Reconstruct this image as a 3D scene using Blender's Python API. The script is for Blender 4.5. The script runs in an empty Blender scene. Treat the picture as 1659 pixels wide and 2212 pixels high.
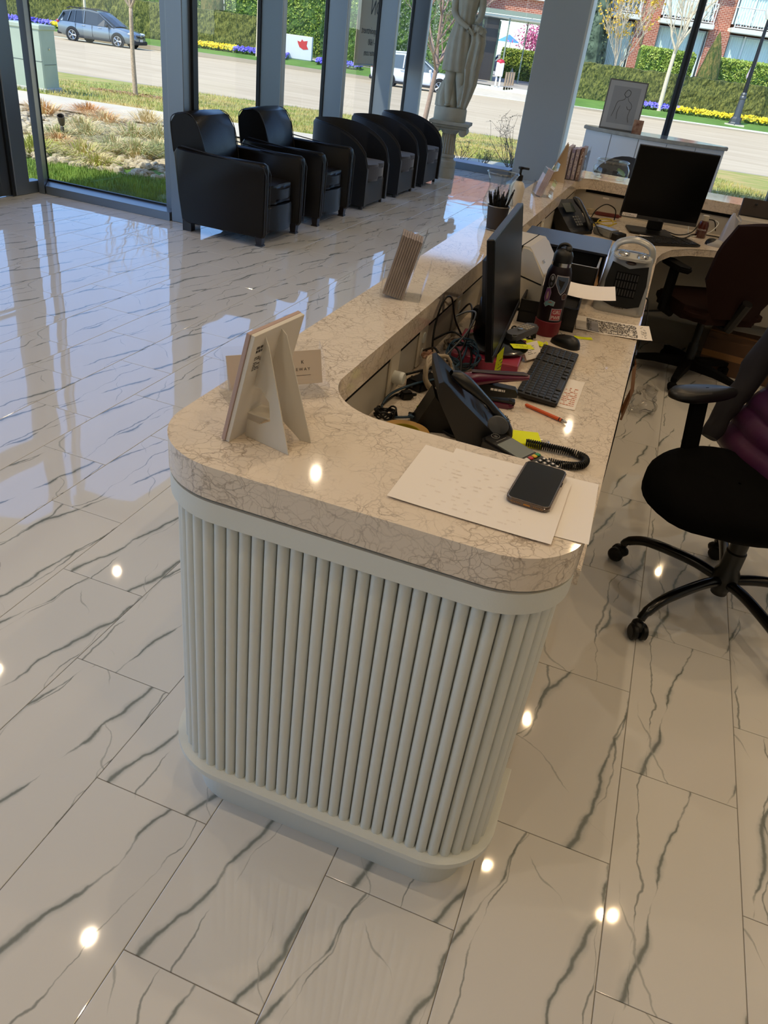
import bpy, bmesh, math, random
from math import sin, cos, pi, sqrt, atan2, radians as R
from mathutils import Vector as V, Matrix, noise
random.seed(7)
C = bpy.context.scene.collection
scene = bpy.context.scene
# ---------------------------------------------------------------- camera
PITCH, ROLL, YAW, CAMH = 0.566331, 0.138816, -0.278507, 1.60442
cy_, sy_ = cos(YAW), sin(YAW)
fw = V((sy_*cos(PITCH), cy_*cos(PITCH), -sin(PITCH)))
r0 = V((cy_, -sy_, 0)); u0 = r0.cross(fw)
rr_ = cos(ROLL)*r0 + sin(ROLL)*u0; uu_ = -sin(ROLL)*r0 + cos(ROLL)*u0
cam = bpy.data.cameras.new('camera'); camo = bpy.data.objects.new('camera', cam); C.objects.link(camo)
camo.matrix_world = Matrix(((rr_.x, uu_.x, -fw.x, 0), (rr_.y, uu_.y, -fw.y, 0), (rr_.z, uu_.z, -fw.z, CAMH), (0, 0, 0, 1)))
cam.sensor_fit = 'HORIZONTAL'; cam.sensor_width = 36; cam.lens = 36*1618.195/1659
cam.clip_end = 400; cam.clip_start = .05
scene.camera = camo
# ---------------------------------------------------------------- world, sun, exposure
w = bpy.data.worlds.new('sky'); scene.world = w; w.use_nodes = True
nt = w.node_tree; bg = nt.nodes['Background']
sky = nt.nodes.new('ShaderNodeTexSky'); sky.sky_type = 'NISHITA'; sky.sun_disc = False
sky.sun_elevation = R(50); sky.sun_rotation = R(200); sky.air_density = 1.0; sky.dust_density = .35; sky.ozone_density = 1.5
tint = nt.nodes.new('ShaderNodeMixRGB'); tint.blend_type = 'MULTIPLY'; tint.inputs[0].default_value = 1; tint.inputs[2].default_value = (.72, .87, 1.12, 1)
nt.links.new(sky.outputs[0], tint.inputs[1]); nt.links.new(tint.outputs[0], bg.inputs[0]); bg.inputs[1].default_value = 0.35
SUN_D = V((.45, .75, -1.12)).normalized()
sl = bpy.data.lights.new('sun', 'SUN'); sl.energy = 5.2; sl.angle = R(.6); sl.color = (1, .91, .74)
so = bpy.data.objects.new('sun', sl); C.objects.link(so); so.rotation_euler = SUN_D.to_track_quat('-Z', 'Y').to_euler(); so.location = (-8, -10, 20)
vs = scene.view_settings; vs.view_transform = 'Standard'; vs.look = 'None'; vs.gamma = 1; vs.use_curve_mapping = False; vs.exposure = 0.0
CEIL = 3.5
LAMP_W = 5.2
LAMPS = [(-4.3, 5.15), (-4.3, 3.5), (-4.3, 1.9), (-2.1, 1.97), (-2.1, 5.1), (-2.1, 8.2), (-.85, 1.97), (.13, 3.54), (.13, 5.1), (1.05, 3.54), (1.2, 8.25),
         (-.85, .3), (1.05, 1.9), (1.05, .3), (2.6, 1.9), (2.6, 3.54), (2.6, 5.1), (-2.1, .3), (1.05, -1.3), (-.85, -1.3), (2.6, 0), (-.3, 8.25)]
# ---------------------------------------------------------------- helpers
def lin(h):
    h = h.lstrip('#'); o = []
    for i in (0, 2, 4):
        v = int(h[i:i+2], 16)/255; o.append(v/12.92 if v <= .04045 else ((v+.055)/1.055)**2.4)
    return (*o, 1)
MATS = {}
def mat(name, col='#888888', rough=.5, metal=0, spec=.5, var=0, vs_=8, bump=0, bs=60, coat=0, emit=0, col2=None, ani=None, ior=None, sheen=0):
    if name in MATS: return MATS[name]
    m = bpy.data.materials.new(name); m.use_nodes = True; n = m.node_tree.nodes; l = m.node_tree.links
    p = n['Principled BSDF']; c1 = lin(col) if isinstance(col, str) else col
    p.inputs['Base Color'].default_value = c1; p.inputs['Roughness'].default_value = rough
    p.inputs['Metallic'].default_value = metal; p.inputs['Specular IOR Level'].default_value = spec
    if coat: p.inputs['Coat Weight'].default_value = coat; p.inputs['Coat Roughness'].default_value = .08
    if ior: p.inputs['IOR'].default_value = ior
    if sheen: p.inputs['Sheen Weight'].default_value = sheen
    if emit: p.inputs['Emission Color'].default_value = c1; p.inputs['Emission Strength'].default_value = emit
    tc = n.new('ShaderNodeTexCoord')
    src = tc.outputs['Object']
    if ani:
        mp = n.new('ShaderNodeMapping'); mp.inputs['Scale'].default_value = ani; l.new(src, mp.inputs[0]); src = mp.outputs[0]
    if var or col2:
        no = n.new('ShaderNodeTexNoise'); no.inputs['Scale'].default_value = vs_; no.inputs['Detail'].default_value = 5; l.new(src, no.inputs['Vector'])
        rp = n.new('ShaderNodeValToRGB'); e = rp.color_ramp.elements
        e[0].position = .35; e[1].position = .65
        c2 = lin(col2) if col2 else tuple(min(1, v*(1+var)) for v in c1[:3])+(1,)
        e[0].color = c1 if col2 else tuple(v*(1-var) for v in c1[:3])+(1,); e[1].color = c2
        l.new(no.outputs['Fac'], rp.inputs[0]); l.new(rp.outputs[0], p.inputs['Base Color'])
    if bump:
        nb = n.new('ShaderNodeTexNoise'); nb.inputs['Scale'].default_value = bs; nb.inputs['Detail'].default_value = 3; l.new(src, nb.inputs['Vector'])
        b = n.new('ShaderNodeBump'); b.inputs['Strength'].default_value = 1; b.inputs['Distance'].default_value = bump
        l.new(nb.outputs['Fac'], b.inputs['Height']); l.new(b.outputs[0], p.inputs['Normal'])
    MATS[name] = m; return m
def thin_glass(name, tint=(1, 1, 1, 1), ior=1.5, rough=0.0, floor_=0.0):
    if name in MATS: return MATS[name]
    m = bpy.data.materials.new(name); m.use_nodes = True; n = m.node_tree.nodes; l = m.node_tree.links
    n.remove(n['Principled BSDF']); o = n['Material Output']
    t = n.new('ShaderNodeBsdfTransparent'); t.inputs[0].default_value = tint
    g = n.new('ShaderNodeBsdfGlossy'); g.inputs['Roughness'].default_value = rough
    x = n.new('ShaderNodeMixShader'); ge = n.new('ShaderNodeNewGeometry'); dt = n.new('ShaderNodeVectorMath'); dt.operation = 'DOT_PRODUCT'
    l.new(ge.outputs['Normal'], dt.inputs[0]); l.new(ge.outputs['Incoming'], dt.inputs[1])
    def mm(op, a, b):
        k = n.new('ShaderNodeMath'); k.operation = op
        for i, v in enumerate((a, b)):
            if isinstance(v, (int, float)): k.inputs[i].default_value = v
            elif v is not None: l.new(v, k.inputs[i])
        return k.outputs[0]
    f0 = ((ior-1)/(ior+1))**2
    fac = mm('ADD', mm('MULTIPLY', mm('POWER', mm('SUBTRACT', 1.0, mm('ABSOLUTE', dt.outputs['Value'], None)), 5), 1-f0), f0)
    if floor_:
        a = n.new('ShaderNodeMath'); a.operation = 'MAXIMUM'; a.inputs[1].default_value = floor_; l.new(fac, a.inputs[0]); fac = a.outputs[0]
    l.new(fac, x.inputs[0]); l.new(t.outputs[0], x.inputs[1]); l.new(g.outputs[0], x.inputs[2]); l.new(x.outputs[0], o.inputs[0])
    MATS[name] = m; return m
def B(): return bmesh.new()
def obj(name, bm, m, parent=None, smooth=False, kind=None, label=None):
    me = bpy.data.meshes.new(name); bmesh.ops.recalc_face_normals(bm, faces=bm.faces); bm.to_mesh(me); bm.free()
    for x in (m if isinstance(m, (list, tuple)) else [m]): me.materials.append(x)
    if smooth:
        for p in me.polygons: p.use_smooth = True
        if smooth != 'all':
            try: me.set_sharp_from_angle(angle=R(40))
            except Exception: pass
    o = bpy.data.objects.new(name, me); C.objects.link(o)
    if parent: o.parent = parent
    if kind: o['kind'] = kind
    if label: o['label'] = label
    return o
def tag(o, label, cat, group=None):
    o['label'] = label; o['category'] = cat
    if group: o['group'] = group
    return o
def thing(name, label, cat, loc=(0, 0, 0), rz=0, group=None, rot=None):
    o = bpy.data.objects.new(name, None); C.objects.link(o); o.location = loc; o.rotation_euler = rot or (0, 0, rz)
    o.empty_display_size = .05
    return tag(o, label, cat, group)
def struct(name, bm, m, parent=None, smooth=False):
    o = obj(name, bm, m, parent, smooth)
    if not parent: o['kind'] = 'structure'
    return o
def dup(root, loc, rz, label=None, group=None):
    r = root.copy(); C.objects.link(r); r.location = loc; r.rotation_euler = (0, 0, rz)
    if label: r['label'] = label
    if group: r['group'] = group
    for ch in list(root.children):
        c = ch.copy(); C.objects.link(c); c.parent = r
        for g in list(ch.children):
            d = g.copy(); C.objects.link(d); d.parent = c
    return r
def inst(o, parent, loc, rz=0, scale=None, rot=None):
    c = o.copy(); C.objects.link(c); c.parent = parent; c.location = loc; c.rotation_euler = rot or (0, 0, rz)
    if scale: c.scale = scale
    return c
def xf(bm, vs0, M):
    if M is not None: bmesh.ops.transform(bm, matrix=M, verts=vs0)
def T(x=0, y=0, z=0, rz=0, rx=0, ry=0, s=None):
    m = Matrix.Translation((x, y, z)) @ Matrix.Rotation(rz, 4, 'Z') @ Matrix.Rotation(ry, 4, 'Y') @ Matrix.Rotation(rx, 4, 'X')
    if s: m = m @ Matrix.Diagonal((*s, 1))
    return m
def box(bm, x0, x1, y0, y1, z0, z1, bev=0, M=None, seg=1):
    vv = [bm.verts.new(p) for p in ((x0, y0, z0), (x1, y0, z0), (x1, y1, z0), (x0, y1, z0), (x0, y0, z1), (x1, y0, z1), (x1, y1, z1), (x0, y1, z1))]
    ff = [bm.faces.new([vv[i] for i in q]) for q in ((3, 2, 1, 0), (4, 5, 6, 7), (0, 1, 5, 4), (1, 2, 6, 5), (2, 3, 7, 6), (3, 0, 4, 7))]
    if bev:
        ed = list({e for f in ff for e in f.edges})
        r = bmesh.ops.bevel(bm, geom=ed, offset=bev, segments=seg, affect='EDGES')
        vv = list({v for f in r['faces'] for v in f.verts} | {v for v in vv if v.is_valid})
    xf(bm, vv, M); return vv
def prism(bm, pts, z0, z1, bev=0, M=None, seg=2, botbev=True):
    lo = [bm.verts.new((p[0], p[1], z0)) for p in pts]; hi = [bm.verts.new((p[0], p[1], z1)) for p in pts]
    n = len(pts); fb = bm.faces.new(lo[::-1]); ft = bm.faces.new(hi); vv = lo+hi
    for i in range(n): bm.faces.new((lo[i], lo[(i+1) % n], hi[(i+1) % n], hi[i]))
    if bev:
        ed = list(ft.edges)+(list(fb.edges) if botbev else [])
        r = bmesh.ops.bevel(bm, geom=ed, offset=bev, segments=seg, affect='EDGES')
        vv = list({v for f in r['faces'] for v in f.verts} | {v for v in vv if v.is_valid})
    xf(bm, vv, M); return vv
def cr(pts, n=8, closed=False):
    P = [V(p) for p in pts]; out = []; N = len(P)
    for i in range(N if closed else N-1):
        if closed: a, b, c, d = P[(i-1) % N], P[i], P[(i+1) % N], P[(i+2) % N]
        else: a, b, c, d = P[max(i-1, 0)], P[i], P[i+1], P[min(i+2, N-1)]
        for k in range(n):
            t = k/n; out.append(.5*((2*b)+(c-a)*t+(2*a-5*b+4*c-d)*t*t+(3*b-a-3*c+d)*t**3))
    if not closed: out.append(P[-1])
    return out
def tube(bm, pts, r, seg=8, closed=False, cap=True, M=None, flat=1.0):
    P = [V(p) for p in pts]; n = len(P); rings = []; vv = []
    t0 = (P[1]-P[0]).normalized(); a = t0.orthogonal().normalized()
    if abs(t0.z) < .9: a = V((0, 0, 1)); a = (a-t0*a.dot(t0)).normalized()
    for i in range(n):
        if closed: t = (P[(i+1) % n]-P[i-1]).normalized()
        else: t = (P[min(i+1, n-1)]-P[max(i-1, 0)]).normalized()
        a = (a-t*a.dot(t))
        a = a.normalized() if a.length > 1e-6 else t.orthogonal().normalized()
        b = t.cross(a); rad = r[i] if isinstance(r, (list, tuple)) else r
        ring = [bm.verts.new(P[i]+rad*(flat*cos(2*pi*k/seg)*a+sin(2*pi*k/seg)*b)) for k in range(seg)]
        rings.append(ring); vv += ring
    for i in range(n if closed else n-1):
        A, Bq = rings[i], rings[(i+1) % n]
        for k in range(seg): bm.faces.new((A[k], A[(k+1) % seg], Bq[(k+1) % seg], Bq[k]))
    if cap and not closed: bm.faces.new(rings[0][::-1]); bm.faces.new(rings[-1])
    xf(bm, vv, M); return vv
def lathe(bm, prof, seg=32, M=None, sx=1, sy=1):
    rings = []; vv = []
    for r, z in prof:
        if r < 1e-6: ring = [bm.verts.new((0, 0, z))]
        else: ring = [bm.verts.new((r*cos(2*pi*k/seg)*sx, r*sin(2*pi*k/seg)*sy, z)) for k in range(seg)]
        rings.append(ring); vv += ring
    for A, Bq in zip(rings, rings[1:]):
        if len(A) == 1 and len(Bq) == 1: continue
        for k in range(seg):
            k2 = (k+1) % seg
            if len(A) == 1: bm.faces.new((A[0], Bq[k], Bq[k2]))
            elif len(Bq) == 1: bm.faces.new((A[k], A[k2], Bq[0]))
            else: bm.faces.new((A[k], A[k2], Bq[k2], Bq[k]))
    xf(bm, vv, M); return vv
def ball(bm, c, r, M=None, seg=16, rings=10, power=1):
    rx, ry, rz = (r, r, r) if not isinstance(r, (tuple, list)) else r; vv = []; pr = []
    sg = lambda v: (abs(v)**power)*(1 if v >= 0 else -1)
    for i in range(rings+1):
        ph = -pi/2+pi*i/rings
        if i in (0, rings): ring = [bm.verts.new((c[0], c[1], c[2]+rz*sg(sin(ph))))]
        else: ring = [bm.verts.new((c[0]+rx*sg(cos(ph))*sg(cos(2*pi*k/seg)), c[1]+ry*sg(cos(ph))*sg(sin(2*pi*k/seg)), c[2]+rz*sg(sin(ph)))) for k in range(seg)]
        pr.append(ring); vv += ring
    for A, Bq in zip(pr, pr[1:]):
        for k in range(seg):
            k2 = (k+1) % seg
            if len(A) == 1: bm.faces.new((A[0], Bq[k2], Bq[k]))
            elif len(Bq) == 1: bm.faces.new((A[k], A[k2], Bq[0]))
            else: bm.faces.new((A[k], A[k2], Bq[k2], Bq[k]))
    xf(bm, vv, M); return vv
def sheet(bm, rows, M=None, closed=False):
    G = [[bm.verts.new(p) for p in r] for r in rows]
    for A, Bq in zip(G, G[1:]):
        n = len(A)
        for k in range(n if closed else n-1): bm.faces.new((A[k], A[(k+1) % n], Bq[(k+1) % n], Bq[k]))
    vv = [v for r in G for v in r]; xf(bm, vv, M); return G
def solid(bm, th):
    bmesh.ops.solidify(bm, geom=list(bm.faces), thickness=th)
def arc(cx, cy, r, a0, a1, n=10):
    return [(cx+r*cos(R(a0+(a1-a0)*i/n)), cy+r*sin(R(a0+(a1-a0)*i/n))) for i in range(n+1)]
def rrect(x0, x1, y0, y1, r, n=6):
    return arc(x1-r, y0+r, r, -90, 0, n)+arc(x1-r, y1-r, r, 0, 90, n)+arc(x0+r, y1-r, r, 90, 180, n)+arc(x0+r, y0+r, r, 180, 270, n)
def text(name, s, size, m, parent, M, ext=.0003, align='CENTER', sx=1):
    cu = bpy.data.curves.new(name, 'FONT'); cu.body = s; cu.size = size; cu.extrude = ext; cu.align_x = align; cu.resolution_u = 2
    t = bpy.data.objects.new(name, cu); C.objects.link(t); dg = bpy.context.evaluated_depsgraph_get()
    me = bpy.data.meshes.new_from_object(t.evaluated_get(dg)); bpy.data.objects.remove(t); bpy.data.curves.remove(cu)
    me.materials.clear(); me.materials.append(m); me.transform(M @ Matrix.Diagonal((sx, 1, 1, 1)))
    o = bpy.data.objects.new(name, me); C.objects.link(o); o.parent = parent; return o
# shared materials
WHITE = mat('white_paint', '#d9dcd6', .45, bump=.0003, bs=300)
WALL = mat('wall_paint', '#cfcdc6', .8)
ALU = mat('anodised_frame', '#7e8892', .38, .55, bump=.0001, bs=400)
ALUD = mat('dark_frame', '#15181b', .5)
BLACK = mat('black_plastic', '#060606', .42, spec=.35)
BLACKM = mat('matt_black', '#030303', .8, spec=.15)
GREYP = mat('grey_plastic', '#5a5c5e', .45)
PAPER = mat('paper', '#e9e2dc', .8)
CHROME = mat('chrome', '#c8c8c8', .15, 1)
YEL = mat('neon_paper', '#e6ee10', .7)
ACR = thin_glass('clear_acrylic', (.97, .97, .97, 1), 1.45, 0, .06)
GLASS = thin_glass('clear_glass', (.90, .93, .92, 1), 1.6, 0, .10)
# ================================================================ floor tiles
TW, TL, TX0, TYE, TYO = .305, .61656, -1.5067, .3201, .0099
def tile_mat():
    m = bpy.data.materials.new('marble_tile'); m.use_nodes = True; n = m.node_tree.nodes; l = m.node_tree.links
    p = n['Principled BSDF']; p.inputs['Roughness'].default_value = .035; p.inputs['IOR'].default_value = 1.9; p.inputs['Specular IOR Level'].default_value = .5
    def N(t, **k):
        x = n.new(t)
        for a, b in k.items(): setattr(x, a, b)
        return x
    def math(op, a, b=None, c=None):
        x = N('ShaderNodeMath', operation=op)
        for i, v in enumerate((a, b, c)):
            if v is None: continue
            if isinstance(v, (int, float)): x.inputs[i].default_value = v
            else: l.new(v, x.inputs[i])
        return x.outputs[0]
    at = N('ShaderNodeAttribute', attribute_name='toff'); uv = N('ShaderNodeUVMap', uv_map='UVMap')
    sx = N('ShaderNodeSeparateXYZ'); l.new(uv.outputs[0], sx.inputs[0])
    sc = N('ShaderNodeVectorMath', operation='MULTIPLY'); l.new(uv.outputs[0], sc.inputs[0]); sc.inputs[1].default_value = (TW, TL, 0)
    ad = N('ShaderNodeVectorMath', operation='ADD'); l.new(sc.outputs[0], ad.inputs[0]); l.new(at.outputs['Vector'], ad.inputs[1])
    # base distortion
    d = N('ShaderNodeTexNoise'); d.inputs['Scale'].default_value = 7; d.inputs['Detail'].default_value = 5; l.new(ad.outputs[0], d.inputs['Vector'])
    ds = N('ShaderNodeVectorMath', operation='SCALE'); ds.inputs['Scale'].default_value = .06; l.new(d.outputs['Color'], ds.inputs[0])
    v0 = N('ShaderNodeVectorMath', operation='ADD'); l.new(ad.outputs[0], v0.inputs[0]); l.new(ds.outputs[0], v0.inputs[1])
    def vein(rot, per, amp, wid, seedz, lo, hi, soft):
        mp = N('ShaderNodeMapping'); mp.inputs['Rotation'].default_value = (0, 0, rot); mp.inputs['Location'].default_value = (seedz, seedz*1.7, seedz*.3); l.new(v0.outputs[0], mp.inputs[0])
        a = N('ShaderNodeTexNoise'); a.inputs['Scale'].default_value = 2.2; a.inputs['Detail'].default_value = 2; l.new(mp.outputs[0], a.inputs['Vector'])
        sp = N('ShaderNodeSeparateXYZ'); l.new(mp.outputs[0], sp.inputs[0])
        ph = math('FRACT', math('ADD', math('DIVIDE', sp.outputs[0], per), math('MULTIPLY', a.outputs['Fac'], amp)))
        ab = math('MULTIPLY', math('ABSOLUTE', math('SUBTRACT', ph, .5)), per)
        b = N('ShaderNodeTexNoise'); b.inputs['Scale'].default_value = 4.2; b.inputs['Detail'].default_value = 3; l.new(mp.outputs[0], b.inputs['Vector'])
        mk = N('ShaderNodeMapRange'); mk.inputs['From Min'].default_value = lo; mk.inputs['From Max'].default_value = hi; l.new(b.outputs['Fac'], mk.inputs['Value'])
        ww = math('MULTIPLY_ADD', mk.outputs[0], wid, .0012)
        x = N('ShaderNodeMapRange'); x.interpolation_type = 'SMOOTHSTEP'
        x.inputs['From Min'].default_value = 1; x.inputs['From Max'].default_value = soft; l.new(math('DIVIDE', ab, ww), x.inputs['Value'])
        return math('MULTIPLY', x.outputs[0], math('MINIMUM', math('MULTIPLY', mk.outputs[0], 2.2), 1))
    va = vein(.24, .21, .55, .0085, 3.1, .38, .62, .15)
    vb = vein(.05, .26, .8, .0040, 9.7, .40, .64, .1)
    vc = vein(-.62, .42, .9, .0032, 17.3, .46, .66, .1)
    vd = vein(.24, .21, .55, .028, 3.1, .40, .66, .0)
    mx = N('ShaderNodeMixRGB'); mx.inputs[1].default_value = lin('#dedbd5'); mx.inputs[2].default_value = lin('#b4b7b3'); l.new(math('MULTIPLY', vd, .75), mx.inputs[0])
    m2 = N('ShaderNodeMixRGB'); l.new(mx.outputs[0], m2.inputs[1]); m2.inputs[2].default_value = lin('#7b807b'); l.new(math('MINIMUM', math('ADD', math('MULTIPLY', va, .95), math('MULTIPLY', vb, .8)), 1), m2.inputs[0])
    m3 = N('ShaderNodeMixRGB'); l.new(m2.outputs[0], m3.inputs[1]); m3.inputs[2].default_value = lin('#a0a29d'); l.new(math('MULTIPLY', vc, .7), m3.inputs[0])
    l.new(m3.outputs[0], p.inputs['Base Color'])
    # very slight pillowing and waviness of the polished face
    def q(o): return math('POWER', math('ABSOLUTE', math('MULTIPLY', math('SUBTRACT', o, .5), 2)), 3.5)
    wv = N('ShaderNodeTexNoise'); wv.inputs['Scale'].default_value = 5; wv.inputs['Detail'].default_value = 0; l.new(ad.outputs[0], wv.inputs['Vector'])
    h = math('SUBTRACT', math('MULTIPLY', wv.outputs['Fac'], 1.1), math('MULTIPLY', math('ADD', q(sx.outputs[0]), math('MULTIPLY', q(sx.outputs[1]), .7)), .45))
    bp = N('ShaderNodeBump'); bp.inputs['Distance'].default_value = .0007; bp.inputs['Strength'].default_value = 1; l.new(h, bp.inputs['Height']); l.new(bp.outputs[0], p.inputs['Normal'])
    return m
TILE = tile_mat()
floor = B(); box(floor, -5.5, 5.2, -3.5, 6.1, -.12, -.0025); box(floor, -4.13, 5.2, 6.1, 12.4, -.12, -.0025)
floor = struct('floor', floor, mat('grout', '#8f8b83', .85, bump=.0004, bs=200))
def tile_geo(bm, x0, y0, x1, y1, offv, uvl, al, g=.0011, bv=.0012):
    a = [(x0+g, y0+g), (x1-g, y0+g), (x1-g, y1-g), (x0+g, y1-g)]; b = [(x0+g+bv, y0+g+bv), (x1-g-bv, y0+g+bv), (x1-g-bv, y1-g-bv), (x0+g+bv, y1-g-bv)]
    lo = [bm.verts.new((*p, -.003)) for p in a]; mi = [bm.verts.new((*p, -bv*.6)) for p in a]; hi = [bm.verts.new((*p, 0)) for p in b]
    fs = [bm.faces.new(hi)]
    for i in range(4):
        j = (i+1) % 4; fs += [bm.faces.new((mi[i], mi[j], hi[j], hi[i])), bm.faces.new((lo[i], lo[j], mi[j], mi[i]))]
    W, H = x1-x0, y1-y0
    for f in fs:
        f[al] = V(offv)
        for lp in f.loops: lp[uvl].uv = ((lp.vert.co.x-x0)/TW, (lp.vert.co.y-y0)/TL)
variants = []; voff = [(random.uniform(0, 40), random.uniform(0, 40), 0) for _ in range(11)]
for k in range(11):
    bm = B(); al = bm.faces.layers.float_vector.new('toff'); uvl = bm.loops.layers.uv.new('UVMap')
    tile_geo(bm, 0, 0, TW, TL, voff[k], uvl, al)
    me = bpy.data.meshes.new('tile'); bm.to_mesh(me); bm.free(); me.materials.append(TILE); variants.append(me)
cells = []
for k in range(-14, 24):
    xa = TX0+TW*k; yb = TYE if k % 2 == 0 else TYO
    for j in range(-7, 22):
        ya = yb+TL*j; x0, x1, y0, y1 = max(xa, -5.5), min(xa+TW, 5.2), max(ya, -3.5), min(ya+TL, 12.4)
        if x1-x0 < .01 or y1-y0 < .01: continue
        if y0 > 5.85 and x0 < -4.12:
            x0 = -4.12
            if x1-x0 < .01: continue
        elif y1 > 6.1 and x0 < -4.12: y1 = 6.1
        full = (x1-x0 > TW-.001 and y1-y0 > TL-.001)
        cx, cy = (x0+x1)/2, (y0+y1)/2; c3 = V((cx, cy, -CAMH)); z = c3.dot(fw); u = 829.5+1618*c3.dot(rr_)/max(z, .01); v = 1106-1618*c3.dot(uu_)/max(z, .01)
        vis = z > .3 and -250 < u < 1900 and 330 < v < 2450 and not (-.6 < cx < .0 and 1.2 < cy < 5.6)
        cells.append((z if (vis and full) else 99, x0, y0, x1, y1, full))
cells.sort(key=lambda c: c[0])
bm = B(); al = bm.faces.layers.float_vector.new('toff'); uvl = bm.loops.layers.uv.new('UVMap')
for i, (z, x0, y0, x1, y1, full) in enumerate(cells):
    k = random.randrange(11)
    if i < 298 and z < 99:
        o = bpy.data.objects.new('tile', variants[k]); C.objects.link(o); o.parent = floor; o.location = (x0, y0, 0)
    else: tile_geo(bm, x0, y0, x1, y1, voff[k], uvl, al)
o = obj('far_tiles', bm, TILE, floor); o['kind'] = 'stuff'
# ================================================================ room shell
bm = B(); box(bm, -5.5, 5.2, -3.5, 5.9, CEIL, CEIL+.2); box(bm, -4.1, 5.2, 5.9, 12.4, CEIL, CEIL+.2)
struct('ceiling', bm, mat('ceiling_paint', '#d8d4cc', .8))
bm = B(); box(bm, -5.5, 5.2, -3.7, -3.5, -.1, CEIL); struct('wall_rear', bm, WALL)
bm = B(); box(bm, 5.2, 5.4, -3.7, 12.6, -.1, CEIL); struct('wall_right', bm, WALL)
bm = B(); box(bm, -2.23, -1.6, 12.08, 12.6, -.01, CEIL, .008); struct('column', bm, mat('column_paint', '#b9bbb8', .7))
# unseen mass above and canopy beside the entrance, added to shade lawn and fins
CONC = mat('concrete', '#bdb8ac', .85, var=.06, vs_=3, bump=.002, bs=40)
bm = B(); box(bm, -5.6, 5.4, -3.7, 5.9, CEIL+.2, 4.3); box(bm, -7.3, 5.4, -3.7, 5.9, 4.3, 7.2); box(bm, -5.1, 5.4, 5.9, 10.0, CEIL+.2, 4.2); box(bm, -4.16, 5.4, 10.0, 12.6, CEIL+.2, 4.2); struct('shading_mass', bm, CONC)
bm = B(); box(bm, -7.3, -5.6, -3.7, 5.9, 4.0, 4.3, .02); struct('shading_canopy', bm, CONC)
# ---- windows. frames are structure, panes their children
WG = thin_glass('window_glass', (.93, .96, .95, 1), 1.5)
def quad(bm, *p): return bm.faces.new([bm.verts.new(q) for q in p])
def pane(parent, bmf):
    obj('pane', bmf, WG, parent)
def bayx(name, y0, y1, first=False):
    # bay in the long facade at x = -4.1, from y0 to y1
    bm = B(); box(bm, -4.12, -3.88, y0, y1, 0, .07, .004); box(bm, -4.16, -3.95, y0, y1, 3.32, CEIL, .004)
    f = struct(name, bm, ALU)
    bm = B(); quad(bm, (-4.105, y0, .06), (-4.105, y1, .06), (-4.105, y1, 3.33), (-4.105, y0, 3.33)); pane(f, bm)
    bm = B(); box(bm, -4.12, -4.085, y0, y0+.012, .07, 3.32); box(bm, -4.12, -4.085, y1-.012, y1, .07, 3.32); box(bm, -4.12, -4.085, y0, y1, .07, .085); obj('gasket', bm, ALUD, f)
    return f
FY = [7.70, 9.27, 10.93, 12.27]; prev = 6.06
for i, y in enumerate(FY):
    bayx('window_%d' % (i+2), prev, y-.035)
    bm = B(); box(bm, -4.13, -3.86, y-.033, y+.033, 0, CEIL, .004)
    f = struct('mullion', bm, ALU)
    bm = B(); box(bm, -3.862, -3.85, y-.04, y+.04, 0, CEIL, .003); obj('cover_cap', bm, mat('pale_frame', '#a9adac', .45, .3), f)
    prev = y+.035
# corner post between the first pane and the long facade
bm = B(); box(bm, -3.96, -3.81, 5.88, 6.0, 0, CEIL, .005); box(bm, -4.1, -3.85, 6.015, 6.12, 0, CEIL, .003)
f = struct('corner_post', bm, ALU)
bm = B(); box(bm, -3.96, -3.80, 6.0, 6.016, 0, CEIL); box(bm, -3.84, -3.785, 5.99, 6.06, 0, CEIL); obj('gasket', bm, ALUD, f)
# window_1: the pane left of the armchairs (faces the camera)
bm = B(); prism(bm, [(-5.27, 5.865), (-3.97, 5.865), (-3.97, 6.1), (-5.44, 6.1)], 0, .07, .003); box(bm, -5.44, -4.09, 5.9, 6.1, 3.32, CEIL, .004)
prism(bm, [(-5.335, 5.85), (-5.27, 5.85), (-5.44, 6.10), (-5.52, 6.10)], 0, CEIL)
f = struct('window_1', bm, ALU)
bm = B(); quad(bm, (-5.44, 6.08, .06), (-4.09, 6.08, .06), (-4.09, 6.08, 3.33), (-5.44, 6.08, 3.33)); pane(f, bm)
bm = B(); box(bm, -5.445, -5.42, 6.05, 6.09, .07, 3.32); box(bm, -4.105, -4.09, 6.05, 6.09, .07, 3.32); box(bm, -5.43, -4.09, 6.06, 6.09, .07, .085); obj('gasket', bm, ALUD, f)
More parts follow.
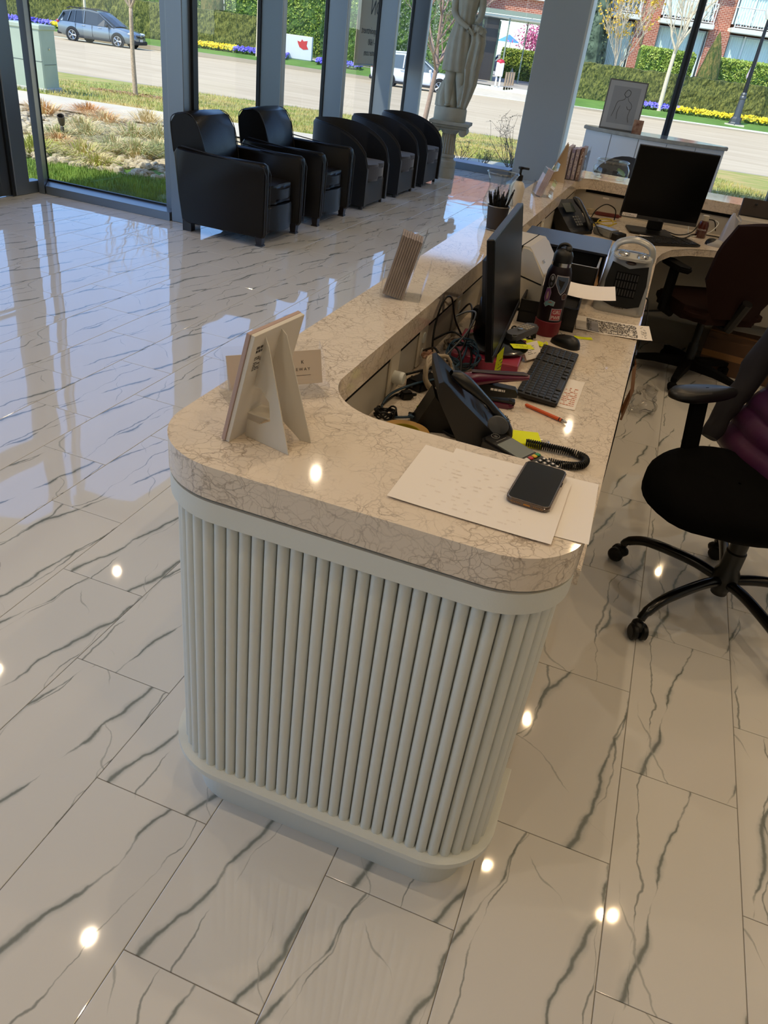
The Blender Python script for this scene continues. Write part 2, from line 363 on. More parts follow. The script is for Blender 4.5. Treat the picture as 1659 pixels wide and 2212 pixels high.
# entrance side, x = -5.4
bm = B(); box(bm, -5.46, -5.36, 5.76, 5.92, 0, .1, .003); box(bm, -5.46, -5.355, 5.60, 5.77, 0, CEIL, .006)
f = struct('window_6', bm, ALU); bm = B(); quad(bm, (-5.42, 5.76, .09), (-5.42, 5.98, .09), (-5.42, 5.98, CEIL), (-5.42, 5.76, CEIL)); pane(f, bm)
for k, (a, b) in enumerate(((4.58, 5.56), (3.56, 4.54))):
    bm = B(); box(bm, -5.44, -5.38, b-.1, b, 0.01, 2.5, .004); box(bm, -5.44, -5.38, a, a+.1, .01, 2.5, .004); box(bm, -5.44, -5.38, a+.1, b-.1, .01, .26, .004); box(bm, -5.44, -5.38, a+.1, b-.1, 2.38, 2.5, .004)
    f = struct('door_%d' % (k+1), bm, mat('door_frame', '#50565c', .4, .5))
    bm = B(); quad(bm, (-5.41, a+.09, .25), (-5.41, b-.09, .25), (-5.41, b-.09, 2.4), (-5.41, a+.09, 2.4)); pane(f, bm)
    bm = B(); box(bm, -5.36, -5.33, a+.08, b-.08, .95, 1.0, .01); box(bm, -5.38, -5.35, a+.04, a+.1, .94, 1.01); box(bm, -5.38, -5.35, b-.1, b-.04, .94, 1.01); obj('push_bar', bm, ALU, f)
    bm = B(); box(bm, -5.445, -5.36, b, b+.03, 0, CEIL); obj('seal', bm, ALUD, f)
bm = B(); box(bm, -5.46, -5.36, 3.40, 5.60, 2.5, 2.6, .004); box(bm, -5.46, -5.36, -3.5, 5.60, 3.32, CEIL)
yy = 3.40
while yy > -3.4: box(bm, -5.46, -5.34, yy-.1, yy, 0, CEIL, .004); yy -= 1.5
box(bm, -5.46, -5.36, -3.5, 3.4, 0, .1)
f = struct('window_7', bm, ALU)
bm = B(); quad(bm, (-5.41, 3.4, 2.58), (-5.41, 5.60, 2.58), (-5.41, 5.60, 3.34), (-5.41, 3.4, 3.34)); quad(bm, (-5.41, -3.5, .08), (-5.41, 3.35, .08), (-5.41, 3.35, 3.34), (-5.41, -3.5, 3.34)); pane(f, bm)
# far window wall, y = 12.3
def bayy(name, x0, x1):
    bm = B(); box(bm, x0, x1, 11.97, 12.32, 0, .1, .004); box(bm, x0, x1, 12.1, 12.36, 3.32, CEIL, .004)
    f = struct(name, bm, ALU); bm = B(); quad(bm, (x0, 12.295, .09), (x1, 12.295, .09), (x1, 12.295, 3.33), (x0, 12.295, 3.33)); pane(f, bm); return f
bayy('window_8', -4.10, -2.25); bayy('window_9', -1.58, -.29); bayy('window_10', -.19, 1.30); bayy('window_11', 1.40, 5.2)
for x in (-.24, 1.35, 2.95):
    bm = B(); box(bm, x-.045, x+.045, 12.12, 12.36, 0, CEIL, .003); f = struct('mullion', bm, mat('slim_frame', '#4c5258', .45, .4))
    bm = B(); box(bm, x-.012, x+.012, 12.10, 12.125, .1, CEIL); obj('groove', bm, ALUD, f)
bm = B(); box(bm, -1.605, -1.575, 12.05, 12.4, 0, CEIL, .003); struct('lit_side_1', bm, mat('lit_column_side', '#e6e0d0', .5))  # column's lit right face, its brightness put into a pale strip
# ---- recessed ceiling lights
def downlight(x, y):
    t = thing('ceiling_light', 'small round recessed ceiling light giving warm light', 'ceiling light', (x, y, CEIL), 0, 'recessed ceiling lights')
    bm = B(); lathe(bm, [(.055, -.002), (.075, -.004), (.078, 0), (.06, .004)], 24); obj('trim_ring', bm, WHITE, t, True)
    bm = B(); lathe(bm, [(0, -.001), (.055, -.001), (.055, .001), (0, .001)], 20); obj('lens', bm, mat('lamp_lens', '#ffd9a0', .4, emit=6), t)
    L = bpy.data.lights.new('downlight', 'AREA'); L.shape = 'DISK'; L.size = .05; L.energy = LAMP_W; L.color = (1, .80, .56) if x < 0 else (1, .72, .42); L.spread = R(150)
    o = bpy.data.objects.new('bulb', L); C.objects.link(o); o.parent = t; o.location = (0, 0, -.006)
for x, y in LAMPS: downlight(x, y)
# ================================================================ reception desk
def quartz():
    m = bpy.data.materials.new('veined_quartz'); m.use_nodes = True; n = m.node_tree.nodes; l = m.node_tree.links
    p = n['Principled BSDF']; p.inputs['Roughness'].default_value = .055; p.inputs['IOR'].default_value = 1.55
    tc = n.new('ShaderNodeTexCoord'); prev = None
    d = n.new('ShaderNodeTexNoise'); d.inputs['Scale'].default_value = 14; d.inputs['Detail'].default_value = 6; l.new(tc.outputs['Object'], d.inputs['Vector'])
    s = n.new('ShaderNodeVectorMath'); s.operation = 'SCALE'; s.inputs['Scale'].default_value = .085; l.new(d.outputs['Color'], s.inputs[0])
    a = n.new('ShaderNodeVectorMath'); a.operation = 'ADD'; l.new(tc.outputs['Object'], a.inputs[0]); l.new(s.outputs[0], a.inputs[1])
    col = None; base = n.new('ShaderNodeRGB'); base.outputs[0].default_value = lin('#e4d6c4'); col = base.outputs[0]
    for sc, wd, cc, f in ((24, .038, '#93806c', .6), (50, .055, '#a5917c', .5), (11, .02, '#7e7064', .55)):
        vo = n.new('ShaderNodeTexVoronoi'); vo.feature = 'DISTANCE_TO_EDGE'; vo.inputs['Scale'].default_value = sc; l.new(a.outputs[0], vo.inputs['Vector'])
        mr = n.new('ShaderNodeMapRange'); mr.inputs['From Min'].default_value = wd; mr.inputs['From Max'].default_value = 0; l.new(vo.outputs['Distance'], mr.inputs['Value'])
        k = n.new('ShaderNodeTexNoise'); k.inputs['Scale'].default_value = 9; k.inputs['Detail'].default_value = 3; l.new(tc.outputs['Object'], k.inputs['Vector'])
        kr = n.new('ShaderNodeMapRange'); kr.inputs['From Min'].default_value = .30; kr.inputs['From Max'].default_value = .58; kr.inputs['To Max'].default_value = f; l.new(k.outputs['Fac'], kr.inputs['Value'])
        mu = n.new('ShaderNodeMath'); mu.operation = 'MULTIPLY'; l.new(mr.outputs[0], mu.inputs[0]); l.new(kr.outputs[0], mu.inputs[1])
        mx = n.new('ShaderNodeMixRGB'); l.new(mu.outputs[0], mx.inputs[0]); l.new(col, mx.inputs[1]); mx.inputs[2].default_value = lin(cc); col = mx.outputs[0]
    l.new(col, p.inputs['Base Color']); return m
QZ = quartz()
XL, XR, YF, ZT, ZB = -.75, .037, .963, .953, .888
def outer(o, yl=5.85, yr=1.28, n=14):
    "path of the desk front inset by o, from far left, round the front to the right end"
    r1, r2 = .165-o, .135-o
    return [(XL+o, yl)]+arc(XL+o+r1, YF+o+r1, r1, 180, 270, n)+arc(XR-o-r2, YF+o+r2, r2, 270, 360, n)+[(XR-o, yr)]
def band(o0, o1, z0, z1, bev=0, yr=1.28):
    bm = B(); prism(bm, outer(o0, yr=yr)+outer(o1, yr=yr)[::-1], z0, z1, bev, seg=2); return bm
# raised marble ledge: one continuous U
bm = B()
inn = [(XR, 1.30)]+arc(-.552+.16, 1.30+.16, .16, 270, 180, 14)+arc(-.552+.12, 5.5-.12, .12, 180, 90, 8)+[(2.3, 5.5)]
far = [(2.3, 5.86)]+arc(XL+.2, 5.86-.2, .2, 90, 180, 10)
prism(bm, outer(0, yl=5.6, yr=1.30)[1:]+inn+far, ZB, ZT, .003)
tag(obj('marble_ledge', bm, QZ, None, True), 'raised beige veined stone ledge running round the outside of the reception desk', 'countertop')
bm = B()
wt = [(-.566, 1.285), (.052, 1.285), (.052, 4.40)]+[(.052+.02, 4.55), (.12, 4.72), (.22, 4.86), (.36, 4.95), (.5, 4.985)]+[(2.3, 4.99), (2.3, 5.515), (-.566, 5.515)]
prism(bm, wt, .717, .757, .002)
tag(obj('worktop', bm, QZ, None, True), 'lower beige veined stone work surface inside the reception desk', 'countertop')
desk = thing('reception_desk', 'long white reception desk base with fluted round front corner', 'desk')
def dobj(name, bm, m, sm=False, **k): return obj(name, bm, m, desk, sm, **k)
bm = B(); prism(bm, outer(.035)+outer(.13, yr=1.28)[::-1], .09, .845); dobj('carcass', bm, WHITE)
dobj('top_moulding', band(.002, .06, .838, .880, .002), WHITE, True)
dobj('shadow_gap', band(.02, .07, .879, .889), BLACKM)
dobj('base_moulding', band(-.004, .06, .137, .152, .002), WHITE, True)
dobj('plinth', band(.048, .1, 0, .14), WHITE)
bm = B(); tube(bm, [(0, 0, .151), (0, 0, .839)], .0121, 10, cap=False); fl0 = dobj('flute', bm, WHITE, 'all')
path = []; P = outer(.026, n=24); pitch = .0256; acc = 0; pos = []
for (x0, y0), (x1, y1) in zip(P, P[1:]):
    L = math.hypot(x1-x0, y1-y0); t = -acc if acc else 0
    t = (pitch-acc) if acc else 0
    while t < L: pos.append((x0+(x1-x0)*t/L, y0+(y1-y0)*t/L)); t += pitch
    acc = (L-(t-pitch))
near = [p for p in pos if p[1] < 3.2]; rest = [p for p in pos if p[1] >= 3.2]
fl0.location = (*near[0], 0)
for p in near[1:]: inst(fl0, desk, (*p, 0))
bm = B()
for x, y in rest: tube(bm, [(x, y, .151), (x, y, .839)], .0121, 6, cap=False)
dobj('far_flutes', bm, WHITE, 'all', kind='stuff')
# inner panels and backs
IN = mat('inner_panel', '#b7b2a6', .5, bump=.0003, bs=200)
bm = B(); box(bm, -.60, -.566, 1.3, 5.52, .70, .884); box(bm, -.60, 2.3, 5.516, 5.55, .0, .884); box(bm, -.585, -.56, 1.3, 5.52, 0.0, .716); dobj('inner_panel', bm, IN)
bm = B(); box(bm, -.568, -.562, 1.45, 5.4, .868, .884); box(bm, -.5, 2.3, 5.508, 5.518, .868, .884); dobj('upper_shadow_line', bm, BLACKM)
bm = B(); box(bm, -.56, .0, 1.25, 1.283, 0, .84); dobj('end_panel', bm, IN)
bm = B(); box(bm, -.56, -.05, 4.38, 4.40, .0, .716); box(bm, -.05, -.03, 4.4, 5.5, 0.28, .716); box(bm, -.03, 2.3, 5.38, 5.4, .2, .716); dobj('knee_panel', bm, IN)
bm = B(); box(bm, .02, 2.3, 5.30, 5.32, .30, .70); dobj('modesty_panel', bm, IN)
bm = B(); box(bm, -.75+.05, 2.3, 5.78, 5.82, .0, .884); dobj('back_panel', bm, WHITE)
# outlet plates on the inner wall
OUT = mat('ivory_plate', '#cfc6b4', .4)
def plate(y, z=.815, w=.075, h=.12, kind='outlet'):
    bm = B(); box(bm, -.566, -.558, y-w/2, y+w/2, z-h/2, z+h/2, .003); pl = dobj('outlet_plate', bm, OUT)
    bm = B()
    if kind == 'knob': lathe(bm, [(0, .03), (.016, .03), (.018, .026), (.018, 0), (0, 0)], 20, T(-.558, y, z-.01, ry=pi/2)); obj('dimmer_knob', bm, WHITE, pl, True)
    else:
        for dz in (-.025, .025): prism(bm, rrect(-.016, .016, -.014, .014, .012), 0, .003, 0, T(-.558, y, z+dz, ry=pi/2))
        obj('socket', bm, WHITE, pl)
plate(1.86, .822, kind='knob'); plate(2.12, .822); plate(2.52, .82); plate(3.95, .82); plate(4.2, .82)
# ================================================================ outdoors: ground
AL = .2; TV = V((cos(AL), sin(AL), 0)); NV = V((-sin(AL), cos(AL), 0))
def st(t, s, z=0): return TV*t+NV*s+V((0, 0, z))
def gz(s, t=0):
    return gz0(s)+.005*t*min(1, max(0, (s-26)/25))
def gz0(s):
    K = [(0, -.05), (14.6, -.03), (26.6, -.76), (26.61, -.875), (50.7, -.90), (50.71, -.80), (54.2, -.42), (200, -.3)]
    for (a, za), (b, zb) in zip(K, K[1:]):
        if s <= b: return za+(zb-za)*(s-a)/(b-a)
    return K[-1][1]
GR1 = mat('lawn_dry', '#8a9a3c', .95, col2='#c2a968', vs_=1.3, bump=.03, bs=25)
GR2 = mat('lawn_green', '#567a2b', .95, col2='#688c38', vs_=.8, bump=.02, bs=20)
ASPH = mat('asphalt', '#bcaa8a', .9, col2='#c9b898', vs_=.25, ani=(1, 6, 1), bump=.003, bs=30)
SIDE = mat('sidewalk', '#cfc5ae', .85, var=.05, vs_=2)
KERB = mat('kerb_stone', '#a89c84', .85)
def strip(name, s0, s1, m, t0=-60, t1=45, n=1, th=.15, lift=0.0, sub=1, bm=None):
    own = bm is None; bm = bm or B(); rows = []
    for i in range(n+1):
        s = s0+(s1-s0)*i/n; rows.append([st(t0+(t1-t0)*k/sub, s, gz(s+(1e-4 if i == 0 else -1e-4), t0+(t1-t0)*k/sub)+lift) for k in range(sub+1)])
    G = sheet(bm, rows)
    return struct(name, bm, m) if own else None
# near ground beside the building: soil under rocks, lawn
bm = B(); sheet(bm, [[V((-30, 5.95, -.06)), V((-4.13, 5.95, -.06))], [st(-29, 12.5, -.06), V((-4.13, 12.6, -.06))]])
sheet(bm, [[V((-30, -12, -.06)), V((-5.5, -12, -.06))], [V((-30, 5.95, -.06)), V((-5.5, 5.95, -.06))]])
sheet(bm, [[V((-4.13, 12.42, -.06)), V((25, 12.42, -.06))], [V((-4.13, 12.6, -.06)), st(25, 12.7, -.06)]])
struct('garden_soil', bm, mat('gravel_soil', '#b5a788', .95, col2='#d2c6aa', vs_=6, bump=.02, bs=40))
strip('sidewalk', 12.5, 14.1, SIDE)
strip('grass_verge', 14.1, 26.3, GR1, n=8)
bm = B(); prism(bm, [st(-60, 26.3)[:2], st(45, 26.3)[:2], st(45, 26.6)[:2], st(-60, 26.6)[:2]], -1.0, -.745, .02); struct('near_kerb', bm, KERB)
strip('street', 26.6, 50.7, ASPH)
bm = B(); prism(bm, [st(-60, 50.7)[:2], st(-4.6, 50.7)[:2], st(-4.6, 51.0)[:2], st(-60, 51.0)[:2]], -1.0, -.77, .02); prism(bm, [st(1.2, 50.7)[:2], st(45, 50.7)[:2], st(45, 51.0)[:2], st(1.2, 51.0)[:2]], -1.0, -.77, .02); struct('far_kerb', bm, KERB)
bm = B()
strip('x', 51.0, 54.6, GR2, -60, -4.6, 2, bm=bm); strip('x', 51.0, 54.6, GR2, 1.2, 45, 2, bm=bm)
struct('far_lawn', bm, GR2)
bm = B(); sheet(bm, [[st(-4.6, 50.7, -.86), st(1.2, 50.7, -.86)], [st(-4.6, 53, -.8), st(1.2, 53, -.8)], [st(-4.6, 54.6, -.7), st(1.2, 54.6, -.7)]]); struct('driveway', bm, SIDE)
bm = B(); sheet(bm, [[st(-60, 54.6, -.45), st(45, 54.6, -.45)], [st(-60, 130, -.4), st(45, 130, -.4)]]); struct('far_ground', bm, mat('far_paving', '#a9a294', .9, var=.1, vs_=.5))
# ================================================================ outdoors: things
def at(t, s, z=None): p = st(t, s); p.z = gz(s, t) if z is None else z; return p
BARK = mat('bark', '#b09a80', .9, var=.15, vs_=30, bump=.004, bs=60)
BARKR = mat('reddish_bark', '#a1887a', .9, var=.12, vs_=30, bump=.004, bs=60)
def leafmat(name, c1, c2, sc=3):
    return mat(name, c1, .8, col2=c2, vs_=sc)
def leaves(bm, n, fn, size, rnd=random):
    for _ in range(n):
        p = fn(); d = V((rnd.uniform(-1, 1), rnd.uniform(-1, 1), rnd.uniform(-.4, 1))).normalized(); a = d.orthogonal().normalized(); b = d.cross(a)
        k = rnd.uniform(.6, 1.3)*size; an = rnd.uniform(0, 6.3); a, b = a*cos(an)+b*sin(an), b*cos(an)-a*sin(an)
        bm.faces.new([bm.verts.new(p+v) for v in (-a*k, b*k*.45, a*k, -b*k*.45)])
def tree(name, label, base, r, fork, h, seed, n=5, spread=.5, m=BARK, lean=(0, 0), depth=3, group=None, buds=None, twigr=.006):
    rnd = random.Random(seed); t = thing(name, label, 'tree', base, 0, group)
    bm = B(); top = V((lean[0], lean[1], fork)); mid = top*.5+V((rnd.uniform(-.03, .03), rnd.uniform(-.03, .03), 0))
    tube(bm, cr([(0, 0, -.1), (0, 0, .15), mid, top], 4), [r*1.5]+[r*(1.15-.4*i/12) for i in range(12)], 10); obj('trunk', bm, m, t, 'all')
    bm = B(); tips = []
    def br(p, d, ln, rad, dep):
        q = p; pts = [p]; dd = d.copy()
        for i in range(3):
            dd = (dd+V((rnd.uniform(-.22, .22), rnd.uniform(-.22, .22), .10))).normalized(); q = q+dd*ln/3; pts.append(q)
        tube(bm, pts, [rad, rad*.85, rad*.7, rad*.5], 5, cap=False); tips.append(q)
        if dep > 0:
            for k in range(n):
                s0 = pts[rnd.choice((1, 2, 3, 3))]; e = V((rnd.uniform(-1, 1), rnd.uniform(-1, 1), rnd.uniform(-.2, .5)))*spread
                br(s0, (dd+e*1.5).normalized(), ln*rnd.uniform(.5, .75), max(rad*.5, twigr*.5), dep-1)
    for k in range(n):
        an = 2*pi*k/n+rnd.uniform(-.4, .4); d = V((cos(an)*spread, sin(an)*spread, 1)).normalized(); br(top*(.93 if k % 2 else 1), d, h*.42, r*.55, depth-1)
    br(top, V((lean[0]*.3, lean[1]*.3, 1)).normalized(), h*.5, r*.7, depth-1)
    obj('branches', bm, m, t, 'all')
    if buds:
        bm = B()
        for q in tips:
            if rnd.random() < buds[1]: leaves(bm, 4, lambda: q+V((rnd.uniform(-.1, .1), rnd.uniform(-.1, .1), rnd.uniform(-.1, .1))), buds[2], rnd)
        o = obj('buds', bm, buds[0], t); o['kind'] = 'stuff'
    return t
tree('young_tree', 'slim bare young tree in mulch on the verge left of the armchairs', at(-8.2, 18), .05, 1.62, 3.6, 3, 3, .6, depth=3)
tree('young_tree', 'bare reddish young tree with forked branches on the verge behind the statue', at(-1.74, 18), .055, 1.38, 2.6, 11, 4, .85, BARKR, lean=(.12, .05), depth=4)
bm = B(); rnd = random.Random(5)
for i in range(500):
    a = rnd.uniform(0, 6.28); d = .75*sqrt(rnd.random()); p = at(-8.2+d*cos(a)*1.3, 18+d*sin(a)); p.z += .012
    bm.faces.new([bm.verts.new(p+V((rnd.uniform(-.06, .06), rnd.uniform(-.05, .05), rnd.uniform(-.01, .03)))) for _ in range(3)])
tag(obj('mulch_ring', bm, mat('mulch', '#a5805c', .95, var=.3, vs_=20), kind='stuff'), 'ring of brown mulch chips round the slim young tree', 'mulch')
def twiggy(loc, h, n, label, seed, m=None):
    rnd = random.Random(seed); t = thing('bare_shrub', label, 'shrub', loc); bm = B(); bl = B()
    for i in range(n):
        an = rnd.uniform(0, 6.28); p = V((rnd.uniform(-.1, .1)*h, rnd.uniform(-.1, .1)*h, 0)); d = V((cos(an)*.5, sin(an)*.5, rnd.uniform(.5, 1.2))).normalized(); pts = [p]
        for k in range(4): d = (d+V((rnd.uniform(-.4, .4), rnd.uniform(-.4, .4), rnd.uniform(-.2, .2)))).normalized(); pts.append(pts[-1]+d*h*.28)
        tube(bm, pts, [.006, .005, .004, .003, .002], 4, cap=False)
        for q in pts[2:]:
            e = V((rnd.uniform(-1, 1), rnd.uniform(-1, 1), rnd.uniform(-.2, .8))).normalized(); tube(bm, [q, q+e*h*.2], [.003, .0015], 3, cap=False)
            leaves(bl, 2, lambda: q+V((rnd.uniform(-.05, .05), rnd.uniform(-.05, .05), rnd.uniform(-.03, .05))), .012, rnd)
    obj('twigs', bm, mat('twig_bark', '#7a6a5a', .9), t); o = obj('leaves', bl, mat('dark_leaf', '#5b6338', .8), t); o['kind'] = 'stuff'
twiggy((-2.5, 13.4, -.05), .72, 26, 'dark twiggy shrub outside beside the grey column', 1)
twiggy((-3.25, 13.0, -.05), .32, 10, 'low bare twigs outside the window behind the statue pedestal', 2)
twiggy((-2.85, 12.85, -.05), .26, 12, 'small thorny bare twigs outside the far sill', 3)
# utility cabinet
t = thing('utility_cabinet', 'grey green steel utility cabinet standing on the grass by the pavement', 'cabinet', at(-8.65, 14.75, -.07), AL)
CAB = mat('cabinet_paint', '#a9b5a0', .5, var=.05, vs_=3)
bm = B(); box(bm, -.36, .34, -.25, .25, .05, 1.03, .02); obj('body', bm, CAB, t); bm = B(); box(bm, -.39, .37, -.28, .28, 0, .08, .01); obj('base', bm, CONC, t)
bm = B(); box(bm, -.38, .36, -.27, .27, .98, 1.06, .015); obj('lid', bm, CAB, t)
bm = B(); box(bm, -.352, .335, -.256, -.25, .5, .505); box(bm, .34, .345, -.2, .2, .45, .455); obj('seam', bm, ALUD, t)
bm = B(); lathe(bm, [(.02, 0), (.02, .01), (0, .012)], 12, T(.341, 0, .7, ry=pi/2)); obj('lock', bm, CHROME, t)
# garden bed: rocks and grasses
ROCK = mat('pale_rock', '#d6c7a4', .9, col2='#a99d86', vs_=3, bump=.006, bs=20)
rb = thing('rock_bed', 'bed of pale river stones between the grass clumps outside the left pane', 'rocks', (0, 0, -.06))
rocks = []
for k in range(7):
    bm = B(); rnd = random.Random(k); ball(bm, (0, 0, 0), (1, .75, .5), seg=7, rings=4)
    for v in bm.verts: v.co *= rnd.uniform(.8, 1.15)
    me = bpy.data.meshes.new('stone'); bm.to_mesh(me); bm.free(); me.materials.append(ROCK); rocks.append(me)
rnd = random.Random(9); cnt = 0; extra = B()
def inbed(x, y):
    if x > -4.3 or y < 7.1: return False
    edge = 7.3+.12*sin(3*x)+(.75*max(0, (x+5.6)) if x > -5.6 else 0)
    return y > edge and NV.dot(V((x, y, 0))) < 12.4
spots = []
while len(spots) < 1500:
    x = rnd.uniform(-9.6, -4.25); y = rnd.uniform(7.15, 12.2)
    if not inbed(x, y): continue
    front = y < 8.5+.3*(x+6); mid = abs(y-9.6-.45*(x+7)) < .55
    if not (front or mid or rnd.random() < .22): continue
    spots.append((x, y))
spots.sort(key=lambda p: p[1]-.3*p[0])
for i, (x, y) in enumerate(spots):
    sc = rnd.uniform(.035, .1); rot = (rnd.uniform(-.3, .3), rnd.uniform(-.3, .3), rnd.uniform(0, 6))
    if i < 290:
        o = bpy.data.objects.new('stone', rnd.choice(rocks)); C.objects.link(o); o.parent = rb; o.location = (x, y, sc*.25); o.rotation_euler = rot; o.scale = (sc, sc, sc)
    else:
        M = Matrix.Translation((x, y, sc*.25)) @ Matrix.Rotation(rot[2], 4, 'Z') @ Matrix.Diagonal((sc, sc, sc, 1)); ball(extra, (0, 0, 0), (1, .75, .5), M, 6, 4)
o = obj('small_stones', extra, ROCK, rb); o['kind'] = 'stuff'
def tuft(x, y, r, h, cols, label, seed, n=330):
    r *= .95; h *= .68
    rnd = random.Random(seed); t = thing('grass_clump', label, 'grass', (x, y, -.06), 0); 
    for ci, c in enumerate(cols):
        bm = B()
        for i in range(n//len(cols)):
            a = rnd.uniform(0, 6.28); k = rnd.random()**.7; p = V((cos(a)*r*.35*k, sin(a)*r*.35*k, 0)); L = h*rnd.uniform(.7, 1.15)*(1-.35*k); out = V((cos(a), sin(a), 0))*r*k*rnd.uniform(.5, 1.1)
            q = p+out*.5+V((0, 0, L*.75)); e = p+out*1.1+V((rnd.uniform(-.04, .04), rnd.uniform(-.04, .04), L*(1-.45*k))); w = V((-sin(a), cos(a), 0))*.004
            v = [bm.verts.new(z) for z in (p-w, p+w, q+w*.8, q-w*.8, e)]; bm.faces.new(v[:4]); bm.faces.new((v[3], v[2], v[4]))
        o = obj('blades', bm, mat('blade_'+c[1:], c, .8, var=.15, vs_=8), t); o['kind'] = 'stuff'
ST, OR, YG, BG, DG = '#d9c592', '#c9965c', '#b3b755', '#a8ad78', '#9aa564'
TF = [(-9.18, 10.36, .55, .35, (OR, ST), 'orange brown grass clump by the frame, farthest left in the bed'), (-7.57, 8.75, .5, .3, (ST, DG), 'straw and green grass clump beside the left window frame'),
 (-7.9, 9.6, .5, .34, (ST, ST, BG), 'straw grass clump behind the garden spotlight'), (-8.98, 11.12, .5, .3, (OR,), 'rust coloured grass clump at the pavement edge'),
 (-7.43, 9.15, .45, .34, (BG, ST), 'grey green clump just right of the garden spotlight'), (-8.23, 10.54, .6, .32, (ST, ST, OR), 'wide straw clump near the pavement'),
 (-8.0, 11.3, .55, .38, (ST,), 'pale straw clump at the far right of the bed'), (-7.16, 9.75, .6, .36, (ST, DG), 'straw green clump in the middle of the bed'),
 (-6.83, 9.9, .6, .42, (BG, ST), 'large grey green clump by the right edge of the pane'), (-7.25, 8.35, .35, .26, (OR, ST), 'small orange clump in front of the spotlight'),
 (-6.55, 7.95, .55, .34, (YG, ST), 'bright yellow green clump nearest the lawn'), (-7.0, 7.65, .5, .34, (YG,), 'yellow green clump next to the left jamb'),
 (-6.61, 8.6, .5, .36, (BG, BG, ST), 'grey green clump behind the yellow green ones'), (-6.21, 8.5, .5, .4, (DG, ST), 'tall green and straw clump centre right'),
 (-5.85, 8.75, .6, .42, (DG, BG), 'blue green clump nearest the right post'), (-6.1, 7.62, .42, .26, (YG, ST), 'low yellow green clump among the front stones'),
 (-6.31, 9.1, .5, .32, (ST, BG), 'straw clump behind the blue green clump'), (-6.0, 9.9, .5, .34, (ST,), 'straw clump half hidden by the right post')]
for i, a in enumerate(TF): tuft(*a, seed=i)
# lawn close to the building
bm = B(); rnd = random.Random(4)
for i in range(42000):
    x = rnd.uniform(-8.6, -4.15); y = rnd.uniform(6.2, 8.3)
    if inbed(x, y) or (y > 7.5 and x < -5.2): continue
    h = rnd.uniform(.03, .065); a = rnd.uniform(0, 6.28); d = V((cos(a), sin(a), 0))*.004; b = V((rnd.uniform(-.02, .02), rnd.uniform(-.02, .02), h)); p = V((x, y, -.055))
    bm.faces.new([bm.verts.new(p-d), bm.verts.new(p+d), bm.verts.new(p+b)])
tag(obj('lawn_grass', bm, mat('fresh_grass', '#8aa548', .8, var=.25, vs_=4), kind='stuff'), 'short green lawn grass right outside the left pane, partly in shade', 'grass')
bm = B(); sheet(bm, [[V((-9, 6.13, -.055)), V((-4.14, 6.13, -.055))], [V((-9, 7.4, -.055)), V((-4.14, 8.4, -.055))]]); struct('lawn_soil', bm, GR2)
bm = B(); rnd = random.Random(14)
for i in range(26000):
    tt = rnd.uniform(-11, 5); ss = 14.15+12*rnd.random()**1.6; p = at(tt, ss); h = rnd.uniform(.03, .08); a = rnd.uniform(0, 6.28); d = V((cos(a), sin(a), 0))*.008
    bm.faces.new([bm.verts.new(p-d), bm.verts.new(p+d), bm.verts.new(p+V((rnd.uniform(-.03, .03), rnd.uniform(-.03, .03), h)))])
tag(obj('verge_grass', bm, mat('verge_blades', '#93a148', .9, col2='#cdb876', vs_=1.3), kind='stuff'), 'patchy green and straw coloured grass on the roadside verge', 'grass')
t = thing('garden_spotlight', 'small dark bullet spotlight on a stake among the grasses', 'spotlight', (-7.41, 8.66, -.06))
DKM = mat('dark_metal', '#5a544c', .5, .4)
bm = B(); tube(bm, [(0, 0, 0), (0, 0, .13)], .02, 10); box(bm, -.02, .02, -.015, .015, .12, .17, .004); obj('stake', bm, DKM, t)
bm = B(); lathe(bm, [(.0, -.06), (.03, -.055), (.042, .0), (.045, .07), (.04, .07), (.036, .0), (0, -.02)], 20, T(0, 0, .235, rx=R(25), ry=R(18))); obj('lamp_head', bm, DKM, t, True)
# hedges
def hedge(name, label, t0, t1, s0, s1, z0, z1, m, step=.16, amp=.09, seed=0):
    bm = B(); L = t1-t0; n = int(L/step); prof = []
    hh = z1-z0; k = max(4, int(hh/step))
    for i in range(k+1): prof.append((s0-.06*(1-i/k), z0+hh*i/k))
    for i in range(1, 5): prof.append((s0+(s1-s0)*i/4, z1))
    prof.append((s1, z0)); rows = []
    for i in range(n+1):
        tt = t0+L*i/n; r = []
        for j, (s, z) in enumerate(prof):
            p = st(tt, s, z); d = noise.noise_vector(p*2.3+V((seed, 0, 0)))*amp+noise.noise_vector(p*6.5)*amp*.8
            if j == 0 or j == len(prof)-1: d.z = 0
            r.append(p+d)
        rows.append(r)
    sheet(bm, rows); bm.faces.new([bm.verts.new(v) for v in rows[0]]); bm.faces.new([bm.verts.new(v) for v in rows[-1]])
    return tag(obj(name, bm, m), label, 'hedge')
HG = mat('yew_hedge', '#39451d', .95, col2='#84853f', vs_=7, ani=(1.6, 1.6, .7), bump=.09, bs=14)
HG2 = mat('laurel_dark', '#2f4a1c', .8, col2='#5f7f2c', vs_=6, bump=.1, bs=6)
hedge('clipped_hedge', 'long clipped olive green hedge behind the parked grey car', -62, -14.9, 54.2, 55.4, -.6, 1.42, HG, .22)
hedge('clipped_hedge', 'clipped olive green hedge in front of the brick apartment building', 2.2, 40, 54.2, 55.4, -.42, 1.46, HG, .16, seed=4)
